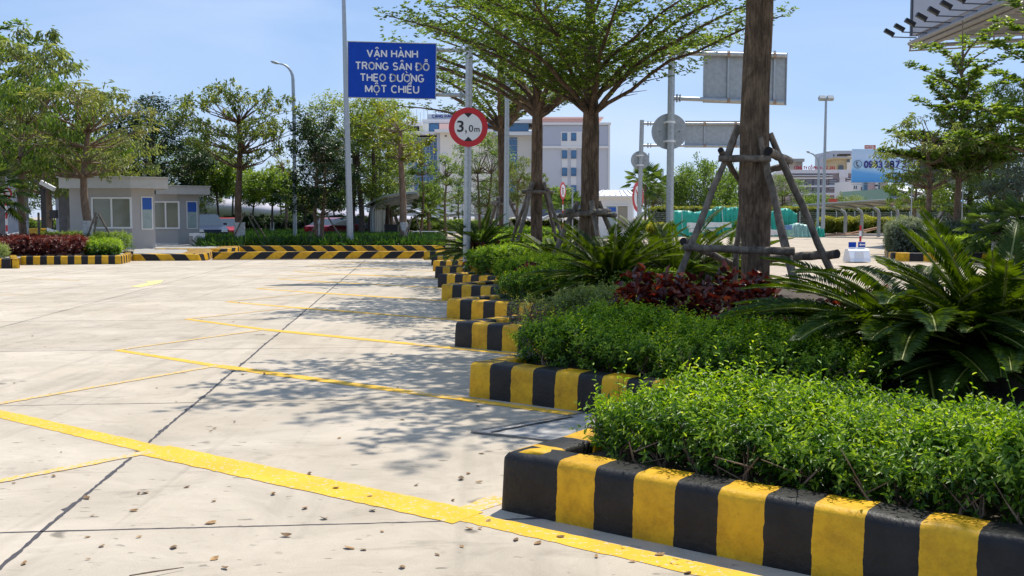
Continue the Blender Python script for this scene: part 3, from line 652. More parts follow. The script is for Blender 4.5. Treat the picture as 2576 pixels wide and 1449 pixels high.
mb2.add(tube_top.v, tube_top.f, 0, True); mb2.build('limbs', m_bark, t1)
c1 = link('crown', np_mesh('crown', v, f, a, lf_tree), t1)
t0 = thing('tree', 'tree just outside the right edge whose crown shades the right end of the nearest kerb', 'tree', (5.0, 5.2, .23), 'trees planted down the middle of the planter')
for ch in list(t1.children):
    q = ch.copy(); C.objects.link(q); q.parent = t0; q.rotation_euler = (0, 0, 2.2); q.scale = (.72, .72, .97)
# its props, placed where the photograph shows them
def log(parent, x0, y0, Y0, x1, y1, Y1, r0, r1=None, name='prop', ends=True):
    a = pt(x0, y0, Y0); b = pt(x1, y1, Y1); n = 9; pts = [a.lerp(b, t) + Vector((random.gauss(0, .006), random.gauss(0, .006), random.gauss(0, .005))) for t in np.linspace(0, 1, n)]
    mb = MB(); mb.tube(pts, [(r0 + ((r1 or r0) - r0) * i / (n - 1)) * random.uniform(.93, 1.07) for i in range(n)], 10, wob=.08, cap=False)
    k = len(mb.v)
    mb.add(mb.v[:10], [tuple(range(9, -1, -1))], 1); mb.add(mb.v[k - 10:k], [tuple(range(10))], 1)
    return mb.build(name, [m_prop, m_end], parent, world=True)
log(t1, 1694, 730, 12.0, 1858, 315, 12.5, .042, .036)
log(t1, 1830, 400, 12.9, 1862, 318, 12.75, .036, .03)
log(t1, 2000, 715, 12.0, 1926, 405, 12.42, .048, .042); log(t1, 1930, 430, 12.43, 1912, 345, 12.40, .04, .03)
log(t1, 2102, 705, 12.5, 1935, 335, 12.62, .045, .04)
log(t1, 1842, 755, 13.3, 1872, 440, 12.85, .040, .036)
log(t1, 1717, 622, 12.05, 2000, 634, 12.0, .042, .05, 'cross_log')
log(t1, 1808, 398, 12.33, 1938, 400, 12.33, .042, .042, 'cross_log')
log(t1, 1720, 607, 12.4, 1850, 668, 13.35, .048, .04, 'cross_log')
log(t1, 1930, 652, 13.3, 2108, 638, 12.4, .05, .055, 'cross_log')
log(t1, 1934, 382, 12.3, 1986, 405, 13.1, .055, .05, 'cross_log')
log(t1, 1812, 378, 12.3, 1862, 455, 13.0, .038, .034, 'cross_log')
log(t1, 1985, 414, 12.95, 1935, 428, 13.0, .045, .04, 'cross_log')
# second, third and fourth trees
t2 = row_tree('tier', 1478, 19.6, 'second tree in the planter, trunk forking under the big tiered crown beside the sign', .84, 2.5, 1.06)
props_for(t2, 1.30, .95, 4, .05, rot=.3, jut=.4)
t3 = row_tree('tier2', 1352, 27, 'third tree of the planter row, straight trunk right of the bare steel pole', 1.22, 1.0)
props_for(t3, 1.9, 1.1, 4, .05, rot=.9)
t4 = row_tree('tier2', 1263, 36, 'fourth thin trunked tree of the planter row, left of the bare steel pole', 1.35, 4.8)
props_for(t4, 1.7, 1.1, 3, .05, rot=.2)

# ---- clipped hedges inside the teeth
def in_poly(x, y, poly):
    c = np.zeros(len(x), bool); j = len(poly) - 1
    for i in range(len(poly)):
        xi, yi = poly[i]; xj, yj = poly[j]; t = ((yi > y) != (yj > y)) & (x < (xj - xi) * (y - yi) / (yj - yi + 1e-12) + xi); c ^= t; j = i
    return c
def bump2(x, y, s, seed):
    return (np.sin(x * s + seed) * np.cos(y * s * 1.3 + seed * 2) + .6 * np.sin(x * s * 2.3 + y * s * 1.7 + seed * 3) + .35 * np.sin(x * s * 5.1 - y * s * 4.3 + seed))
def hedge(name, label, poly, z0, z1, nsprig, L, mat, cat='hedge', group=None, nleaf=(7, 12), sprig=.12, detail=2, wid=.42, amp=.05, val=.45, edge=.10, inner=.35, stems=30, up=.8, kind=None, ragged=0.0, amps=2.6, mound=None, parent=None, droop=.3, z0var=0):
    poly = [(p[0], p[1]) for p in poly]; xs = [p[0] for p in poly]; ys = [p[1] for p in poly]
    cx_, cy_ = np.mean(xs), np.mean(ys)
    n = nsprig * 3; X = rng.uniform(min(xs), max(xs), n * 3); Y = rng.uniform(min(ys), max(ys), n * 3); k = in_poly(X, Y, poly); X = X[k][:nsprig]; Y = Y[k][:nsprig]; n = len(X)
    # distance to the outline
    dm = np.full(n, 9e9); ex = np.zeros((n, 2))
    for i in range(len(poly)):
        a = np.array(poly[i]); b = np.array(poly[(i + 1) % len(poly)]); ab = b - a; L2 = ab @ ab + 1e-12
        t = np.clip(((X - a[0]) * ab[0] + (Y - a[1]) * ab[1]) / L2, 0, 1); qx = a[0] + ab[0] * t; qy = a[1] + ab[1] * t; d = np.hypot(X - qx, Y - qy); m = d < dm
        dm[m] = d[m]; ex[m] = np.stack([(qx - X)[m], (qy - Y)[m]], 1) / (d[m][:, None] + 1e-9)
    top = z1 + amp * bump2(X, Y, amps, 1.0 + len(label or '') * .1); 
    if mound: top = top + mound[2] * np.exp(-((X - mound[0]) ** 2 + (Y - mound[1]) ** 2) / mound[3] ** 2)
    rd = np.minimum(1, dm / (edge * 2)); top = z0 + (top - z0) * (.80 + .20 * np.sqrt(rd))
    # most sprigs at the top skin; near the outline anywhere in height
    u = rng.random(n); side = (dm < edge * 1.6) & (rng.random(n) < .80)
    z = np.where(side, z0 + (top - z0) * rng.random(n) ** .6, np.where(u < inner, z0 + (top - z0) * rng.random(n), top - np.abs(rng.normal(size=n)) * .045))
    Pb = np.stack([X, Y, z], 1)
    D = np.stack([ex[:, 0] * side * .8, ex[:, 1] * side * .8, np.full(n, up)], 1) + rng.normal(size=(n, 3)) * .42; D /= np.linalg.norm(D, axis=1)[:, None]
    nl = rng.integers(nleaf[0], nleaf[1], n); sl_ = sprig * rng.uniform(.5, 1.25, n) * (1 + ragged * (rng.random(n) < .05) * 1.1)
    idx = np.repeat(np.arange(n), nl); j = np.concatenate([np.arange(q) for q in nl]); t = (j + .5) / nl[idx]
    side1 = np.cross(D, unit(n)); side1 /= np.linalg.norm(side1, axis=1)[:, None]; side2 = np.cross(D, side1)
    ang = j * 2.4 + rng.uniform(0, 6, n)[idx]
    lat = side1[idx] * np.cos(ang)[:, None] + side2[idx] * np.sin(ang)[:, None]
    P = Pb[idx] + D[idx] * (sl_[idx] * t)[:, None]
    LD = lat * .85 + D[idx] * (.35 + .5 * t)[:, None]; LN = D[idx] * 1.0 - lat * .3 + np.array([0, 0, .5])
    sz = L * (1.05 - .45 * t) * rng.uniform(.75, 1.25, len(idx))
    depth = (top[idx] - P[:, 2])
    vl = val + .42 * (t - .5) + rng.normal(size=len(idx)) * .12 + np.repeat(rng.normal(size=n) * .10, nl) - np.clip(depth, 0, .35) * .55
    v_, f_, a_ = leaf_arrays(P, LD, LN, sz, sz * wid, vl, detail, .25, droop)
    st_ = leaf_arrays(Pb - D * .06, D, unit(n), sl_ + .06, .0045 if L < .06 else .008, np.full(n, .25), 1, 0, 0)      # the twig under each spray
    v_, f_, a_ = cat_arr([(v_, f_, a_), st_])
    me = np_mesh('foliage', v_, f_, a_, mat)
    if kind == 'stuff': return link(name, me, None, kind)
    p0 = Vector((cx_, cy_, z0)); o = thing(name, label, cat, (0, 0, 0), group)
    o.location = (0, 0, 0)
    link('foliage', me, o)
    if stems:
        mb = MB(); r = random.Random(4)
        for i in range(stems):
            q = Vector((X[i % n], Y[i % n], z0 - .02)); tp_ = q + Vector((r.gauss(0, .09), r.gauss(0, .09), (z1 - z0) * r.uniform(.6, .95)))
            mb.tube([q, q.lerp(tp_, .5) + Vector((r.gauss(0, .03), r.gauss(0, .03), 0)), tp_], [.009, .006, .003], 5, cap=False)
            for b in range(3):
                s_ = q.lerp(tp_, r.uniform(.2, .7)); mb.tube([s_, s_ + Vector((r.gauss(0, .08), r.gauss(0, .08), r.uniform(.05, .18)))], [.004, .002], 4, cap=False)
        mb.build('stems', m_bark2, o, kind='stuff')
    return o
def TK(k, s, t): return T(k) + K * s + N_ * t
HG = 'clipped hedges behind the kerb teeth'
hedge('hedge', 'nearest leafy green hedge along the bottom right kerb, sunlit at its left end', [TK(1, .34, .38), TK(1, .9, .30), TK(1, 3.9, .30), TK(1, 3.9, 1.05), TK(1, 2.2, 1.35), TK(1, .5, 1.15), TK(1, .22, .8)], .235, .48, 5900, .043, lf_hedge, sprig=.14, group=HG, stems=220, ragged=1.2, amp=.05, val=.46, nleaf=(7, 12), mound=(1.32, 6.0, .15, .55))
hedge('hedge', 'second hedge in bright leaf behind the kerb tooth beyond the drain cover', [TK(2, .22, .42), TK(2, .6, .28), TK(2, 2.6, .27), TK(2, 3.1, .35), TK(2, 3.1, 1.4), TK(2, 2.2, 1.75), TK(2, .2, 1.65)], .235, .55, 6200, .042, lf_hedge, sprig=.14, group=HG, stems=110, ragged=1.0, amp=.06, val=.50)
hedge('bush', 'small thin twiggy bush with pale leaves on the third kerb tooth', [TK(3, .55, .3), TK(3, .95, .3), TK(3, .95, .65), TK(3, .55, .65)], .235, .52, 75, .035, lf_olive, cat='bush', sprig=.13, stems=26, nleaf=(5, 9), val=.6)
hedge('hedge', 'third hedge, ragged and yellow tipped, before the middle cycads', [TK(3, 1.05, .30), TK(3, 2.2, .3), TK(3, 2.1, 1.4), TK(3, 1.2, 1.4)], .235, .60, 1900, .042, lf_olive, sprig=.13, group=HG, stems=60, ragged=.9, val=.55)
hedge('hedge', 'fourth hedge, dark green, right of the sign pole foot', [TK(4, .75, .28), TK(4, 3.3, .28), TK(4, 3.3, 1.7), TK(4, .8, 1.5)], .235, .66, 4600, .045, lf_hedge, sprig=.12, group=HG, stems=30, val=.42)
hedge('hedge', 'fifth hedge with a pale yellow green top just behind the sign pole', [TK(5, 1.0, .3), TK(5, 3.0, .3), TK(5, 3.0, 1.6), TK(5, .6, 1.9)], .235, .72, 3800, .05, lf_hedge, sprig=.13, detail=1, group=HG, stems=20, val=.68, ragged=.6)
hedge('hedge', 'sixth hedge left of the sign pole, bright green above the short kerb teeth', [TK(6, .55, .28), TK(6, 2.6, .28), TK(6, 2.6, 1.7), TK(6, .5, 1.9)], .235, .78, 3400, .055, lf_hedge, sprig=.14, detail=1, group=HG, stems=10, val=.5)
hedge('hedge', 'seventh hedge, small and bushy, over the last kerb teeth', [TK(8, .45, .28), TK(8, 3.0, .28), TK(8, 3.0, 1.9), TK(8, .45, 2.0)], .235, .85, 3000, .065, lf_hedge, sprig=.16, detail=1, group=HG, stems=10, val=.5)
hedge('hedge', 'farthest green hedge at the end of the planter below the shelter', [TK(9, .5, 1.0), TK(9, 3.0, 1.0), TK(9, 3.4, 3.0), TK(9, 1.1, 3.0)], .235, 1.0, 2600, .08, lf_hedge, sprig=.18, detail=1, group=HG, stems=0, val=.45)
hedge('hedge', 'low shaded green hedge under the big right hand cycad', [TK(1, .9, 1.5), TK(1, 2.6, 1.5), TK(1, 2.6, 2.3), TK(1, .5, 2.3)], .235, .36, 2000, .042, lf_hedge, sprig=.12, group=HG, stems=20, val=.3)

# ---- copper leaved shrubs: the largest leaves are separate pieces
def red_leaf_mesh(i):
    r = random.Random(i); vs = []; n = 5; cu = r.uniform(-.35, .5)
    for j in range(n):
        t = j / (n - 1); wd = .36 * math.sin(math.pi * (t * .86 + .09)); z = cu * .5 * math.sin(t * 2.6) - .25 * t * t
        for s in (-1, 0, 1): vs.append((t, s * wd, z + abs(s) * .12))
    fs = []
    for j in range(n - 1):
        for s in (0, 1): fs.append((j * 3 + s, j * 3 + s + 1, j * 3 + s + 4, j * 3 + s + 3))
    me = bpy.data.meshes.new('leaf'); me.from_pydata(vs, [], fs); me.materials.append(lf_red)
    at = me.attributes.new('v', 'FLOAT', 'POINT'); at.data.foreach_set('value', np.full(len(vs), [.1, .3, .45, .6, .75, .95, .25, .4][i % 8], np.float32)); me.polygons.foreach_set('use_smooth', [True] * len(fs)); return me
RL = [red_leaf_mesh(i) for i in range(8)]
def red_shrub(label, blobs, n_obj, n_rest, L, far=False, group='copper leaved shrubs among the planter plants'):
    o = thing('copperleaf_shrub', label, 'shrub', blobs[0][0], group); r = random.Random(len(label))
    pts = []
    for i in range(n_obj + n_rest):
        c, rx, rz = blobs[i % len(blobs)]; d = Vector((r.gauss(0, 1), r.gauss(0, 1), abs(r.gauss(0, 1)))).normalized() * (r.uniform(.6, 1.0))
        pts.append((Vector(c) + Vector((d.x * rx, d.y * rx, d.z * rz)), d))
    for p, d in pts[:n_obj]:
        lf = link('leaf', RL[r.randrange(8)], o); lf.location = p - Vector(blobs[0][0]); s = L * r.uniform(.6, 1.25); lf.scale = (s, s, s)
        lf.rotation_euler = (r.uniform(-.9, .9), r.uniform(-.6, .9), math.atan2(d.y, d.x) + r.uniform(-1, 1))
    P = np.array([p for p, d in pts[n_obj:]]) - np.array(blobs[0][0]); D = np.array([d for p, d in pts[n_obj:]]) + unit(n_rest) * .9
    P = P * 1.0
    v_, f_, a_ = leaf_arrays(P, D, unit(n_rest) * .7 + np.array([0, 0, 1]), L * rng.uniform(.5, 1.1, n_rest), L * .62, rng.beta(1.1, 1.7, n_rest), 2, .3, .3)
    link('foliage', np_mesh('foliage', v_, f_, a_, lf_red2 if far else lf_red), o, 'stuff'); return o
def bl(x, Y, rx, rz, z=.25): return (Vector(((x - CX) / F * Y, Y, z)), rx, rz)
red_shrub('large copper red shrub at the foot of the nearest tree, left of its trunk', [bl(1612, 10.8, .34, .70), bl(1720, 10.8, .40, .64), bl(1690, 11.1, .4, .66), bl(1830, 11.1, .42, .68)], 240, 1500, .115)
red_shrub('copper red shrub right of the nearest tree trunk, behind the cycad fronds', [bl(1905, 11.5, .32, .62), bl(2130, 11.9, .30, .44), bl(2215, 11.6, .35, .46)], 200, 1100, .115)
red_shrub('dark purple red shrub between the sign pole and the middle cycads', [bl(1342, 17.2, .32, .50), bl(1325, 17.4, .28, .42)], 60, 500, .11)
red_shrub('dark red shrub just right of the sign pole', [bl(1215, 25, .45, .62), bl(1258, 25, .5, .6)], 60, 600, .13)

# ---- cycads: every frond is a part
def frond_mesh(i, el, L, droop_, npair=52, nl=.165):
    r = random.Random(i); pts = []; p = Vector((0, 0, 0)); n = 14; e = R(el)
    for j in range(n + 1):
        pts.append(p.copy()); ee = e - R(droop_) * (j / n) ** 1.4; p = p + Vector((math.cos(ee), 0, math.sin(ee))) * (L / n)
    mb = MB(); mb.tube(pts, [.009 * (1 - .75 * j / n) + .0015 for j in range(n + 1)], 4, cap=False)
    V1 = np.array(mb.v); F1 = [];
    for f in mb.f: F1 += [(f[0], f[1], f[2]), (f[0], f[2], f[3])]
    P, D, N2, LL, va = [], [], [], [], []
    for k in range(npair):
        t = .10 + .90 * (k + .5) / npair; w_ = t * n; j = min(n - 1, int(w_)); q = pts[j].lerp(pts[j + 1], w_ - j); tg = (pts[j + 1] - pts[j]).normalized(); up_ = Vector((-tg.z, 0, tg.x))
        ln = nl * (math.sin(math.pi * min(1, .14 + t * .80)) ** .6) * (1 if t < .9 else .8)
        for s in (-1, 1):
            fw = .55 + .6 * t; d = (Vector((0, s, 0)) + tg * fw + up_ * .42 + Vector((r.gauss(0, .04), r.gauss(0, .04), r.gauss(0, .04)))).normalized()
            P.append(q); D.append(d); N2.append(up_ - Vector((0, s * .4, 0))); LL.append(ln * r.uniform(.92, 1.08)); va.append(.25 + .5 * t * t + r.gauss(0, .1))
    v2, f2, a2 = leaf_arrays(np.array(P), np.array(D), np.array(N2), np.array(LL), .0125, va, 1, .05, .12)
    F_ = np.concatenate([np.array(F1), f2 + len(V1)]); V_ = np.concatenate([V1, v2]); a = np.concatenate([np.full(len(V1), .5), a2])
    return np_mesh('frond', V_, F_, a, [m_rachis, lf_cycad], [0] * len(F1) + [1] * len(f2))
FR = {}
for el, dr_ in ((82, 16), (68, 24), (54, 32), (40, 38), (24, 36), (8, 30)):
    FR[el] = [frond_mesh(int(el * 3 + q), el, 1.0, dr_ + q * 12  , 70, .14) for q in (0, 1)]
def cycad(label, x, Y, L, n, seed, z=.24, emax=66, group='cycads in the planter', tr=.16, th=.22, lift=0):
    r = random.Random(seed); p = Vector(((x - CX) / F * Y, Y, z)); o = thing('cycad', label, 'cycad', p, group)
    mb = MB(); mb.tube([(0, 0, -.05), (0, 0, th * .5), (0, 0, th)], [tr * .8, tr, tr * .55], 12, wob=.3); mb.build('stem', m_barkd, o)
    els = list(FR)
    for k in range(n):
        t = (k + .5) / n; el = emax - (emax - 2) * t ** .8 + r.uniform(-6, 6) + lift; e = min(els, key=lambda q: abs(q - el)); m = FR[e][r.randrange(2)]
        fr = link('frond', m, o); fr.location = (0, 0, th * .85); a = k * 2.39996 + r.uniform(-.25, .25); s = L * r.uniform(.85, 1.1)
        fr.scale = (s, s * r.uniform(.9, 1.1), s); fr.rotation_euler = (r.uniform(-.12, .12), R(r.uniform(-5, 5)), a)
    return o
cycad('huge dark cycad at the right edge, its fronds arching over the hedge', 2520, 7.7, 1.26, 100, 1, th=.18, tr=.2, emax=72)
cycad('second large cycad behind, arching left in front of the copper shrub', 2320, 8.2, 1.55, 80, 2, th=.26, emax=46)
cycad('third cycad at the right edge of the frame, tall fronds standing upright', 2690, 9.2, 1.2, 56, 3, th=.15, emax=70)
cycad('left one of the paired middle cycads, spreading over the dark red shrub', 1540, 14.4, 1.22, 64, 4, th=.35)
cycad('right one of the paired middle cycads, close behind the prop of the nearest tree', 1705, 15.4, 1.2, 56, 5, th=.35)
cycad('cycad right behind the trunk of the nearest tree', 1835, 16.8, 1.2, 36, 6, th=.3)
cycad('small bright cycad behind the sign pole', 1203, 25.5, 1.25, 44, 7, th=.45)
cycad('far cycad left of the propped second tree', 1400, 20.5, 1.1, 40, 8, th=.3)
cycad('cycad behind the paired middle ones, below the round sign back', 1640, 20.5, 1.25, 36, 9, th=.35)
# ================================================================== signs and poles in the planter
def text_mesh(body, width, height, bold=.0, align='CENTER', font_space=1.0):
    cu = bpy.data.curves.new('t', 'FONT'); cu.body = body; cu.align_x = align; cu.align_y = 'CENTER'; cu.space_character = 1.06; cu.extrude = 0; cu.resolution_u = 3
    o = bpy.data.objects.new('t', cu); C.objects.link(o); bpy.context.view_layer.update()
    me = bpy.data.meshes.new_from_object(o.evaluated_get(bpy.context.evaluated_depsgraph_get())); bpy.data.objects.remove(o)
    v = np.array([q.co[:] for q in me.vertices]); mn, mx_ = v.min(0), v.max(0); s = np.array([width / (mx_[0] - mn[0]), height / (mx_[1] - mn[1])])
    v[:, :2] = (v[:, :2] - (mn[:2] + mx_[:2]) / 2) * s; me.vertices.foreach_set('co', v.astype(np.float32).ravel()); me.update(); return me
# ---- sign lettering drawn from strokes, with the Vietnamese marks
def _arc(cx, cy, rx, ry, a0, a1, n=12): return [(cx + rx * math.cos(R(a0 + (a1 - a0) * i / n)), cy + ry * math.sin(R(a0 + (a1 - a0) * i / n))) for i in range(n + 1)]
GLY = {   # width, strokes
 'V': (.70, [[(0, 1), (.35, .04), (.70, 1)]]), 'A': (.72, [[(0, 0), (.36, .97), (.72, 0)], [(.13, .30), (.59, .30)]]), 'N': (.66, [[(0, 0), (0, 1)], [(0, .98), (.66, .02)], [(.66, 0), (.66, 1)]]),
 'H': (.66, [[(0, 0), (0, 1)], [(.66, 0), (.66, 1)], [(0, .52), (.66, .52)]]), 'T': (.68, [[(0, 1), (.68, 1)], [(.34, 0), (.34, 1)]]), 'E': (.56, [[(.56, 1), (0, 1), (0, 0), (.56, 0)], [(0, .52), (.50, .52)]]),
 'R': (.64, [[(0, 0), (0, 1), (.36, 1)] + _arc(.36, .76, .24, .24, 90, -90) + [(0, .52)], [(.34, .52), (.64, 0)]]), 'P': (.60, [[(0, 0), (0, 1), (.36, 1)] + _arc(.36, .74, .24, .26, 90, -90) + [(0, .48)]]),
 'O': (.76, [_arc(.38, .5, .38, .5, 0, 360, 28)]), 'C': (.72, [_arc(.38, .5, .38, .5, 48, 312, 22)]), 'G': (.76, [_arc(.38, .5, .38, .5, 48, 330, 22) + [(.72, .44), (.42, .44)]]),
 'S': (.60, [_arc(.30, .745, .27, .255, 30, 270, 12) + _arc(.30, .25, .30, .25, 90, -150, 12)[1:]]), 'D': (.74, [[(0, 0), (0, 1), (.28, 1)] + _arc(.28, .5, .46, .5, 90, -90, 14) + [(0, 0)]]),
 'U': (.66, [[(0, 1), (0, .33)] + _arc(.33, .33, .33, .33, 180, 360, 12) + [(.66, 1)]]), 'M': (.84, [[(0, 0), (0, 1)], [(0, .97), (.42, .12), (.84, .97)], [(.84, 0), (.84, 1)]]), 'I': (0.0, [[(0, 0), (0, 1)]]),
 'Y': (.66, [[(0, 1), (.33, .48), (.66, 1)], [(.33, .5), (.33, 0)]]), 'X': (.64, [[(0, 0), (.64, 1)], [(0, 1), (.64, 0)]]), 'L': (.52, [[(0, 1), (0, 0), (.52, 0)]]), 'B': (.62, [[(0, 0), (0, 1), (.34, 1)] + _arc(.34, .76, .24, .24, 90, -90) + [(0, .52), (.38, .52)] + _arc(.36, .26, .26, .26, 90, -90) + [(0, 0)]]),
 'K': (.64, [[(0, 0), (0, 1)], [(.62, 1), (0, .38)], [(.22, .58), (.64, 0)]]), '&': (.70, [[(.68, 0), (.16, .74)] + _arc(.33, .80, .18, .20, 190, -10, 10) + [(.10, .42)] + _arc(.27, .25, .26, .25, 140, 330, 12) + [(.66, .42)]]),
 '-': (.30, [[(0, .42), (.30, .42)]]), '2': (.56, [_arc(.28, .72, .28, .28, 165, -30, 12) + [(0, 0), (.58, 0)]]), '4': (.60, [[(.44, 0), (.44, 1), (0, .28), (.62, .28)]]), '3': (.56, [_arc(.26, .74, .25, .26, 160, -90, 12) + _arc(.26, .25, .29, .25, 90, -160, 12)]),
 '0': (.56, [_arc(.28, .5, .28, .5, 0, 360, 24)]), '9': (.56, [_arc(.28, .70, .27, .30, 0, 360, 20), _arc(.27, .5, .28, .5, 15, -150, 16)]), '8': (.56, [_arc(.28, .76, .23, .24, 0, 360, 18), _arc(.28, .26, .28, .26, 0, 360, 18)]), '7': (.54, [[(0, 1), (.56, 1), (.20, 0)]]), ' ': (.22, [])}
VN = {'Ậ': ('A', '^.'), 'À': ('A', '`'), 'Â': ('A', '^'), 'Đ': ('D', '-'), 'Ỗ': ('O', '^~'), 'Ư': ('U', 'h'), 'Ờ': ('O', 'h`'), 'Ộ': ('O', '^.'), 'Ề': ('E', '^`'), 'Ổ': ('O', '^?'), 'Ô': ('O', '^'), 'Ả': ('A', '?'), 'Ằ': ('A', 'u`'), 'Ầ': ('A', '^`'), 'Ã': ('A', '~'), 'Ê': ('E', '^'), 'Ố': ('O', '^`')}
def stroke_text(parent, body, x0, x1, yb, cap, Y, mat, th=.17, tilt=0.0, name='lettering'):
    """capital letters of height cap (metres) standing on yb between x0 and x1, facing the camera side"""
    items = []; cx = 0.0; gap = .26
    for ch in body:
        b, mk = VN.get(ch, (ch, '')); w_, st = GLY[b]; items.append((cx, w_, st, mk)); cx += w_ + (gap if ch != ' ' else gap * .9)
    tot = cx - gap; sx = (x1 - x0) / cap / tot; mb = MB(); kz = [0]
    def ribbon(p, t):
        for (ax, ay), (bx, by) in zip(p, p[1:]):
            d = math.hypot(bx - ax, by - ay)
            if d < 1e-6: continue
            ex, ey = (bx - ax) / d, (by - ay) / d; nx, ny = -ey * t / 2, ex * t / 2; kz[0] += 1; z = -.0004 * (kz[0] % 9)
            q = [(ax + nx, ay + ny), (ax - nx, ay - ny), (bx - nx, by - ny), (bx + nx, by + ny)]; put(q, z)
        for (ax, ay) in p[1:-1]: kz[0] += 1; put([(ax + t / 2 * math.cos(a), ay + t / 2 * math.sin(a)) for a in np.linspace(0, 2 * math.pi, 9)[:-1]], -.0004 * (kz[0] % 9))
    def put(q, z):
        vs = []
        for (ax, ay) in q: X = x0 + ax * cap * 1.0; vs.append((X, Y + z, yb + ay * cap + (X - x0) * tilt))
        mb.add(vs, [tuple(range(len(q)))])
    inset = th / 2
    for (cx, w_, st, mk) in items:
        tr = lambda p: (cx * sx + p[0] * sx, inset + p[1] * (1 - th)); mid = (cx + w_ / 2) * sx; R_ = (cx + w_) * sx
        for s_ in st: ribbon([tr(p) for p in s_], th)
        t2 = th * .72; top = 1.10
        if '^' in mk: ribbon([(mid - .19, top), (mid, top + .17), (mid + .19, top)], t2); 
        if 'u' in mk: ribbon([(mid - .17, top + .14), (mid, top + .03), (mid + .17, top + .14)], t2)
        hi = top + (.10 if '^' in mk or 'u' in mk else 0)
        if '`' in mk: ox = .16 if '^' in mk else (-.06); ribbon([(mid + ox - .10, hi + .24), (mid + ox + .10, hi + .06)], t2)
        if '?' in mk: ribbon([(mid + .10 + p[0], hi + .14 + p[1]) for p in [(-.07, .08), (.04, .12), (.08, .04), (0, -.04), (0, -.10)]], t2 * .8)
        if '~' in mk: ribbon([(mid - .18, hi + .14), (mid - .07, hi + .22), (mid + .07, hi + .14), (mid + .18, hi + .22)], t2 * .85)
        if '.' in mk: put([(mid + .095 * math.cos(a), -.18 + .095 * math.sin(a)) for a in np.linspace(0, 2 * math.pi, 11)[:-1]], -.001)
        if '-' in mk: ribbon([(cx * sx - .16, .5), (cx * sx + .15, .5)], th * .85)
        if 'h' in mk: ribbon([(R_ - .02, .86), (R_ + .13, .96), (R_ + .14, 1.12)], th * .8)
    return mb.build(name, mat, parent, world=True, kind='stuff')
def stroke_px(par, s, x0, x1, y0, y1, Y, mat, th=.16, capshare=1.0):
    a, b = pt(x0, y1, Y), pt(x1, y0, Y); return stroke_text(par, s, a.x, b.x, a.z, (b.z - a.z) * capshare, Y, mat, th)
def write(parent, body, centre, width, height, mat, rot=(math.pi / 2, 0, 0), bold=.0, name='lettering'):
    me = text_mesh(body, width - bold * height * 1.4, height - bold * height * 1.4, bold)
    if bold:      # heavier strokes: the same outlines laid side by side, each a hair prouder
        bm = bmesh.new(); bd = bold * height * .7; k = 0
        for dx, dy in ((0, 0), (1, 0), (-1, 0), (0, 1), (0, -1), (.7, .7), (-.7, .7), (.7, -.7), (-.7, -.7)):
            m2 = me.copy(); m2.transform(Matrix.Translation((dx * bd, dy * bd, k * .0004))); bm.from_mesh(m2); bpy.data.meshes.remove(m2); k += 1
        bm.to_mesh(me); bm.free()
    me.materials.clear(); me.materials.append(mat)
    o = link(name, me, parent); o.location = Vector(centre) - ORG[parent.name]; o.rotation_euler = rot; return o
def bolt(mb, c, n, r=.012): mb.disc(c, n, r, .02, 8)
Z3 = Vector((0, 0, 1))
# height limit post with the blue board
D1 = 25.0
s1 = thing('sign_pole', 'tall galvanised pole by the kerb teeth carrying the blue board and red ringed height limit', 'sign pole', pt(1173, 712, D1))
a, b = pt(1173, 712, D1), pt(1181, 113, D1)
W('pole', lambda m: m.tube([a, b], [.092, .083], 20), m_galv, s1)
W('pole_cap', lambda m: m.disc(b + Z3 * .01, (0, 0, 1), .086, .02, 20), m_galv2, s1)
for yy in (127, 240):
    l_, r_ = pt(1000, yy - 5, D1 + .12), pt(1172, yy, D1 + .12)
    W('arm', lambda m: m.tube([l_, r_], .048, 12), m_galv, s1)
    W('flange', lambda m: (m.box(pt(1158, yy, D1 + .12), (.03, .16, .20)), m.box(pt(1162, yy, D1 + .12), (.025, .18, .22))), m_galv2, s1)
bs = thing('blue_sign', 'blue board with four lines of white Vietnamese lettering hung beside the sign pole', 'sign', pt(986, 177, D1))
cs = [pt(875, 245, D1), pt(1096, 249, D1), pt(1098, 110, D1), pt(875, 104, D1)]
W('sign_panel', lambda m: m.slab(cs, (0, .03, 0)), m_blue, bs)
def rim(m):
    for i in range(4):
        p, q = cs[i], cs[(i + 1) % 4]; d = (q - p).normalized(); m.tube([p - d * .012 + Vector((0, -.004, 0)), q + d * .012 + Vector((0, -.004, 0))], .012, 6)
W('rim', rim, m_galv, bs)
sc_ = D1 / F
for tx, x0, x1, yb in (('VẬN HÀNH', 924, 1050, 143.0), ('TRONG SÂN ĐỖ', 895, 1079, 174.0), ('THEO ĐƯỜNG', 907, 1066, 203.5), ('MỘT CHIỀU', 920, 1053, 232.0)):
    a = pt(x0, yb, D1 - .008); b = pt(x1, yb + 2, D1 - .008); stroke_text(bs, tx, a.x, b.x, a.z - .012, 20.0 * sc_, D1 - .008, m_letter, .168, tilt=-.018)
hs = thing('height_limit_sign', 'round white height limit sign in a red ring reading three metres on the sign pole', 'traffic sign', pt(1178, 320, D1 - .12))
hc = pt(1178, 320, D1 - .12); rr0 = 48.5 * sc_
W('red_ring', lambda m: m.disc(hc, (0, 1, 0), rr0, .02, 64), m_red, hs)
W('white_face', lambda m: m.disc(hc + Vector((0, -.008, 0)), (0, 1, 0), rr0 * .71, .012, 64), m_signwhite, hs)
def tri(m):
    for s in (1, -1):
        p = [hc + Vector((-.10, -.018, s * .325)), hc + Vector((.10, -.018, s * .325)), hc + Vector((0, -.018, s * .225))]
        if s > 0: m.add([p[0], p[2], p[1]] + [hc + Vector((0, -.018, .333))], [(0, 1, 2), (0, 2, 3)])
        else: m.add(p + [hc + Vector((0, -.018, -.333))], [(0, 1, 2), (0, 3, 1)])
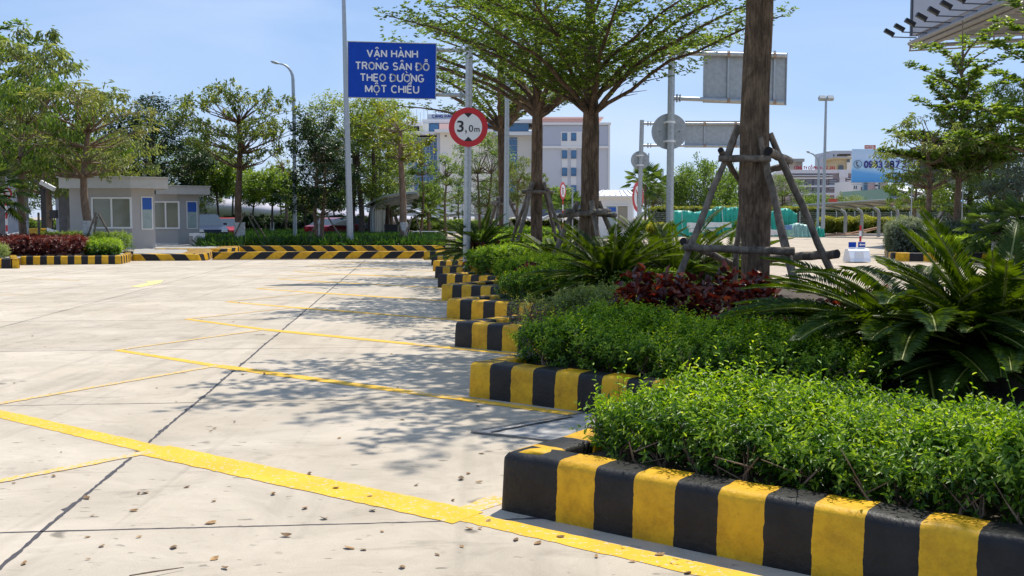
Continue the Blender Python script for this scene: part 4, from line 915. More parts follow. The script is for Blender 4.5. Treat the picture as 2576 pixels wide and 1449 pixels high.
W('arrow_triangles', tri, m_black, hs)
write(hs, '3', hc + Vector((-.185, -.018, .02)), .155, .27, m_black, bold=.03)
write(hs, ',', hc + Vector((-.055, -.018, -.115)), .035, .095, m_black, bold=.03)
write(hs, '0', hc + Vector((.065, -.018, -.03)), .105, .165, m_black, bold=.015)
write(hs, 'm', hc + Vector((.205, -.018, -.065)), .125, .095, m_black, bold=.03)
W('bracket', lambda m: (m.box(hc + Vector((0, .03, .2)), (.26, .04, .05)), m.box(hc + Vector((0, .03, -.2)), (.26, .04, .05))), m_galv2, hs)
# bare pole
p0, p1 = pt(1273, 606, 33), pt(1276, 190, 33)
bp_ = thing('steel_pole', 'plain round galvanised pole topped off inside the tree crowns', 'pole', p0)
W('pole', lambda m: m.tube([p0 - Z3 * .3, p1], [.095, .065], 16), m_galv, bp_); W('pole_cap', lambda m: m.disc(p1, (0, 0, 1), .07, .03, 14), m_galv2, bp_)
W('base_plate', lambda m: m.box(p0 - Z3 * .28, (.34, .34, .03)), m_galv2, bp_)
# sign gantry seen from behind (right)
def back_gantry(label, xb, yb, xt, yt, Y, r, arms, panel, panel_label, disc, disc_label, ribs, dirt=True):
    s = Y / F; a, b = pt(xb, yb, Y), pt(xt, yt, Y); o = thing('sign_pole', label, 'sign pole', a)
    W('pole', lambda m: m.tube([a - Z3 * .4, b], [r, r * .9], 18), m_galv, o)
    for (x0, y0, x1, y1, rr_) in arms:
        W('arm', lambda m: m.tube([pt(x0, y0, Y), pt(x1, y1, Y)], rr_, 12), m_galv, o)
        W('flange', lambda m: (m.box(pt(x0 + 12 * r / .09, y0, Y), (.03, rr_ * 3, rr_ * 3.6)), m.box(pt(x0 + 19 * r / .09, y0, Y), (.025, rr_ * 3, rr_ * 3.2))), m_galv2, o)
    po = thing('sign_board', panel_label, 'sign board', pt(panel[0], panel[1], Y + .12))
    x0, y0, x1, y1, k = panel; c4 = [pt(x0, y1, Y + .12), pt(x1 - 3, y1 + k, Y + .12), pt(x1, y0 + k, Y + .12), pt(x0 + 2, y0, Y + .12)]
    W('back_sheet', lambda m: m.slab(c4, (0, .02, 0)), m_galv2, po)
    def fr(m):
        for i in range(4): p, q = c4[i], c4[(i + 1) % 4]; m.slab([p, q, q - Vector((0, .05, 0)), p - Vector((0, .05, 0))], (c4[(i + 2) % 4] - q).normalized() * .02)
    W('edge_frame', fr, m_galv, po)
    for rx in ribs:
        W('rib', lambda m: m.box((pt(rx, y0, Y + .09) + pt(rx, y1, Y + .09)) / 2, (.05, .04, (y1 - y0) * s * .97)), m_galv, po)
        for (ax0, ay0, ax1, ay1, rr_) in arms:
            yy = ay0 + (ay1 - ay0) * (rx - ax0) / (ax1 - ax0)
            W('clamp', lambda m: m.tube([pt(rx - 3, yy, Y), pt(rx + 4, yy, Y)], rr_ * 1.18, 12), m_rust, po)
    dx, dy, dr_ = disc; do = thing('round_sign', disc_label, 'traffic sign', pt(dx, dy, Y + r + .03)); dc = pt(dx, dy, Y + r + .03)
    W('back_plate', lambda m: m.disc(dc, (0, 1, 0), dr_ * s, .012, 48), m_galv2, do)
    W('stiffener', lambda m: m.box(dc + Vector((-.0, -.02, 0)), (.05, .03, dr_ * s * 1.7)), m_galv, do)
    for q in (.5, -.55):
        W('strap', lambda m: (m.tube([dc + Vector((-.0, -r - .02, dr_ * s * q - .025)), dc + Vector((0, -r - .02, dr_ * s * q + .025))], r * 1.22, 14), m.box(dc + Vector((0, -.02, dr_ * s * q)), (r * 3.2, .03, .05))), m_white, do)
    W('bolt', lambda m: (m.disc(dc + Vector((dr_ * s * .55, -.012, 0)), (0, 1, 0), .018, .02, 8), m.disc(dc + Vector((-dr_ * s * .55, -.012, 0)), (0, 1, 0), .018, .02, 8)), m_steel, do)
back_gantry('tall grey pole right of the big tree holding sign boards seen from behind', 1684, 590, 1690, 117, 27, .097,
            [(1692, 133, 1978, 140, .062), (1690, 247, 1972, 258, .055)], (1768, 127, 1980, 258, 7), 'grey back of the large sign board behind the nearest tree trunk, clamps rusty',
            (1684, 331, 45), 'round road sign seen from behind, strapped to the tall grey pole', (1832, 1948))
back_gantry('shorter grey pole farther back, left of the tall one, holding a long sign board', 1607, 575, 1615, 302, 40, .09,
            [(1618, 311, 1905, 311, .05), (1618, 366, 1905, 368, .05)], (1722, 304, 1905, 371, 1), 'long narrow sign board seen from behind, partly hidden by the round sign',
            (1610, 403, 23), 'small round sign seen from behind on the shorter grey pole', (1772, 1850))
def nosign(label, x, y, Y, rx, ry, ybase, rot=0):
    s = Y / F; c = pt(x, y, Y); o = thing('traffic_sign', label, 'traffic sign', pt(x, ybase, Y)); E3 = Matrix.Rotation(rot, 3, 'Z'); nn = E3 @ Vector((0, 1, 0))
    W('red_ring', lambda m: m.disc(c, nn, ry * s, .02, 32), m_red, o)
    W('white_face', lambda m: m.disc(c - nn * .01, nn, ry * s * .72, .012, 32), m_signwhite, o)
    ax = E3 @ Vector((1, 0, 0)); 
    W('arrow_symbol', lambda m: (m.slab([c - nn * .02 + ax * k * ry * s + Z3 * z * ry * s for k, z in ((-.22, -.45), (-.08, -.45), (-.08, .2), (.2, .2), (.2, .32), (-.22, .32))], -nn * .002),), m_black, o)
    W('red_slash', lambda m: m.slab([c - nn * .024 + ax * k * ry * s + Z3 * z * ry * s for k, z in ((-.5, .42), (-.42, .5), (.5, -.42), (.42, -.5))], -nn * .002), m_red, o)
    h = c.z - ry * s * .9 - pt(x, ybase, Y).z; n = 7
    for i in range(n):
        z0 = pt(x, ybase, Y).z + h * i / n
        W('post_band', lambda m: m.tube([Vector((c.x, c.y + .03, z0)), Vector((c.x, c.y + .03, z0 + h / n))], .035, 10), m_red if i % 2 == 0 else m_white, o)
    return o
nosign('red and white no turn sign edge on, right of the white guard booth', 1605, 495, 52, 6, 38, 600, R(62))
nosign('no turn sign on a candy striped post between the propped trees', 1416, 480, 60, 5, 22, 604, R(68))
nosign('no left turn sign on a red striped post at the far left edge', 13, 487, 40, 7, 16, 615, R(40))

# lamp posts
def lamp(label, x, yb, Y, pts, r0, r1, heads=(), arms=(), name='street_lamp'):
    P_ = [pt(px, py, Y) for px, py in pts]; o = thing(name, label, 'street lamp', pt(x, yb, Y)); n = len(P_)
    W('pole', lambda m: m.tube([pt(x, yb, Y)] + P_, [r0 + (r1 - r0) * i / n for i in range(n + 1)], 12), m_pole, o)
    for ar in arms: W('arm', lambda m: m.tube([pt(px, py, Y) for px, py in ar], r1, 8), m_pole, o)
    for (hx, hy, hx2, hy2, wd) in heads:
        p, q = pt(hx, hy, Y), pt(hx2, hy2, Y)
        W('lamp_head', lambda m: (m.tube([p, p.lerp(q, .3), p.lerp(q, .8), q], [wd * .5, wd, wd * .9, wd * .4], 8)), m_galv2, o)
    return o
def curve(x0, y0, x1, y1, n=7): return [(x1 + (x0 - x1) * math.cos(t), y0 + (y1 - y0) * math.sin(t)) for t in np.linspace(0, math.pi / 2, n)]
lamp('tall street lamp with a curved arm to the left, nearer the middle of the sky', 742, 600, 52, [(740, 300), (737, 200)] + curve(737, 200, 702, 160)[1:], .10, .035, [(702, 160, 681, 154, .07)])
lamp('very tall tapering pole running out of frame left of the blue board', 881, 604, 47, [(871, 250), (864, -20)], .15, .085, name='tall_pole')
lamp('street lamp with its arm showing above the dark trees at the left', 352, 560, 90, [(345, 300), (345, 262), (358, 250), (375, 245)], .1, .05, [(375, 245, 395, 241, .12)])
lamp('far street lamp with an arm to the right, behind the umbrella shaped tree', 619, 575, 110, [(619, 420)] + curve(619, 405, 640, 378), .1, .05, [(640, 378, 658, 374, .1)])
lamp('far street lamp seen through the low trees left of the umbrella shaped tree', 573, 575, 120, [(573, 430), (572, 405)] + [(568, 392), (560, 384)], .1, .05, [(560, 384, 551, 382, .1)])
lamp('double armed street lamp beside the tall floodlight mast at the right', 2057, 572, 78, [(2060, 410)] + [(2056, 398), (2046, 388), (2036, 384)], .1, .045, [(2036, 384, 2029, 380, .09), (2078, 385, 2086, 381, .09)], [[(2059, 410), (2062, 397), (2069, 389), (2078, 385)]])
fm = lamp('tall floodlight mast with two square lamps, right of the nearest tree', 2070, 575, 74, [(2074, 420), (2078, 252)], .14, .08, name='floodlight_mast')
W('crossbar', lambda m: m.tube([pt(2062, 251, 74), pt(2098, 251, 74)], .04, 8), m_pole, fm)
for xx in (2068, 2088):
    W('lamp_head', lambda m: m.box(pt(xx, 247, 74), (.46, .3, .26), rot=Euler((R(-35), 0, R(10))).to_matrix()), m_galv2, fm)
for i, (x, yb, yt, Y, lb) in enumerate(((1896, 590, 388, 110, 'thin far pole just right of the tree trunk, above the tarps'), (1632, 575, 385, 105, 'thin grey pole beside the far fan palms'), (1668, 575, 430, 120, 'thin grey pole in front of the bushy trees, left one'),
                                         (1163, 560, 400, 95, 'thin post behind the shelter, left of the height limit sign'), (1440, 590, 470, 80, 'thin grey post right of the candy striped one'), (2190, 575, 500, 100, 'thin post below the phone number billboard'), (1213, 590, 470, 85, 'thin post among the saplings before the office tower'))):
    o = thing('steel_pole', lb, 'pole', pt(x, yb, Y)); W('pole', lambda m: m.tube([pt(x, yb, Y), pt(x, yt, Y)], .06, 8), m_pole, o)

# ================================================================== left side: islands, booths
m_booth = M('booth_panel', (.41, .40, .39), .6, .1, .05, 2)
m_roofe = M('booth_roof_edge', (.47, .46, .425), .6, .1, .06)
m_blind = M('blind_glass', (.19, .20, .15), .12, 0, .08, 5, spec=.8)
m_bluefilm = M('blue_film', (.01, .09, .42), .25, 0, .05)
m_paleglass = M('pale_glass', (.30, .38, .37), .15, 0, .15, 4, spec=.7)
def isl(name, pts, label, z=.2):
    o = MB().prism([(p.x, p.y) for p in pts], 0, z).build(name, M('island_paving', (.34, .32, .29), .85, 0, .12)); o['kind'] = 'structure'; return o
# left hedge island
e0, e1 = gd(-60, 668), gd(310, 664)
kerb('island_kerb', 'striped kerb of the left hedge island, under the copper hedge', [gd(52, 667), gd(305, 664.5), gd(325, 660), gd(332, 655)], lambda d: d / .40 + .1, slope=0, h=.27, width=.22, group='kerbs of the left islands')
kerb('island_kerb', 'short striped kerb end at the left edge of the frame', [gd(-120, 676), gd(48, 675.5), gd(44, 664)], lambda d: d / .62 + .28, h=.28, width=.22, group='kerbs of the left islands')
isl('hedge_island', [gd(-200, 668), gd(52, 666), gd(310, 662), gd(330, 655), gd(190, 636), gd(-260, 636)], '', .22)
hedge('copper_hedge', 'clipped copper red hedge in front of the guard booth at the left', [gd(-70, 664), gd(215, 660), gd(228, 655), gd(200, 648), gd(-80, 650)], .22, .68, 5200, .085, lf_red2, detail=1, sprig=.17, amp=.07, stems=0, val=.5, wid=.6, up=.6)
hedge('hedge', 'short clipped green hedge beside the copper one at the left booth', [gd(222, 660), gd(300, 659), gd(300, 650), gd(222, 652)], .22, .58, 3000, .07, lf_hedge, detail=1, sprig=.18, amp=.07, stems=0, val=.5)
hedge('bush', 'small olive bush at the far left kerb end', [gd(-40, 672), gd(20, 671), gd(15, 664), gd(-40, 664)], .22, .55, 500, .06, lf_olive, detail=1, sprig=.15, amp=.04, stems=0, cat='bush')
hedge('ground_cover', None, [gd(90, 648), gd(320, 650), gd(330, 641), gd(90, 641)], .22, .75, 1500, .09, lf_mid, detail=1, sprig=.2, stems=0, cat=None, kind='stuff')
# booth islands with slanted stripes
def chev(name, label, a, b, h, slant, per, c=None, width=.35, ph=0):
    pts = [a, b] + ([c] if c else [])
    return kerb(name, label, pts, lambda d: d / per + ph, width=width, h=h, r=.02, slope=slant / per, group='slant striped kerbs at the gate', wob=.002)
kerb('island_kerb', 'slant striped kerb around the front of the first guard booth', [gd(332, 656), gd(500, 656), gd(526, 652), gd(537, 645), gd(530, 640)], lambda d: d / 1.0, width=.9, h=.22, r=.02, slope=.9, group='slant striped kerbs at the gate', wob=.002, corner=.3)
isl('booth_island', [gd(335, 652), gd(500, 652), gd(520, 649), gd(528, 642), gd(340, 637)], '', .20)
kerb('island_kerb', 'slant striped kerb around the front of the second guard booth', [gd(388, 640), gd(565, 640), gd(598, 636), gd(612, 631), gd(606, 627)], lambda d: d / 1.1 + .3, width=.9, h=.22, r=.02, slope=-.9, group='slant striped kerbs at the gate', wob=.002, corner=.3)
isl('booth_island', [gd(385, 637), gd(565, 637), gd(590, 634), gd(602, 629), gd(400, 622)], '', .20)
kerb('island_kerb', 'long front kerb with stripes slanting right across the far side of the lot', [gd(534, 652), gd(1118, 649)], lambda d: d / .92, width=.4, h=.25, r=.02, slope=-1.35, group='slant striped kerbs at the gate', wob=.002)
kerb('island_kerb', 'long rear kerb with stripes slanting left before the strappy green plants', [gd(596, 633.5), gd(1120, 632)], lambda d: d / .86, width=.35, h=.25, r=.02, slope=1.5, group='slant striped kerbs at the gate', wob=.002)
def booth(label, Y, x0, x1, x2, ytop, ybot, roof, win, slit, zb):
    s = Y / F; o = thing('guard_booth', label, 'booth', pt(x0, ybot, Y))
    A = pt(x0, ybot, Y); B = pt(x1, ybot, Y); zb_ = zb; zt = pt(x0, ytop, Y).z
    X0, X1 = A.x, B.x; X2 = pt(x2, ybot, Y + .75).x; X3 = pt(x2 - 6, ybot, Y + 2.6).x
    poly = [(X0, Y), (X1, Y), (X2, Y + .75), (X3, Y + 2.6), (X0, Y + 2.9)]
    # wall panels butt end to end
    def wall(m):
        m.prism(poly, zb_, zt)
    W('wall', wall, m_booth, o)
    ro, rl, rr_ = roof; p0 = pt(rl, ytop, Y - .5).x; p1 = pt(rr_, ytop, Y - .2).x
    rz0, rz1 = zt, pt(rl, ro, Y - .5).z
    W('roof', lambda m: (m.prism([(p0, Y - .5), (X1 + .15, Y - .5), (p1, Y + .35), (pt(rr_ - 4, 500, Y + 3).x, Y + 3.1), (p0, Y + 3.2)], rz0, rz1), m.prism([(p0 - .06, Y - .56), (X1 + .18, Y - .56), (p1 + .08, Y + .32), (pt(rr_ - 2, 500, Y + 3).x, Y + 3.2), (p0 - .06, Y + 3.3)], rz1 + .004, rz1 + .05)), m_roofe, o)
    wx0, wy0, wx1, wy1 = win; f = MB(); yf = Y - .03
    q0, q1 = pt(wx0, wy1, Y), pt(wx1, wy0, Y); t = .07
    for (cx, cz, dx, dz) in (((q0.x + q1.x) / 2, q0.z, q1.x - q0.x + t, t), ((q0.x + q1.x) / 2, q1.z, q1.x - q0.x + t, t), (q0.x, (q0.z + q1.z) / 2, t, q1.z - q0.z - t), (q1.x, (q0.z + q1.z) / 2, t, q1.z - q0.z - t), ((q0.x + q1.x) / 2, (q0.z + q1.z) / 2, t, q1.z - q0.z - t)):
        f.box((cx, Y - .025, cz), (dx, .06, dz))
    wo = f.build('window', m_white, o, world=True)
    for k in (0, 1):
        xa = q0.x + (q1.x - q0.x) * (.5 * k) + t / 2; xb = q0.x + (q1.x - q0.x) * (.5 * k + .5) - t / 2
        W('pane', lambda m: m.box(((xa + xb) / 2, Y - .008, (q0.z + q1.z) / 2), (xb - xa, .02, q1.z - q0.z - t)), m_blind, wo)
    # slit window on the chamfered corner
    dv = Vector((X2 - X1, .75, 0)).normalized(); nv = Vector((dv.y, -dv.x, 0)); L0 = math.hypot(X2 - X1, .75)
    za, zc = pt(x1, slit[1], Y).z, pt(x1, slit[0], Y).z
    def P4(u0, u1, z0, z1, off=.012): b0 = Vector((X1, Y, 0)); return [b0 + dv * u0 * L0 + nv * off + Z3 * z0, b0 + dv * u1 * L0 + nv * off + Z3 * z0, b0 + dv * u1 * L0 + nv * off + Z3 * z1, b0 + dv * u0 * L0 + nv * off + Z3 * z1]
    wo2 = W('window', lambda m: m.slab(P4(.40, .90, za - .05, zc + .05), nv * .02), m_white, o)
    W('pane', lambda m: m.slab(P4(.45, .85, za, zc - (zc - za) * .38, .034), nv * .01), m_paleglass, wo2)
    W('blue_film', lambda m: m.slab(P4(.45, .85, zc - (zc - za) * .38, zc, .034), nv * .012), m_bluefilm, wo2)
    for xx in (.62,):
        sx = X0 + (X1 - X0) * .94
        W('panel_joint', lambda m: m.box((sx, Y - .002, (zb_ + zt) / 2), (.012, .012, zt - zb_)), m_galv2, o)
    W('sill', lambda m: m.box(((X0 + X1) / 2, Y - .01, zb_ + .04), (X1 - X0 + .04, .06, .08)), m_white, o)
    return o
booth('nearer grey guard booth with a wide two pane window, behind the copper hedge', 43, 178, 333, 392, 474, 628, (447, 148, 412), (234, 498, 329, 573), (497, 575), .15)
booth('farther grey guard booth half hidden behind the nearer one', 50, 375, 448, 503, 489, 618, (469, 392, 520), (385, 508, 450, 574), (508, 574), .15)
# air conditioner unit
ac = thing('air_conditioner', 'white outdoor air conditioner unit against the farther guard booth', 'air conditioner', pt(492, 626, 47))
W('casing', lambda m: m.box(pt(494, 604, 47) + Vector((0, .15, 0)), (.62, .34, .62)), m_white, ac)
W('fan_grille', lambda m: m.disc(pt(498, 604, 47) + Vector((.04, -.03, 0)), (0, 1, 0), .22, .02, 24), m_galv2, ac)
for k in range(7): W('vent_slat', lambda m: m.box(pt(486, 595 + k * 3.2, 47) + Vector((-.08, -.03, 0)), (.16, .02, .02)), m_black, ac)
W('foot', lambda m: (m.box(pt(487, 622, 47) + Vector((0, .15, 0)), (.06, .3, .12)), m.box(pt(501, 622, 47) + Vector((0, .15, 0)), (.06, .3, .12))), m_steel, ac)
# concrete entrance canopy behind the booths
m_gc = M('grey_concrete', (.10, .10, .11), .8, 0, .2, 3, col2=(.15, .15, .16)); m_gc2 = M('pale_blue_concrete', (.33, .36, .42), .8, 0, .1, 3)
cn = thing('entrance_canopy', 'large dark concrete entrance canopy on columns behind the left trees', 'canopy', pt(60, 600, 58))
W('column', lambda m: m.box(pt(42, 515, 58), (.95, .8, 5.0)), m_gc2, cn); W('column', lambda m: m.box(pt(163, 525, 58), (.45, .5, 4.2)), m_gc, cn); W('column', lambda m: m.box(pt(14, 530, 61), (.5, .8, 4.0)), m_gc, cn); W('column', lambda m: m.box(pt(151, 548, 64), (.3, .5, 3.2)), m_gc2, cn)
W('roof_slab', lambda m: (m.slab([pt(20, 440, 57), pt(178, 452, 57), pt(178, 428, 57), pt(20, 400, 57)], (0, 8, 0)),), m_gc, cn)
W('beam', lambda m: m.slab([pt(85, 470, 57.5), pt(172, 498, 57.5), pt(172, 470, 57.5), pt(85, 448, 57.5)], (0, .6, 0)), m_gc, cn)
W('beam', lambda m: m.slab([pt(88, 476, 59), pt(152, 500, 59), pt(152, 505, 59), pt(88, 482, 59)], (0, .3, 0)), m_gc2, cn)
for k in range(7): W('roof_fin', lambda m: m.slab([pt(84 + k * 14, 428, 58), pt(92 + k * 14, 428, 58), pt(100 + k * 14, 396, 58), pt(92 + k * 14, 396, 58)], (0, 3, 0)), M('stained_concrete', (.22, .22, .20), .85, 0, .3, 2), cn)
W('fascia', lambda m: m.slab([pt(95, 452, 56.8), pt(150, 455, 56.8), pt(150, 449, 56.8), pt(95, 443, 56.8)], (0, .1, 0)), m_conc, cn)
# gate furniture at the left
o = thing('cabinet', 'yellow barrier gate cabinet between the trees left of the booth', 'cabinet', pt(90, 620, 40)); m_yel = M('cabinet_yellow', (.62, .36, .02), .5, 0, .1)
W('body', lambda m: m.box(pt(89, 598, 40), (.62, .35, .68)), m_yel, o); W('cap', lambda m: m.box(pt(89, 576, 40), (.66, .4, .05)), m_yel, o); W('door_seam', lambda m: m.box(pt(98, 598, 39.8), (.02, .02, .6)), m_black, o)
o = thing('camera_post', 'black post with a white surveillance camera on top, left of the booth', 'camera post', pt(112, 615, 41)); 
W('post', lambda m: m.box(pt(110, 545, 41), (.14, .14, 2.2)), m_black, o); W('camera', lambda m: m.box(pt(120, 467, 40.9), (.60, .18, .16), rot=Euler((0, R(28), 0)).to_matrix()), m_white, o)
W('bracket', lambda m: m.box(pt(112, 478, 41), (.10, .1, .12)), m_black, o)
o = thing('camera', 'black boxed camera on a curved bracket beside the camera post', 'camera', pt(136, 570, 42)); W('housing', lambda m: m.box(pt(136, 539, 42), (.26, .2, .34)), m_black, o)
W('bracket', lambda m: (m.tube([pt(115, 536, 42), pt(130, 536, 42)], .02, 6), m.tube([pt(124, 545, 42), pt(128, 556, 42), pt(136, 556, 42), pt(138, 545, 42)], .02, 6)), m_black, o); W('stand', lambda m: m.tube([pt(132, 556, 42), pt(132, 600, 42)], .03, 6), m_black, o)
o = thing('camera', 'low white camera just above the red railing', 'camera', pt(123, 580, 42)); W('housing', lambda m: m.box(pt(125, 580, 42), (.62, .18, .16), rot=Euler((0, R(16), 0)).to_matrix()), m_white, o); W('stand', lambda m: m.tube([pt(118, 582, 42), pt(118, 612, 42)], .03, 6), m_black, o)
o = thing('railing', 'low red railing with a white top bar left of the guard booth', 'railing', pt(118, 612, 42)); m_rail = M('railing_red', (.35, .02, .025), .5, 0, .1)
W('top_bar', lambda m: m.tube([pt(117, 589, 42), pt(160, 588, 42), pt(163, 592, 42), pt(163, 612, 42)], .05, 8), m_white, o)
for k in range(12): W('bar', lambda m: m.tube([pt(118 + k * 3.6, 591, 42), pt(118 + k * 3.6, 612, 42)], .018, 5), m_rail, o)
W('rail', lambda m: (m.tube([pt(118, 594, 42), pt(160, 594, 42)], .025, 6), m.tube([pt(118, 610, 42), pt(160, 610, 42)], .025, 6)), m_rail, o)
o = thing('barrier_arm', 'white barrier arm lying low at the far left edge', 'barrier', pt(0, 595, 40)); W('arm', lambda m: m.tube([pt(-60, 601, 40), pt(0, 597, 40), pt(52, 585, 40)], .045, 8), m_white, o)

# ================================================================== strip of strappy plants and what stands in it
strip = [gd(500, 631), gd(1110, 630), gd(1110, 612), gd(1000, 608), gd(500, 607)]
g_ = MB(); g_.prism([(p.x, p.y) for p in [gd(480, 631.5), gd(1140, 630.5), gd(1140, 604), gd(480, 603)]], -.02, .12); tag(g_.build('planting_bed', m_soil), kind='structure')
def straps(name, poly, n, h, mat, zb=.1, seed=3):
    poly = [(p[0], p[1]) for p in poly]; xs = [p[0] for p in poly]; ys = [p[1] for p in poly]; X = rng.uniform(min(xs), max(xs), n * 4); Y = rng.uniform(min(ys), max(ys), n * 4); k = in_poly(X, Y, poly); X = X[k][:n]; Y = Y[k][:n]; n = len(X)
    cx_ = np.repeat(X, 6) + rng.normal(size=n * 6) * .05; cy_ = np.repeat(Y, 6) + rng.normal(size=n * 6) * .05; P = np.stack([cx_, cy_, np.full(n * 6, zb)], 1); D = rng.normal(size=(n * 6, 3)) * .45 + np.array([0, 0, 1])
    v_, f_, a_ = leaf_arrays(P, D, unit(n * 6), h * rng.uniform(.6, 1.2, n * 6), .07, rng.beta(2, 2, n * 6), 2, .1, .35); return tag(link(name, np_mesh(name, v_, f_, a_, mat)), kind='stuff')
straps('strappy_plants', strip, 5200, .5, lf_lily)
straps('strappy_plants', [gd(500, 607), gd(930, 607), gd(930, 596), gd(500, 596)], 2600, .6, lf_lily, 0)
g_ = MB(); g_.prism([(p.x, p.y) for p in [gd(250, 600), gd(930, 600), gd(930, 581), gd(250, 581)]], -.02, .06); tag(g_.build('lawn', M('lawn_green', (.06, .09, .03), .9, 0, .3, 4)), kind='structure')
# curved roof walkway shelter
m_zinc = M('painted_steel_grey', (.30, .34, .34), .5, .2, .08)
m_corr = M('corrugated_roof', (.36, .39, .37), .5, .2, .15, 5)
wk = thing('walkway_shelter', 'curved roof steel walkway shelter behind the strappy plants', 'shelter', pt(931, 607, 62))
def rib(x0, Y, sc2=1.0, skew=0):
    base = pt(x0, 0, Y).x; g0 = Vector((base, Y, 0)); w_, hh = 2.65, 2.15
    return [g0, g0 + Z3 * 1.75] + [g0 + Vector((w_ * .38 * (1 - math.cos(t)), 0, 1.75 + .72 * math.sin(t))) for t in np.linspace(.15, 1.5, 6)] + [g0 + Vector((w_, 0, 2.88))]
for k in range(13):
    Y = 62 + k * 2.2; x0 = 931 + (k * 2.2) * 1.9
    W('rib', lambda m: m.tube(rib(x0 + (2 if k else 0), Y), .05 if k else .09, 6), m_zinc, wk)
def roofsheet(m):
    prof = [(-.45, 2.12), (-.1, 2.38), (.35, 2.60), (.9, 2.78), (1.6, 2.90), (2.4, 2.97), (2.75, 2.98)]
    n = 26; rows = []
    for j in range(n + 1):
        Y = 61.4 + j * 1.1; bx = pt(931 + (Y - 62) * 1.9, 0, Y).x
        rows.append([Vector((bx + px, Y, pz + (.03 if j % 2 else 0))) for px, pz in prof])
    k = len(prof); vs = [p for r_ in rows for p in r_]; fs = [(j * k + i, j * k + i + 1, (j + 1) * k + i + 1, (j + 1) * k + i) for j in range(n) for i in range(k - 1)]; m.add(vs, fs, 0, True)
    vs2 = [p - Z3 * .06 for p in vs]; m.add(vs2, [f[::-1] for f in fs], 0, True)
    m.add(rows[0] + [p - Z3 * .12 for p in rows[0]], [(i, k + i, k + i + 1, i + 1) for i in range(k - 1)])
W('roof_sheet', roofsheet, m_corr, wk)
W('side_wall', lambda m: m.add([Vector((pt(931 + (Y - 62) * 1.9, 0, Y).x - .03, Y, z)) for Y in (62, 90) for z in (0, 2.0)], [(0, 1, 3, 2)]), m_zinc, wk)
W('front_post', lambda m: m.box(pt(936, 563, 62), (.22, .08, 2.1)), m_zinc, wk)
for k in range(5): W('batten', lambda m: m.tube([pt(1012 + 0, 500 + k * 7, 63), pt(1036, 499 + k * 7, 63)], .035, 5), m_zinc, wk)
o = thing('litter_bin', 'black square bin standing inside the curved walkway shelter', 'bin', pt(985, 603, 63)); W('body', lambda m: m.box(pt(985, 586, 63), (.80, .5, .95)), m_black, o); W('lid', lambda m: m.box(pt(985, 566, 63), (.86, .56, .06)), m_black, o)
# low railing and slab by the shelter
o = thing('railing', 'low grey pipe railing on the far pavement left of the sign pole', 'railing', pt(1040, 612, 60))
for (xa, ya, xb, yb) in ((1038, 583, 1100, 583), (1100, 583, 1150, 585), (1038, 611, 1150, 612)): W('rail', lambda m: m.tube([pt(xa, ya, 58), pt(xb, yb, 58)], .035, 6), m_galv, o)
for xx in (1038, 1112): W('post', lambda m: m.tube([pt(xx, 583, 58), pt(xx, 614, 58)], .035, 6), m_galv, o)
g_ = MB(); g_.prism([(p.x, p.y) for p in [gd(985, 604), gd(1160, 606), gd(1160, 590), gd(990, 590)]], 0, .14); tag(g_.build('pavement', m_slabr), kind='structure')
# viaduct with a rounded belly
m_via = M('viaduct_concrete', (.38, .36, .42), .7, 0, .08, .6, col2=(.50, .48, .53))
vd = thing('viaduct', 'long rounded concrete viaduct ramp sloping down behind the row of young trees', 'viaduct', pt(520, 560, 100))
VP = [(440, 488, 540, 92), (520, 497, 545, 95), (600, 503, 552, 98), (680, 512, 560, 101), (760, 520, 565, 104), (840, 526, 567, 108), (930, 535, 566, 112), (1060, 548, 564, 118), (1180, 556, 566, 124)]
def via(m):
    rows = []; n = 12
    for (x, yt, yb, Y) in VP:
        t_, b_ = pt(x, yt, Y), pt(x, yb, Y); c = (t_ + b_) / 2; h = (t_.z - b_.z) / 2
        rows.append([Vector((c.x, Y + 2.5 - 2.6 * math.cos(a), t_.z - (1 - math.sin(a) * 0) * 0 - h * (1 - math.cos(a + math.pi / 2 - math.pi / 2)) * 0 - (h * 2) * f)) for a, f in zip(np.linspace(-.9, 1.45, n), np.linspace(0, 1, n) ** 1.0)])
    vs = [p for r_ in rows for p in r_]; fs = [(j * n + i, j * n + i + 1, (j + 1) * n + i + 1, (j + 1) * n + i) for j in range(len(rows) - 1) for i in range(n - 1)]; m.add(vs, fs, 0, True)
    # top deck
    vs = [q for r_ in rows for q in (r_[0], r_[0] + Vector((0, 7, 0)))]; m.add(vs, [(2 * j, 2 * j + 1, 2 * j + 3, 2 * j + 2) for j in range(len(rows) - 1)])
W('deck', via, m_via, vd)
for dz in (.35, .75): W('rail', lambda m: m.tube([pt(x, yt, Y + 1.2) + Z3 * dz for x, yt, yb, Y in VP], .07, 6), m_galv, vd)
for k in range(22):
    x = 520 + k * 29; i = max(j for j in range(len(VP)) if VP[j][0] <= x); i = min(i, len(VP) - 2); t = (x - VP[i][0]) / (VP[i + 1][0] - VP[i][0]); yt = VP[i][1] + t * (VP[i + 1][1] - VP[i][1]); Y = VP[i][3] + t * (VP[i + 1][3] - VP[i][3])
    W('rail_post', lambda m: m.slab([pt(x - 2, yt + 4, Y + 1.1), pt(x + 1.5, yt + 4, Y + 1.1), pt(x - 2.5, yt - 19, Y + 1.1), pt(x - 6, yt - 19, Y + 1.1)], (0, .15, 0)), m_galv, vd)
for x in (560, 700, 850): W('pier', lambda m: m.box(pt(x, 570, 112), (2.0, 1.5, 3.0)), m_gc, vd)
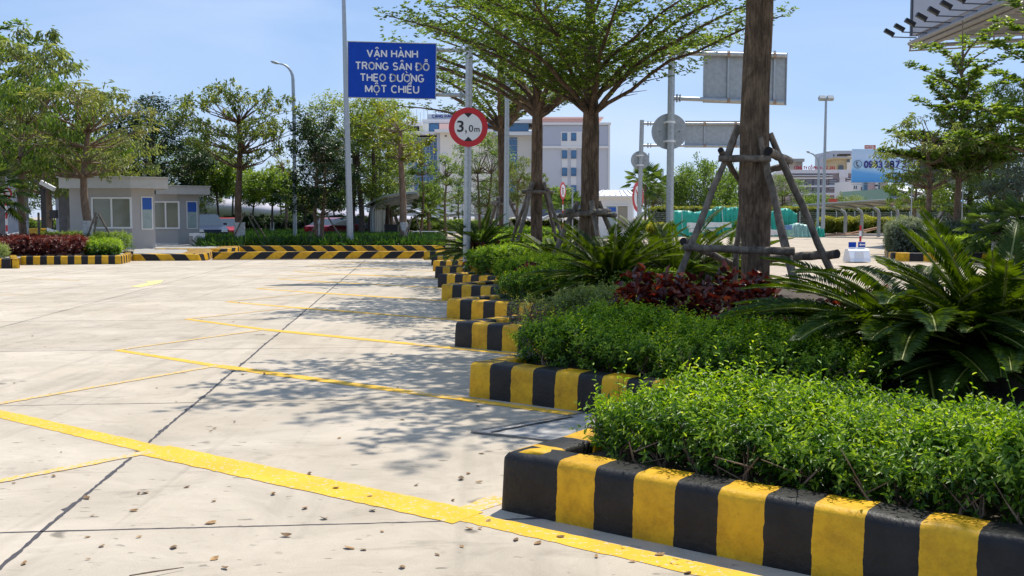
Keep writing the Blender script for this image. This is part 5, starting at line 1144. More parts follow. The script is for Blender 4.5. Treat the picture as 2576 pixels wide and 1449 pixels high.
# gull wing shelters
m_wing = M('wing_roof', (.40, .40, .40), .5, .1, .06)
def wing(label, xs, Y):
    o = thing('wing_shelter', label, 'shelter', pt(xs[len(xs) // 2][0], 590, Y))
    for (x0, xm, x1, yt, ye) in xs:
        P_ = [pt(x0 + (x1 - x0) * t, ye - (ye - yt) * math.sin(math.pi * t) ** .8, Y) for t in np.linspace(0, 1, 11)]
        W('roof_wing', lambda m: [m.slab([P_[i], P_[i + 1], P_[i + 1] + Vector((0, 5, 0)), P_[i] + Vector((0, 5, 0))], (0, 0, .18)) for i in range(10)], m_wing, o)
        W('strut', lambda m: m.slab([pt(xm - 3, 590, Y + 1), pt(xm + 3, 590, Y + 1), pt(xm + 14, yt + 4, Y + 1), pt(xm + 6, yt + 4, Y + 1)], (0, .3, 0)), m_wing, o)
        W('strut', lambda m: m.slab([pt(xm - 3, 590, Y + 1.5), pt(xm + 3, 590, Y + 1.5), pt(xm - 14, yt + 8, Y + 1.5), pt(xm - 22, yt + 8, Y + 1.5)], (0, .3, 0)), m_wing, o)
    return o
wing('grey wing roofed shelter left of the sign pole', [(1078, 1135, 1250, 541, 562), (960, 1010, 1076, 531, 556)], 88)
wing('grey wing roofed shelter between the second and third planter trees', [(1252, 1300, 1345, 546, 566), (1356, 1400, 1468, 541, 562)], 80)
o = thing('wall', 'low pale wall with glazing behind the wing shelters', 'wall', pt(1200, 585, 125)); W('wall', lambda m: m.box(pt(1230, 572, 125), (22, .4, 1.6)), M('pale_wall', (.52, .50, .52), .8, 0, .06), o); W('cap', lambda m: m.box(pt(1230, 551, 125), (22.2, .5, .12)), m_white, o)
o = thing('wall', 'rough concrete block wall behind the third planter tree', 'wall', pt(1230, 560, 78)); W('wall', lambda m: m.box(pt(1228, 548, 100), (2.6, .4, 3.0)), m_conc, o); W('cap', lambda m: m.box(pt(1228, 522, 100), (2.7, .5, .1)), m_conc, o)

# ---- cars
def car(label, x, ybase, Y, col, L=4.3, Wd=1.75, H=1.45, rz=0, suv=False):
    m_b = M('car_paint_%s' % label.split()[0], col, .25, .2, .04, spec=.7); p = pt(x, ybase, Y); p.z = 0
    o = thing('parked_car', label, 'car', p, 'cars parked behind the strappy plants', rz); k = 1.12 if suv else 1
    # front points towards -Y
    prof = [(-L / 2, .45), (-L / 2 + .05, .72 * k), (-L * .27, .92 * k), (-L * .13, H - .06), (L * .05, H), (L * .27, H - .10), (L * .40, .98 * k), (L / 2, .90 * k), (L / 2, .38), (-L / 2 + .1, .28)]
    low = [(-L / 2, .45), (-L / 2 + .05, .72 * k), (-L * .27, .92 * k), (L * .40, .98 * k), (L / 2, .90 * k), (L / 2, .38), (L / 2 - .1, .25), (-L / 2 + .1, .25)]
    mb = MB()
    n = len(low); vs = []
    for s, f in ((-1, .94), (-1, 1), (1, 1), (1, .94)): vs += [(s * Wd / 2 * (f if i in (0, 1, 4, 5) else 1) * (.97 if abs(f) < 1 else 1), y * (1 if f == 1 else .985), z) for i, (y, z) in enumerate(low)]
    fs = [(j * n + i, j * n + (i + 1) % n, (j + 1) * n + (i + 1) % n, (j + 1) * n + i) for j in range(3) for i in range(n)] + [tuple(range(n - 1, -1, -1)), tuple(range(3 * n, 4 * n))]
    mb.add(vs, fs, 0); body = mb.build('body', m_b, o)
    cab = [(-L * .27, .92 * k), (-L * .13, H - .06), (L * .05, H), (L * .27, H - .10), (L * .40, .98 * k)]; nb = MB(); n = 5
    vs = [(s * Wd / 2 * (.94 if i in (0, 4) else .74), y, z) for s in (-1, 1) for i, (y, z) in enumerate(cab)]
    nb.add(vs, [(i, i + 1, n + i + 1, n + i) for i in (1, 2)] , 0); nb.build('roof', m_b, o)
    w_ = lambda nm, q: (lambda m: m.build(nm, m_glass, o))(MB().add([vs[i] for i in q], [tuple(range(len(q)))], 0))
    w_('windscreen', (0, 1, 6, 5)); w_('rear_window', (3, 4, 9, 8)); w_('side_window', (0, 1, 2, 3, 4)); w_('side_window', (5, 6, 7, 8, 9))
    for s in (-1, 1):
        for y in (-L * .31, L * .30):
            wh = MB().tube([(s * Wd / 2 * .99, y, .32), (s * Wd / 2 * .84, y, .32)], .32, 18).build('wheel', M('tyre', (.02, .02, .02), .8), o); MB().tube([(s * (Wd / 2 + .002), y, .32), (s * Wd / 2 * .9, y, .32)], .19, 12).build('rim', m_galv, wh)
        MB().box((s * Wd * .36, -L / 2 - .0, .66 * k), (.34, .12, .13), taper=.8).build('headlight', m_white, o); MB().box((s * Wd * .38, L / 2, .78 * k), (.26, .08, .14)).build('tail_lamp', m_red, o)
        MB().box((s * (Wd / 2 + .08), -L * .2, .98 * k), (.18, .1, .12)).build('mirror', m_b, o)
    MB().box((0, -L / 2 - .01, .50 * k), (Wd * .5, .05, .16)).build('grille', m_black, o); MB().box((0, -L / 2 - .03, .36), (.42, .03, .1)).build('number_plate', m_white, o)
    return o
car('navy dark parked car beside the farther guard booth', 514, 590, 58, (.012, .022, .05), rz=R(28), H=1.65, suv=True)
car('bright red parked sedan behind the umbrella shaped tree', 563, 591, 62, (.45, .01, .012), rz=R(24))
car('maroon parked car between the tall pole and the whitewashed trunks', 846, 591, 66, (.25, .012, .03), rz=R(155))
car('silver parked car just behind the maroon one', 872, 588, 72, (.35, .37, .40), rz=R(155))

# ---- white guard booth in the middle
m_cream = M('cream_panel', (.74, .73, .71), .6, 0, .04)
kb = thing('guard_booth', 'small white guard booth with a pale hipped roof right of the second tree', 'booth', pt(1545, 606, 64))
W('wall', lambda m: m.box(pt(1546, 548, 65.2), (2.05, 2.1, 2.6)), m_cream, kb)
def hip(m):
    zc = pt(1545, 493, 65).z; c = pt(1545, 493, 65.2); w1, w2 = 1.30, .85
    lo = [Vector((c.x + sx * w1, 65.2 + sy * w1, zc)) for sx, sy in ((-1, -1), (1, -1), (1, 1), (-1, 1))]; hi = [Vector((c.x + sx * w2, 65.2 + sy * w2, zc + .34)) for sx, sy in ((-1, -1), (1, -1), (1, 1), (-1, 1))]
    m.add(lo + hi, [(0, 1, 5, 4), (1, 2, 6, 5), (2, 3, 7, 6), (3, 0, 4, 7), (4, 5, 6, 7), (3, 2, 1, 0)])
    m.box((c.x, 65.2, zc - .05), (2.66, 2.66, .1))
    for k in range(7):
        x = c.x - 1.1 + k * .36; m.tube([(x, 65.2 - w1 + .02, zc + .02), (c.x + (x - c.x) * .68, 65.2 - w2, zc + .36)], .035, 5)
W('roof', hip, M('white_roof', (.80, .80, .78), .5, 0, .04), kb)
f = W('window', lambda m: [m.box(pt(x, y, 64.1), (dx, .06, dz)) for x, y, dx, dz in ((1524, 548, .06, 1.5), (1552, 548, .06, 1.5), (1580, 548, .06, 1.5), (1552, 517, 1.42, .06), (1552, 579, 1.42, .06))], m_white, kb)
W('pane', lambda m: m.box(pt(1538, 548, 64.13), (.62, .02, 1.45)), m_paleglass, f); W('pane', lambda m: m.box(pt(1566, 548, 64.13), (.62, .02, 1.45)), M('curtain', (.30, .27, .21), .7), f)
W('blue_film', lambda m: m.box(pt(1540, 527, 64.09), (.45, .01, .26)), m_bluefilm, f)
W('moulding', lambda m: [m.box(pt(x, y, 64.12), (dx, .05, dz)) for x, y, dx, dz in ((1509, 555, .04, 2.0), (1594, 555, .04, 2.0), (1552, 508, 2.0, .04))], m_white, kb)
# ================================================================== office tower behind the trees
m_ltgrey = M('tower_grey', (.50, .51, .54), .8, 0, .05, .05); m_dkgrey = M('tower_band', (.40, .43, .50), .8, 0, .05, .05); m_crm = M('tower_cream', (.70, .67, .60), .8, 0, .05, .05)
m_tw = M('tower_white', (.68, .67, .66), .8, 0, .04, .05); m_pink = M('salmon', (.80, .52, .45), .8, 0, .05, .05); m_base = M('tower_base', (.12, .14, .17), .8, 0, .1, .1)
BY = 215.0
def pb(m, x0, y0, x1, y1, Y, dep):            # a block whose front face spans these frame edges at distance Y
    a = pt(x0, y1, Y); b = pt(x1, y0, Y); m.box(((a.x + b.x) / 2, Y + dep / 2, (a.z + b.z) / 2), (abs(b.x - a.x), dep, abs(b.z - a.z))); return m
def BP(name, mat, par, items, Y=BY, dep=6.0): return W(name, lambda m: [pb(m, *it[:4], it[4] if len(it) > 4 else Y, it[5] if len(it) > 5 else dep) for it in items], mat, par)
ot = thing('office_tower', 'big pale office tower with blue glass walls and a roof sign behind the trees', 'building', pt(1260, 560, BY))
BP('wall', m_ltgrey, ot, [(1362, 314, 1534, 498)], dep=24); BP('upper_band', m_dkgrey, ot, [(1366, 316, 1530, 366, BY - .15, .15)]); BP('plinth', m_base, ot, [(1360, 498, 1534, 545, BY + .3, 23)])
BP('cornice', m_tw, ot, [(1360, 308, 1537, 313.8, BY - .5, 25), (1362, 366.5, 1533, 373, BY - .35, .35), (1360, 492, 1535, 497, BY - .3, .3)])
BP('corner_pier', m_tw, ot, [(1529, 314, 1535, 545, BY - .25, 1)])
BP('penthouse', m_pink, ot, [(1360, 298, 1500, 307.9, BY + 3, 14)]); BP('penthouse_roof', m_pink, ot, [(1345, 294, 1518, 297.9, BY + 2, 17)])
BP('window_surround', m_tw, ot, [(1411, 331, 1478, 366.4, BY - .25, .25), (1413, 373, 1428, 490, BY - .12, .12), (1436, 373, 1450, 490, BY - .12, .12), (1464, 373, 1478, 490, BY - .12, .12)])
for (y0, y1) in ((334, 354.5), (378, 399), (422, 443), (466, 487)):
    for (x0, x1) in ((1413.5, 1427), (1436.5, 1450), (1464, 1477)):
        f = BP('window', m_base, ot, [(x0, y0, x1, y1, BY - .30, .05)]); BP('pane', m_bglass, f, [(x0 + .6, y0 + .6, x1 - .6, y1 - 5, BY - .36, .05), (x0 + .6, y1 - 4, (x0 + x1) / 2 - .4, y1 - .6, BY - .36, .05), ((x0 + x1) / 2 + .4, y1 - 4, x1 - .6, y1 - .6, BY - .36, .05)])
# middle block and glass
BP('wall', m_crm, ot, [(1236, 330, 1360, 545, BY + 6, 16)]); BP('roof_slab', m_tw, ot, [(1205, 300, 1360, 309, BY + 4, 18), (1236, 331, 1364, 340, BY + 4, 2)])
BP('glass_band', m_bglass, ot, [(1215, 309.5, 1330, 330.5, BY + 5, 10)]); BP('glass_wall', m_bglass, ot, [(1276, 346, 1301, 500, BY + 5.8, .2)])
for k in range(10): BP('mullion', m_dkgrey, ot, [(1276, 350 + k * 15, 1301, 351 + k * 15, BY + 5.6, .2)])
BP('wall', m_crm, ot, [(1108, 333, 1236, 545, BY - 3, 14)]); BP('side_wall', m_dkgrey, ot, [(1100, 333, 1107.7, 545, BY - 2.6, 12)]); BP('roof_slab', m_tw, ot, [(1093, 325, 1240, 332.8, BY - 5, 18)])
BP('window', m_base, ot, [(1119, 340, 1124, 344, BY - 3.1, .1)])
o2 = BP('air_conditioner', m_tw, ot, [(1113, 386, 1121, 393, BY - 3.6, .6)])
BP('window', m_bglass, ot, [(1147, 466, 1160, 475, BY - 3.1, .1)])
BP('wall', m_crm, ot, [(988, 345, 1104, 545, BY + 2, 18)]); BP('roof_slab', m_tw, ot, [(986, 331, 1105, 338.5, BY, 20), (1061, 300, 1215, 310, BY + 5, 14), (988, 307, 1062, 316, BY + 3, 14)])
BP('terrace_wall', m_crm, ot, [(990, 316, 1008, 331, BY + 4, 10), (1055, 310, 1078, 331, BY + 4, 12)]); BP('shadow_gap', m_base, ot, [(1010, 318, 1056, 322, BY + 6, 8)])
BP('roof_fascia', m_pink, ot, [(1105, 311, 1150, 325, BY + 4, 8)])
BP('glass_band', m_bglass, ot, [(1078, 312, 1104, 330, BY + 4.5, 6)])
gw = BP('glass_wall', m_bglass, ot, [(1042, 347, 1101, 480, BY + 1.8, .3)])
for k in range(10): BP('mullion', m_dkgrey, gw, [(1042, 352 + k * 13, 1101, 353 + k * 13, BY + 1.6, .2)])
for k in range(7): BP('mullion', m_dkgrey, gw, [(1043 + k * 9.4, 347, 1044 + k * 9.4, 480, BY + 1.6, .2)])
for y in (352, 380, 408, 436, 464):
    BP('ledge', m_tw, ot, [(988, y - 12, 1042, y - 8, BY + .8, 1.2)])
    for x in (992, 1012, 1027): BP('window', m_bglass, ot, [(x, y, x + 10, y + 9, BY + 1.9, .1)])
sg = BP('roof_sign_frame', m_galv, ot, [(1075, 276, 1076, 300, BY + 6, .2), (1095, 276, 1096, 300, BY + 6, .2), (1118, 276, 1119, 300, BY + 6, .2), (1140, 276, 1141, 300, BY + 6, .2), (1160, 276, 1161, 300, BY + 6, .2), (1075, 276, 1200, 277, BY + 6, .2)])
m_pale_sign = M('roof_sign_panel', (.58, .62, .68), .5); BP('roof_sign_panel', m_pale_sign, ot, [(1076, 287, 1200, 300, BY + 6.3, .2)])
m_darkblue = M('letter_dark_blue', (.02, .03, .16), .5)
def writepx(par, s, x0, x1, y0, y1, Y, mat, bold=.02):
    k = Y / F; return write(par, s, pt((x0 + x1) / 2, (y0 + y1) / 2, Y), (x1 - x0) * k, (y1 - y0) * k, mat, bold=bold)
stroke_px(ot, 'TỔNG CÔNG TY', 1101, 1150, 279.5, 285, BY + 5.9, m_darkblue, .2); stroke_px(ot, 'CẢNG HÀNG', 1087, 1146, 288, 296.5, BY + 5.9, m_darkblue, .22)
for k in range(8): BP('antenna', m_galv, ot, [(1003 + k * 9, 270 + (k * 7) % 15, 1003.7 + k * 9, 307, BY + 8, .2)])

# ================================================================== right: company building, hotel, billboards
m_wband = M('white_band', (.62, .60, .60), .8, 0, .05, .1); m_louv = M('louvre_dark', (.07, .07, .08), .6, 0, .2, 1); m_br = M('wall_brownish', (.30, .25, .25), .8, 0, .06, .1); m_tan = M('tan_wall', (.50, .40, .24), .8, 0, .06, .1)
m_rtext = M('letter_red', (.40, .01, .03), .5)
BY2 = 190.0
ab = thing('company_building', 'grey company building with dark louvred windows and red roof lettering', 'building', pt(2060, 560, BY2))
BP('wall', m_br, ab, [(1985, 432, 2143, 545, BY2, 20)])
BP('white_band', m_wband, ab, [(1985, 427, 2143, 436, BY2 - .3, 12), (1985, 446, 2095, 450.5, BY2 - .4, .4), (1985, 466, 2110, 471, BY2 - .4, .4), (1985, 485, 2110, 491, BY2 - .4, .4), (2111, 429, 2127, 545, BY2 - .6, .6), (2111, 429, 2134, 447, BY2 - .7, .1)])
BP('sun_slat', m_wband, ab, [(1995, 441, 2095, 443, BY2 - .8, .8)])
for y0, y1 in ((452.5, 465), (472.5, 484)):
    for x in (1995, 2012, 2029, 2046, 2064): 
        f = BP('window', m_louv, ab, [(x, y0, x + 15, y1, BY2 - .2, .2)])
        BP('louvre', m_dkgrey, f, [(x + .5, y0 + 1.5 + k * 3.2, x + 14.5, y0 + 2.6 + k * 3.2, BY2 - .3, .1) for k in range(4)])
f = BP('window', m_louv, ab, [(2085, 452, 2106, 478, BY2 - .2, .2)]); BP('louvre', m_dkgrey, f, [(2086, 454 + k * 5, 2105, 456 + k * 5, BY2 - .3, .1) for k in range(5)])
f = BP('window', m_louv, ab, [(2129, 446, 2141, 484, BY2 - .2, .2)]); BP('louvre', m_wband, f, [(2129, 448 + k * 5, 2141, 450 + k * 5, BY2 - .3, .1) for k in range(7)])
stroke_px(ab, 'CÔNG TY CỔ PHẦN A&C-243', 1998, 2100, 418, 426.5, BY2 - .5, m_rtext, .22)
hb = thing('apartment_building', 'grey and tan apartment block rising behind the company building', 'building', pt(2120, 560, 230))
BP('wall', m_dkgrey, hb, [(2092, 379, 2145, 545, 238, 14)]); BP('wall', m_tan, hb, [(2101, 398, 2143, 545, 230, 8)]); BP('cornice', m_tan, hb, [(2099, 396, 2144, 400, 229.5, 9)]); BP('side_wall', m_crm, hb, [(2128, 392, 2143, 545, 229.6, .4)])
BP('balcony_plants', lf_dark and m_barkd, hb, [(2112, 387, 2140, 392, 229.4, 2)])
for i, (x0, y0, x1, y1) in enumerate(((2110, 416, 2122, 429), (2131, 400, 2138, 408), (2096, 388, 2099, 393), (2096, 402, 2099, 408))): BP('window', m_glass, hb, [(x0, y0, x1, y1, 229.5 if i < 2 else 237.8, .2)])
tk = thing('roof_tower', 'squat grey water tower block above the tree tops, left of the red lettering', 'building', pt(2000, 560, 240)); BP('wall', m_conc, tk, [(1998, 407, 2019, 545, 240, 5)]); BP('cap', m_conc, tk, [(1990, 399, 2024, 406.8, 239, 7)])
pk = thing('hotel_building', 'pink and white hotel block standing under the phone number billboard', 'building', pt(2190, 560, 175)); m_hp = M('hotel_pink', (.42, .30, .31), .8, 0, .05, .1)
BP('wall', m_tw, pk, [(2144, 455, 2175, 545, 176, 10)]); BP('wall', m_hp, pk, [(2175, 455, 2234, 545, 175, 11)]); BP('white_bay', m_tw, pk, [(2202, 457, 2216, 545, 174.6, .4)])
for (x0, y0, x1, y1) in ((2148, 467, 2151, 476), (2153, 467, 2156, 476), (2166, 470, 2169, 482), (2210, 459, 2215, 484), (2210, 495, 2215, 515), (2202.5, 474, 2206, 484)): BP('window', m_glass, pk, [(x0, y0, x1, y1, 174.4, .15)])
hs_ = thing('hotel_sign', 'small red rooftop sign reading HOTEL above the phone number billboard', 'sign', pt(2190, 372, 200)); m_hs = M('hotel_sign_red', (.40, .06, .03), .5); BP('panel', m_hs, hs_, [(2176, 365, 2203, 374, 200, .3)]); BP('stand', m_galv, hs_, [(2180, 374, 2181, 460, 200, .3), (2198, 374, 2199, 460, 200, .3)])
stroke_px(hs_, 'HOTEL', 2178, 2201, 366.5, 372.5, 199.7, m_tw, .2)
# phone number billboard: a printed sheet
BB = 150.0
def print_mat():
    m = bpy.data.materials.new('billboard_print'); m.use_nodes = True; n, l = nodes(m); b = n['Principled BSDF']; b.inputs['Roughness'].default_value = .5
    t = n.new('ShaderNodeTexCoord'); sx = n.new('ShaderNodeSeparateXYZ'); l.new(t.outputs['Generated'], sx.inputs[0])
    r = n.new('ShaderNodeValToRGB'); e = r.color_ramp.elements; e[0].position = 0; e[0].color = (.10, .38, .72, 1); e[1].position = 1; e[1].color = (.42, .56, .72, 1)
    for p, c in ((.26, (.14, .40, .72, 1)), (.40, (.42, .62, .80, 1)), (.75, (.50, .62, .78, 1))): q = e.new(p); q.color = c
    w_ = n.new('ShaderNodeMath'); w_.operation = 'MULTIPLY_ADD'; w_.inputs[1].default_value = .28; l.new(sx.outputs['X'], w_.inputs[0]); l.new(sx.outputs['Z'], w_.inputs[2])
    s = n.new('ShaderNodeMath'); s.operation = 'SUBTRACT'; s.inputs[1].default_value = .06; l.new(w_.outputs[0], s.inputs[0]); l.new(s.outputs[0], r.inputs[0]); l.new(r.outputs[0], b.inputs['Base Color']); return m
bb = thing('billboard', 'pale blue billboard with a phone number in dark digits, on a blue column', 'billboard', pt(2170, 560, BB))
BP('printed_sheet', print_mat(), bb, [(2143, 375, 2330, 458, BB, .3)]); BP('edge', m_galv, bb, [(2142, 458.2, 2331, 459.5, BB - .1, .6)]); BP('column', M('column_blue', (.16, .26, .38), .6), bb, [(2171, 459, 2183, 575, BB + .4, .7)])
BP('catwalk', m_galv, bb, [(2143, 463, 2300, 464, BB - 1, .4)])
[stroke_px(bb, s_, a_, b_, 404, 423, BB - .1, M('letter_indigo', (.03, .02, .20), .5), .2) for s_, a_, b_ in (('0983', 2175, 2219), ('387', 2226, 2262), ('33', 2271, 2293))]
def ring(m):
    c = pt(2158, 413, BB - .12); P_ = [c + Vector((math.cos(t), 0, math.sin(t))) * .56 for t in np.linspace(0, 2 * math.pi, 33)]; m.tube(P_, .03, 5)
    h = [c + Vector((math.sin(t) * .1 - .12, 0, q)) for t, q in ((0, .36), (.4, .3), (0, 0), (.6, -.24), (2.2, -.33))]; m.tube([c + Vector((-.02, 0, .34)), c + Vector((-.18, 0, .2)), c + Vector((-.14, 0, -.05)), c + Vector((.04, 0, -.28)), c + Vector((.18, 0, -.26))], [.09, .08, .055, .08, .09], 6)
W('phone_symbol', ring, m_black, bb)
for x in (2202, 2230, 2250): BP('floodlight', m_black, bb, [(x, 465, x + 6, 469, BB - 1.2, .3)])
# warehouse and blue canopy
wh = thing('warehouse', 'green walled warehouse with a white sloping roof behind the right hand trees', 'building', pt(2300, 560, 140)); m_gw = M('warehouse_green', (.16, .28, .22), .7, 0, .06, .1); m_wr = M('warehouse_roof', (.74, .76, .75), .6, 0, .04, .1)
W('wall', lambda m: (m.slab([pt(2234, 545, 140), pt(2420, 545, 140), pt(2420, 512, 140), pt(2320, 508, 140), pt(2234, 474, 140)], (0, 20, 0)),), m_gw, wh)
W('roof', lambda m: (m.slab([pt(2232, 471, 139.5), pt(2325, 507, 139.5), pt(2420, 508, 139.5), pt(2420, 480, 160), pt(2290, 472, 160), pt(2232, 470.5, 139.5)], (0, 0, .2)),), m_wr, wh)
W('eave', lambda m: m.slab([pt(2325, 508, 139), pt(2425, 511, 139), pt(2425, 507, 139), pt(2325, 503, 139)], (0, .4, 0)), m_bglass, wh)
o = thing('awning', 'bright blue awning roof glimpsed above the parking canopy', 'awning', pt(2360, 560, 125)); m_aw = M('awning_blue', (.10, .34, .66), .6)
W('sheet', lambda m: m.slab([pt(2340, 512, 125), pt(2425, 508, 125), pt(2425, 503, 129), pt(2355, 505, 129)], (0, 0, .1)), m_aw, o); W('post', lambda m: (m.tube([pt(2342, 512, 125), pt(2342, 570, 125)], .08, 6), m.tube([pt(2420, 508, 125), pt(2420, 570, 125)], .08, 6)), m_pole, o)
# small signs on the fence line
o = thing('blue_sign', 'small blue sign with three lines of white text above the parking canopy', 'sign', pt(2250, 560, 95)); BP('panel', m_blue, o, [(2240, 484, 2260, 506, 95, .06)]); BP('frame', m_galv, o, [(2237, 482, 2239, 545, 95, .08), (2261, 482, 2263, 545, 95, .08)])
stroke_px(o, 'BÃI ĐỖ', 2244, 2256, 488.5, 491.5, 94.96, m_letter, .2); stroke_px(o, 'DÀNH CHO XE', 2242, 2258, 494, 497, 94.96, m_letter, .2); stroke_px(o, 'LÊN-XUỐNG', 2241.5, 2258.5, 500, 503, 94.96, m_letter, .2)
o = thing('banner', 'small faded orange red banner in front of the company building', 'banner', pt(2096, 560, 100)); BP('cloth', M('banner_orange', (.55, .08, .04), .7), o, [(2084, 500, 2107, 508, 100, .03), (2090, 508, 2106, 516, 100, .03)]); BP('pole', m_pole, o, [(2083, 500, 2083.8, 560, 100, .06), (2107, 500, 2107.8, 560, 100, .06)])
o = thing('sign_board', 'large dark sign board seen from behind, between the two right hand trees', 'sign board', pt(2350, 590, 56)); m_db = M('board_back', (.14, .145, .14), .7, 0, .12, 2)
BP('back_sheet', m_db, o, [(2307, 398, 2400, 453, 56, .08)]); BP('rail', m_galv, o, [(2300, 394, 2425, 396.5, 56, .12), (2300, 453.5, 2425, 456.5, 55.9, .12), (2300, 458, 2425, 459.5, 55.9, .12)]); BP('post', m_galv, o, [(2292, 388, 2298, 588, 56.1, .14)]); BP('post', m_galv, o, [(2420, 388, 2426, 588, 56.1, .14)])
# giant billboard on a column
m_gb = M('billboard_grey', (.42, .43, .47), .7, 0, .06, .3); m_gs = M('billboard_steel', (.10, .11, .13), .6, .2, .15)
X0g = 22.9; zb = 11.55; gb = thing('billboard', 'giant two faced billboard cut off by the top right corner, floodlights along its foot', 'billboard', (30, 58, 0))
W('front_face', lambda m: m.box((X0g, 51.5, zb + 4.2), (.3, 17, 8)), m_gb, gb); W('edge_strip', lambda m: m.box((X0g - .03, 60.12, zb + 4.2), (.42, .2, 8)), m_gs, gb)
W('blue_print', lambda m: m.slab([Vector((X0g - .17, y, z)) for y, z in ((56.4, zb + 2.05), (54.6, zb + 2.0), (53.4, zb + 2.9), (57.6, zb + 2.9))], (-.01, 0, 0)), M('print_blue', (.08, .30, .50), .6), gb)
W('front_truss', lambda m: (m.tube([(X0g - .1, 60.6, zb - .15), (X0g - .1, 43, zb - .15)], .12, 6), m.tube([(X0g + .5, 60.6, zb - .45), (X0g + .5, 43, zb - .45)], .10, 6), m.tube([(X0g + .2, 60.6, zb - .3), (X0g + .2, 43, zb - .3)], .14, 6)), m_conc, gb)
W('rear_face', lambda m: m.slab([Vector((X0g + .5, 60.6, zb)), Vector((31, 57.5, zb)), Vector((31, 57.5, zb + 8)), Vector((X0g + .5, 60.6, zb + 8))], (0, .3, 0)), m_gb, gb)
W('rear_truss', lambda m: (m.tube([(X0g, 60.6, zb - .3), (31, 57.4, zb - .3)], .12, 6), m.tube([(X0g, 60.9, zb - .5), (31, 57.7, zb - .5)], .05, 6)), m_conc, gb)
for k in range(7): t = k / 6; W('truss_post', lambda m: m.tube([Vector((X0g, 60.7, zb - .5)).lerp(Vector((31, 57.4, zb - .5)), t), Vector((X0g, 60.7, zb + .1)).lerp(Vector((31, 57.4, zb + .1)), t)], .045, 5), m_rust, gb)
W('soffit', lambda m: m.add([(X0g + .1, 60.2, zb + .02), (X0g + .1, 43, zb + .02), (31, 43, zb + 1.2), (31, 57, zb + .02)], [(0, 1, 2, 3)]), M('soffit_grey', (.22, .23, .25), .8), gb)
for k in range(5): W('soffit_beam', lambda m: m.tube([(X0g + .3, 58.5 - k * 3.4, zb - .1), (31, 57 - k * 2.5, zb - .1)], .07, 5), m_conc, gb)
W('column', lambda m: m.tube([(29.5, 59.0, 0), (29.5, 59.0, 20)], .75, 20), m_ltgrey, gb)
for k, (lx, ly) in enumerate(((2242, 93), (2269, 83), (2291, 74), (2316, 63), (2344, 53), (2366, 45), (2399, 29), (2423, 17), (2456, 4))):
    Y = 59.8 - k * 1.55; z = zb + .1; fl = W('floodlight', lambda m: m.box((X0g - 1.55, Y, z + .25), (.58, .26, .2), rot=Euler((0, R(28), 0)).to_matrix()), m_black, gb)
    W('arm', lambda m: m.tube([(X0g - 1.45, Y, z + .15), (X0g - 1.4, Y, z), (X0g, Y, z - .05)], .035, 5), m_gs, fl)

# ================================================================== right: canopy, fence, shrubs, tarps, barrier
g_ = MB(); g_.prism([(p.x, p.y) for p in [gd(1925, 593), gd(2440, 592), gd(2700, 592), gd(2600, 560), gd(1900, 560)]], 0, .12); tag(g_.build('pavement', m_slabr), kind='structure')
kerb('kerb', 'long plain grey kerb before the parking canopy at the right', [gd(1690, 594), gd(2420, 593.5)], lambda d: 0, h=.16, width=.25, mat=m_conc)
pc = thing('parking_canopy', 'long low parking canopy with curved cantilever arms before the fence at the right', 'canopy', pt(2200, 588, 84)); m_pc = M('canopy_steel', (.30, .32, .31), .6, .1, .08); m_pr = M('canopy_sheet', (.42, .40, .32), .6, 0, .1, .5)
px_ = [2085, 2125, 2166, 2209, 2256, 2308, 2361, 2420]
tips, tops = [], []
for i, x in enumerate(px_):
    Y = 82 - i * 1.6; base = gd(x, 590); base = Vector(((x - CX) / F * Y, Y, 0)); hgt = 2.0 + i * .06
    if i: W('post', lambda m: m.box(base + Z3 * (hgt - .45) / 2, (.22, .18, hgt - .45)), m_pc, pc)
    arm = [base + Vector((0, 0, hgt - .46)), base + Vector((-.10, 0, hgt - .2)), base + Vector((-.45, 0, hgt)), base + Vector((-1.1, 0, hgt + .18)), base + Vector((-1.9, 0, hgt + .26)), base + Vector((-2.9, 0, hgt + .26))]
    if i: W('arm', lambda m: m.tube(arm, [.12, .12, .10, .08, .06, .04], 6), m_pc, pc)
    tips.append([q + Z3 * .10 for q in arm[2:]] )
for i in range(len(tips) - 1):
    W('roof_sheet', lambda m: [m.slab([tips[i][j], tips[i][j + 1], tips[i + 1][j + 1] , tips[i + 1][j]], (0, 0, .03)) for j in range(3)], m_pr, pc)
W('edge_beam', lambda m: m.tube([t[-1] for t in tips], .06, 6), m_pc, pc); W('edge_beam', lambda m: m.tube([t[0] for t in tips], .06, 6), m_pc, pc)
fn = thing('wire_fence', 'dark wire mesh fence with posts under the clipped hedge at the right', 'fence', pt(2100, 575, 92)); m_fw = M('fence_wire', (.03, .06, .05), .6, .2)
for k in range(16): W('post', lambda m: m.tube([pt(1690 + k * 46, 572, 92), pt(1690 + k * 46, 531, 92)], .05, 6), m_galv, fn)
for k in range(8): W('wire', lambda m: m.tube([pt(1640, 536 + k * 5, 92), pt(2420, 536 + k * 5, 92)], .022, 4), m_fw, fn)
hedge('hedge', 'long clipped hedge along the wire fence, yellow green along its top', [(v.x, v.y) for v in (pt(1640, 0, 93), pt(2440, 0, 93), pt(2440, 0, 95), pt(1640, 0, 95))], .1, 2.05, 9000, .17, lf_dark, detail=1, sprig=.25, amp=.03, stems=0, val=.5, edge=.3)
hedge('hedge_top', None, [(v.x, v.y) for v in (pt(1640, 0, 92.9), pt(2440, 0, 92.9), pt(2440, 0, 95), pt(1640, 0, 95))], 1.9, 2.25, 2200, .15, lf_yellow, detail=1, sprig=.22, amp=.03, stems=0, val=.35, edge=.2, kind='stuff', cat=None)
YG = 'yellow green shrubs under the parking canopy'
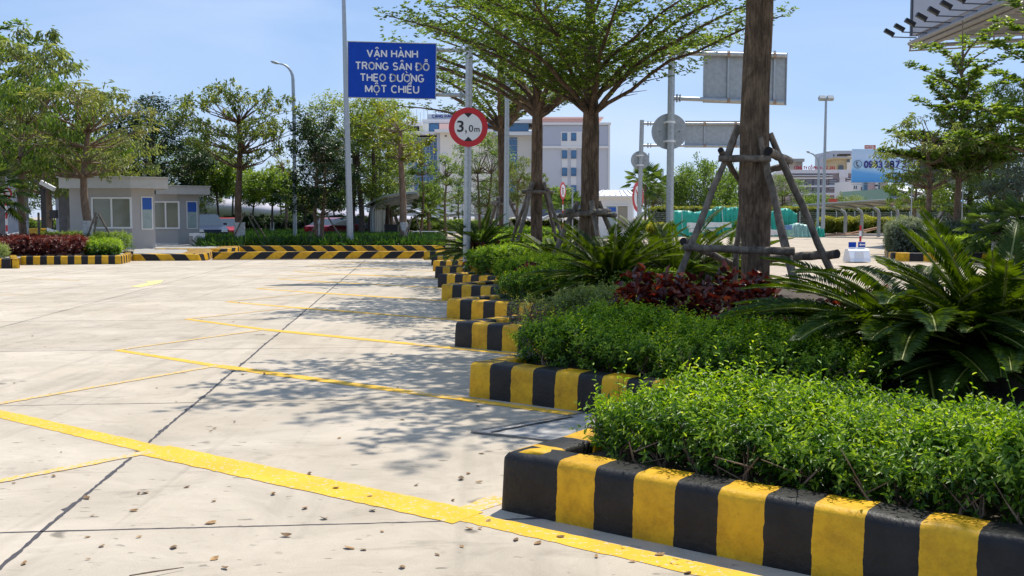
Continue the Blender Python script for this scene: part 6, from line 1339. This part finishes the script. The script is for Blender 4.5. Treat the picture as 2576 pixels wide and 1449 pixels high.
for i, (x0, x1, lb) in enumerate(((2072, 2112, 'round yellow green croton shrub left of the first canopy post'), (2120, 2160, 'yellow green croton shrub between the first two canopy posts'), (2162, 2212, 'wide yellow green shrub between the second and third canopy posts'), (2215, 2252, 'yellow green shrub right of the third canopy post'), (2258, 2300, 'olive shrub behind the left tree of the right island'))):
    hedge('croton_shrub', lb, [(v.x, v.y) for v in (pt(x0, 0, 85), pt(x1, 0, 85), pt(x1, 0, 87), pt(x0, 0, 87))], .1, 1.25, 1500, .19, lf_yellow if i < 4 else lf_olive, detail=1, sprig=.32, amp=.10, stems=0, val=.42, cat='shrub', group=YG, edge=.4, amps=1.1)
hedge('shrub', 'yellow leaved shrub behind the far cycad, left of the green tarps', [(v.x, v.y) for v in (pt(1640, 0, 62), pt(1680, 0, 62), pt(1680, 0, 63), pt(1640, 0, 63))], .1, 1.0, 900, .15, lf_yellow, detail=1, sprig=.25, stems=0, val=.55, cat='shrub', edge=.3)
# green tarpaulins
m_tarp = M('green_tarpaulin', (.010, .30, .19), .38, 0, .2, 1.5, bump=.6, bscale=3, col2=(.03, .46, .32)); m_plw = M('white_plastic_sheet', (.62, .66, .64), .35, 0, .15, 3, bump=.5, bscale=4); m_tarp2 = M('thin_green_plastic', (.30, .50, .42), .3, 0, .3, 2)
def tarp(label, x0, x1, yt, yb, Y, dep, seed, mat=m_tarp, knobs=((.2, 1), (.8, .9))):
    r = random.Random(seed); a, b = pt(x0, yb, Y), pt(x1, yb, Y); H = pt(x0, yt, Y).z; n, m_ = 34, 12; rows = []; o = thing('tarpaulin', label, 'tarpaulin', (a.x, Y, 0), 'goods under green tarpaulins at the far side')
    for i in range(n + 1):
        u = i / n; h = H * (.95 + .045 * math.sin(u * 7 + seed) - .08 * abs(math.sin(u * 3.2 + seed)) ** 2); row = []
        fold = .13 * math.sin(u * 31 + seed * 2) + .07 * math.sin(u * 57 + seed)
        for j in range(m_ + 1):
            t = j / m_
            if t < .5: y = Y - .35 * (1 - t * 2) + fold * (1 - t * 2) ** .7; z = h * (t * 2) ** .95
            else: y = Y + dep * (t - .5) * 2; z = h * (1 - .12 * (2 * t - 1) ** 2) + .06 * math.sin(u * 13 + t * 9)
            row.append(Vector((a.x + (b.x - a.x) * u + r.uniform(-.03, .03), y + r.uniform(-.03, .03), z + r.uniform(-.03, .03) * (z > .1))))
        rows.append(row)
    mb = MB(); k = m_ + 1; mb.add([q for w_ in rows for q in w_], [(i * k + j, (i + 1) * k + j, (i + 1) * k + j + 1, i * k + j + 1) for i in range(n) for j in range(m_)], 0, True)
    for e in (0, n): mb.add(rows[e] + [Vector((rows[e][0].x, Y + dep, 0))], [tuple(range(k + 1))])
    mb.build('sheet', mat, o, world=True)
    W('tie_rope', lambda m: m.tube([p + Vector((0, -.03, .02)) for p in rows[5]][:7], .02, 4), m_white, o)
    return o
tarp('long green tarpaulin covered stack, its left end, between the pole and the tree trunk', 1696, 1822, 524, 583, 80, 3, 1)
tarp('taller green tarpaulin hump just left of the nearest tree trunk', 1808, 1862, 515, 582, 79, 3, 2.4)
tarp('green tarpaulin hump right behind the right hand prop of the nearest tree', 1925, 2004, 524, 580, 80, 3, 4.1)
tarp('small heap under thin pale green plastic at the right end of the tarps', 1992, 2046, 562, 589, 77, 1.5, 5.2, m_tarp2)
tarp('little green tarpaulin on a low pile at the far right of the stack', 2030, 2072, 570, 589, 77.5, 1.5, 6.6)
for i, (x0, y0, x1, y1, lb, mt) in enumerate(((1730, 560, 1766, 574, 'white wrapped bundle on the pile, left of the prop', m_plw), (1775, 559, 1838, 572, 'long white wrapped bundle stacked in front of the tarps', m_plw), (1735, 575, 1800, 584, 'low white box under the wrapped bundles', m_plw), (1930, 578, 1975, 592, 'white cardboard boxes at the foot of the right tarp', m_tw), (1962, 566, 1990, 578, 'blue and white printed pack beside the boxes', M('pack_blue', (.15, .28, .48), .5)))):
    o = thing('bundle', lb, 'bundle', pt(x0, y1, 76)); W('wrapping', lambda m: [m.box((pt(x0 + (x1 - x0) * (k + .5) / 3, (y0 + y1) / 2, 76 + k * .1)), ((x1 - x0) / 3 * 76 / F, .8, (y1 - y0) * 76 / F * (1 - .12 * (k % 2))), taper=.95) for k in range(3)], mt, o)
for i, (a_, b_, c_, lb) in enumerate((((2070, 591), (2140, 586), (2210, 571), 'upper orange pipe hanging from the canopy to the kerb'), ((2066, 593), (2150, 589), (2208, 575), 'lower orange pipe hanging beside the upper one'))):
    o = MB().tube([pt(*a_, 78), pt(*b_, 79), pt(*c_, 81)], .04, 6).build('pipe', M('orange_pipe', (.48, .26, .14), .6)); tag(o, lb, 'pipe')
# barrier with little signs and candy pole
m_plast = M('white_plastic', (.74, .76, .80), .35, 0, .05)
o = thing('traffic_barrier', 'white plastic road barrier with flared sides on the right hand road', 'barrier', pt(2155, 657, 35))
c = pt(2155, 657, 35); c.z = 0
def barr(m):
    prof = [(-.42, 0), (-.36, .12), (-.20, .38), (-.14, .42), (.14, .42), (.20, .38), (.36, .12), (.42, 0)]
    for k in range(1):
        vs = [(c.x - .34 + i * .68, c.y + y, z) for i in (0, 1) for y, z in prof for s in (0,) for x_ in (0,)]
        m.add(vs, [(i, i + 1, 8 + i + 1, 8 + i) for i in range(7)] + [tuple(range(7, -1, -1)), tuple(range(8, 16))])
    m.box((c.x - .02, c.y - .30, .2), (.34, .12, .30), taper=.7); m.box((c.x, c.y, .45), (.5, .2, .06))
W('body', barr, m_plast, o)
for i, (x0, x1, y0, y1, lb) in enumerate(((2135, 2154, 609, 622, 'small plain blue sign on two pegs at the left of the barrier'), (2159, 2177, 609, 622, 'small blue sign with a white left arrow on the barrier'))):
    q = thing('arrow_sign' if i else 'blue_sign', lb, 'sign', pt(x0, 636, 35)); W('panel', lambda m: pb(m, x0, y0, x1, y1, 34.95, .03), m_blue, q); W('leg', lambda m: pb(m, x0 + 3, y1, x0 + 4, 637, 35, .02), m_galv, q); W('leg', lambda m: pb(m, x1 - 4, y1, x1 - 3, 637, 35, .02), m_galv, q)
    if i: 
        ym = (y0 + y1) / 2; W('arrow_symbol', lambda m: m.slab([pt(x_, y_, 34.93) for x_, y_ in ((2161, ym), (2166, ym + 4), (2166, ym + 1.6), (2176, ym + 1.6), (2176, ym - 1.6), (2166, ym - 1.6), (2166, ym - 4))], (0, -.006, 0)), m_signwhite, q)
o = thing('striped_post', 'red and white striped post in a concrete foot beside the barrier', 'post', pt(2178, 655, 35.5)); zt = pt(2178, 567, 35.5).z
for k in range(6): W('band', lambda m: m.tube([pt(2178, 0, 35.5).xy.to_3d() + Z3 * (.1 + (zt - .1) * k / 6), pt(2178, 0, 35.5).xy.to_3d() + Z3 * (.1 + (zt - .1) * (k + 1) / 6)], .036, 10), m_red if k % 2 else m_white, o)
W('foot', lambda m: m.box(pt(2178, 0, 35.5).xy.to_3d() + Z3 * .06, (.3, .3, .12), taper=.8), m_conc, o)
# right island
RI = [gd(2232, 655), gd(2345, 657), gd(2560, 662), gd(2700, 640), gd(2640, 612), gd(2232, 628)]
kerb('island_kerb', 'striped kerb around the right hand island under the silver shrub', [gd(2225, 630), gd(2229, 652), gd(2243, 656), gd(2420, 659), gd(2700, 664)], lambda d: d / .9 + .2, h=.28, width=.25, corner=.25, group='kerbs of the right island')
g_ = MB(); g_.prism([(p.x, p.y) for p in (gd(2231, 652), gd(2245, 654), gd(2700, 662), gd(2700, 612), gd(2229, 628))], 0, .2); tag(g_.build('planting_bed', m_soil), kind='structure')
def gz(x, Y): return Vector(((x - CX) / F * Y, Y, .2))
hedge('silver_shrub', 'big rounded silver grey shrub at the corner of the right island', [gz(2235, 36.4), gz(2330, 36.3), gz(2345, 39), gz(2232, 39)], .22, 1.28, 6500, .085, lf_silver, detail=1, sprig=.20, amp=.06, stems=6, wid=.35, val=.6, cat='shrub', amps=2, edge=.3, ragged=.6)
hedge('silver_hedge', 'long silver grey hedge running behind the cycads on the right island', [gz(2335, 39.5), gz(2620, 39), gz(2620, 41.5), gz(2335, 41.5)], .22, 1.12, 6500, .09, lf_silver, detail=1, sprig=.2, amp=.05, stems=0, wid=.35, val=.42, edge=.3)
hedge('hedge', 'low bright green hedge before the silver one on the right island', [gz(2350, 36.2), gz(2600, 36), gz(2600, 37.6), gz(2350, 37.6)], .22, .70, 3800, .07, lf_hedge, detail=1, sprig=.15, amp=.04, stems=0, val=.6)
# fence panel wall far right
o = thing('railing_wall', 'pale wall with vertical bars far behind the right island', 'wall', pt(2480, 575, 80)); W('wall', lambda m: pb(m, 2420, 552, 2700, 578, 80, .3), M('lilac_wall', (.40, .40, .44), .8), o)
for k in range(24): W('bar', lambda m: pb(m, 2424 + k * 8, 540, 2425.4 + k * 8, 553, 80, .06), m_galv, o)

# ================================================================== trees of the background
def T_(*a, **k): return tree(*a, **k)
GL = 'trees behind the left booths'; GR = 'trees on the right island'; GM = 'trees behind the strappy plants'; GF = 'far trees behind the fence'
def Zs(x, Y): return .15
T_('tierfar', -30, 600, 50, 60, 330, 'tall tiered tree reaching in from the left edge at the top', GL, z=.1)
T_('olive', 118, 600, 47, 78, 330, 'tall olive leaved tree with a narrow top at the left', GL, z=.1, rz=1)
T_('droopy', 62, 610, 38, 192, 330, 'green tree with drooping leaves and whitewashed foot at the left edge', GL, z=.22, wash=.16, rz=2)
T_('brown', 222, 610, 38.5, 215, 330, 'thin crowned olive brown tree with a crooked trunk before the booth window', GL, z=.22, wash=.16, rz=.5)
T_('droopy', 250, 590, 60, 330, 300, 'drooping olive tree filling the gap above the nearer booth roof', GL, z=0, leafm=lf_olive, rz=4)
T_('dense', 395, 585, 72, 248, 285, 'big dark green round crowned tree behind the booths', GL, z=0)
T_('mid', 350, 585, 80, 330, 230, 'mid green tree low behind the booth roof', GL, z=0, rz=2)
T_('dense', 20, 585, 66, 330, 260, 'dark shrubby tree under the canopy at the far left', GL, z=0, rz=3, leafm=lf_mid)
T_('mid', 480, 585, 78, 345, 190, 'leafy green tree right of the big dark one', GL, z=0, rz=1)
T_('droopy', 190, 585, 56, 290, 260, 'second drooping tree behind the crooked trunk', GL, z=0, rz=5)
T_('round', 548, 585, 76, 392, 110, 'round topped young tree with a dark trunk, left of the row', GM, z=0, rz=.3)
T_('round', 590, 585, 84, 400, 110, 'round topped young tree just left of the umbrella tree trunk', GM, z=0, rz=2.3)
T_('round', 640, 585, 80, 440, 95, 'small round young tree right of the umbrella tree trunk', GM, z=0, rz=3.3)
T_('round', 686, 585, 70, 428, 120, 'bright round young tree midway between the lamp and the umbrella tree', GM, z=0, rz=4.3, wash=.12)
T_('round', 706, 585, 90, 418, 90, 'round young tree peeping over the bright one', GM, z=0, rz=5.3)
T_('round', 520, 585, 95, 380, 120, 'green young tree above the farther booth roof', GM, z=0, rz=1.3)
T_('umbrella', 604, 615, 50, 213, 330, 'umbrella shaped tree with visible branches and a whitewashed trunk', GM, z=.1, wash=.24, rz=.4)
T_('round', 768, 588, 74, 470, 90, 'low young tree between the lamp post and the dark conical tree', GM, z=0, rz=.8, leafm=lf_olive)
T_('sprout', 722, 585, 78, 380, 70, 'pale thin leaved sapling left of the lamp post', GM, z=0, rz=.8)
T_('cone', 808, 612, 49, 285, 175, 'dark conical tree on twin stems right of the curved street lamp', GM, z=.1, wash=.13)
T_('light', 905, 600, 62, 232, 260, 'tall light green tree mass on several dark stems behind the tall pole', GM, z=.05)
T_('light', 960, 590, 74, 250, 170, 'light green tree just behind the multi stemmed one', GM, z=0, rz=2)
T_('mid', 985, 585, 82, 395, 150, 'green tree above the curved walkway shelter', GM, z=0, rz=2.6)
T_('round', 840, 588, 80, 470, 100, 'low round tree behind the maroon car', GM, z=0, rz=5)
T_('sprout', 1016, 612, 50, 262, 150, 'lopped tree with sparse new yellow leaves and a whitewashed foot', GM, z=.1, wash=.17, rz=1)
T_('slim', 1062, 600, 75, 350, 80, 'slender sapling against the blue glass of the tower', GF, z=0)
T_('slim', 1122, 600, 72, 390, 85, 'slender twin stemmed sapling left of the sign pole', GF, z=0, rz=2)
T_('mid', 1215, 600, 70, 335, 165, 'dense green tree behind the sign pole, under the round sign', GF, z=0, rz=1.2)
T_('round', 1085, 600, 82, 460, 70, 'low round tree before the tower glass', GF, z=0, rz=2.2)
T_('slim', 1155, 600, 88, 470, 60, 'small sapling right behind the sign pole', GF, z=0, rz=4)
T_('droopy', 1305, 600, 68, 400, 130, 'pale drooping tree between the bare pole and the third planter tree', GF, z=0, rz=.2, leafm=lf_olive)
T_('round', 1395, 600, 90, 470, 100, 'low palm like tree left of the candy striped post', GF, z=0, rz=1.5)
T_('bush', 1775, 600, 105, 405, 190, 'big bushy tree mass above the green tarps, left half', GF, z=0)
T_('bush', 1850, 600, 112, 430, 150, 'bushy tree behind the trunk of the nearest tree', GF, z=0, rz=2)
T_('bush', 1700, 600, 118, 460, 130, 'lower bushy tree left of the tarps', GF, z=0, rz=1.1, leafm=lf_dark)
T_('mid', 1975, 600, 108, 440, 120, 'leafy tree right of the trunk, below the water tower', GF, z=0, rz=3)
T_('bush', 2045, 600, 110, 488, 120, 'low green bushy tree before the company building', GF, z=0, rz=4)
T_('bush', 2125, 600, 112, 492, 120, 'low broad leaved bushy tree left of the hotel', GF, z=0, rz=5, leafm=lf_olive)
T_('bush', 2190, 600, 108, 505, 90, 'low green bush tree at the foot of the blue column', GF, z=0, rz=5.6)
T_('mid', 1650, 600, 100, 470, 80, 'dark leafed tree right of the white booth', GF, z=0, rz=1)
T_('brown', 2332, 600, 41, 285, 250, 'thin crowned olive tree with a pale leaning trunk on the right island', GR, z=.2, rz=2.2, leafm=lf_olive)
T_('tierfar', 2405, 600, 42, 88, 290, 'tall tiered dark green tree on the right island', GR, z=.2, rz=1.0)
T_('droopy', 2300, 600, 60, 420, 160, 'green tree with drooping leaves under the dark board', GR, z=0, rz=1)
T_('mid', 2505, 600, 52, 205, 230, 'leafy green tree at the right edge, its crown in full sun', GR, z=.1, rz=1, leafm=lf_mid)
T_('dense', 2440, 600, 66, 330, 260, 'dark leafy tree filling in behind the right island', GR, z=0, rz=1, leafm=lf_mid)
T_('tierfar', 2660, 600, 36, -60, 420, 'tiered tree reaching in at the top right corner', GR, z=.1, rz=3)
T_('olive', 2560, 600, 48, 400, 180, 'silvery olive tree low at the right edge', GR, z=.1, rz=3, leafm=lf_silver)
hedge('hedge', 'low dark hedge under the young trees behind the parked cars', [(v.x, v.y) for v in (pt(540, 0, 78), pt(930, 0, 78), pt(930, 0, 80), pt(540, 0, 80))], .0, 1.3, 4500, .16, lf_dark, detail=1, sprig=.25, amp=.12, stems=0, val=.6, edge=.3)
hedge('hedge', 'low green hedge beyond the railing left of the wing shelters', [(v.x, v.y) for v in (pt(1000, 0, 84), pt(1640, 0, 84), pt(1640, 0, 86), pt(1000, 0, 86))], .0, 1.0, 5000, .16, lf_mid, detail=1, sprig=.25, amp=.12, stems=0, val=.45, edge=.3)
o = thing('wall', 'plain blue boundary wall seen between the left trunks under the canopy', 'wall', pt(80, 590, 75)); W('wall', lambda m: pb(m, -80, 556, 176, 592, 75, .3), M('wall_blue', (.10, .25, .38), .7), o); W('cap', lambda m: pb(m, -80, 553, 176, 556, 74.9, .5), m_conc, o)
hedge('bush', 'row of clipped dark bushes before the blue boundary wall', [(v.x, v.y) for v in (pt(-40, 0, 70), pt(172, 0, 70), pt(172, 0, 72), pt(-40, 0, 72))], .0, 1.0, 2600, .14, lf_mid, detail=1, sprig=.22, amp=.25, amps=1.3, stems=0, val=.4, cat='bush', edge=.3)
# fan palms
def fan_mesh(seed):
    r = random.Random(seed); P, D, N2, L = [], [], [], []
    for k in range(22):
        az = k * 2.4; el = R(75 - 110 * (k / 22)) ; d = Vector((math.cos(az) * math.cos(el), math.sin(az) * math.cos(el), math.sin(el))); c = d * .85; sd = d.cross(Z3).normalized(); u = sd.cross(d)
        for j in range(15):
            a = R(-75 + 150 * j / 14); dd = (d * math.cos(a) + sd * math.sin(a) - Z3 * .18).normalized(); P.append(c); D.append(dd); N2.append(u); L.append(.75 * (1 - .2 * abs(math.sin(a))))
        P.append(Vector((0, 0, 0))); D.append(d); N2.append(u); L.append(.9)
    v_, f_, a_ = leaf_arrays(np.array(P), np.array(D), np.array(N2), np.array(L), .07, rng.random(len(P)) * .8, 2, .1, .3); return np_mesh('crown', v_, f_, a_, lf_palm)
FM = [fan_mesh(1), fan_mesh(2)]
def palm(label, x, Y, ytop, s, z=0.0, wash=0, tr=.12, group='fan palms', th=None):
    p = Vector(((x - CX) / F * Y, Y, z)); h = pt(x, ytop, Y).z - z - s * .95; o = thing('palm_tree', label, 'palm', p, group)
    mb = MB(); mb.tube([(0, 0, -.05), (.03, 0, h * .5), (0, 0, h)], [tr * 1.15, tr, tr * 1.2], 10, wob=.2); mb.build('trunk', m_bark2 if not wash else m_wwash, o)
    if wash: MB().tube([(0, 0, h * .62), (0, 0, h * 1.02)], [tr * 1.2, tr * 1.9], 10, wob=.3).build('fibre_collar', m_barkd, o)
    c = link('crown', FM[int(x) % 2], o); c.location = (0, 0, h); c.scale = (s, s, s); c.rotation_euler = (0, 0, x); return o
palm('far fan palm with a tall thin trunk right of the small round sign back', 1622, 100, 425, 1.6)
palm('second far fan palm beside the taller one, slightly lower', 1640, 108, 440, 1.5)
palm('low fan palm between the saplings left of the sign pole', 1078, 76, 498, 1.1)
palm('fan palm behind the candy striped post', 1432, 84, 498, 1.3)
palm('low fan palm right of the lamp post in the young tree row', 772, 86, 498, 1.2)
palm('low fan palm next to the first one in the young tree row', 748, 92, 502, 1.2)
palm('near fan palm with a whitewashed foot on the right island', 2500, 34, 522, .85, z=.2, wash=1, tr=.10, group='fan palms on the right island')
palm('fan palm at the very right edge of the frame', 2572, 33, 515, .9, z=.2, wash=1, tr=.11, group='fan palms on the right island')
palm('yellowing palm leaning in at the left edge above the sign', -18, 36, 425, .95, z=.2)
# poles with props at the whitewashed trees of the left strip
def stay(par, x, Y, pairs):
    for (x0, y0, x1, y1) in pairs: W('prop', lambda m: m.tube([pt(x0, y0, Y), pt(x1, y1, Y)], .04, 6), m_prop, par)
ts = {o['label']: o for o in bpy.data.objects if o.get('label')}
stay(ts['umbrella shaped tree with visible branches and a whitewashed trunk'], 604, 49.5, [(568, 618, 605, 535), (662, 608, 618, 535), (645, 604, 614, 545)])
stay(ts['dark conical tree on twin stems right of the curved street lamp'], 808, 48.5, [(768, 616, 812, 530), (862, 604, 815, 530)])
stay(ts['lopped tree with sparse new yellow leaves and a whitewashed foot'], 1016, 49.5, [(985, 614, 1012, 545), (1062, 612, 1025, 540), (972, 610, 1008, 552)])
stay(ts['thin crowned olive brown tree with a crooked trunk before the booth window'], 222, 38, [(197, 612, 222, 535), (266, 610, 228, 538), (215, 608, 224, 545)])
stay(ts['green tree with drooping leaves and whitewashed foot at the left edge'], 62, 37.5, [(30, 612, 58, 540), (92, 605, 66, 535), (48, 608, 60, 545)])
stay(ts['thin crowned olive tree with a pale leaning trunk on the right island'], 2318, 40.5, [(2268, 598, 2312, 535), (2375, 612, 2322, 530), (2300, 600, 2316, 540)])
stay(ts['tall tiered dark green tree on the right island'], 2405, 41.5, [(2330, 596, 2400, 530), (2440, 600, 2410, 530), (2378, 605, 2404, 540)])
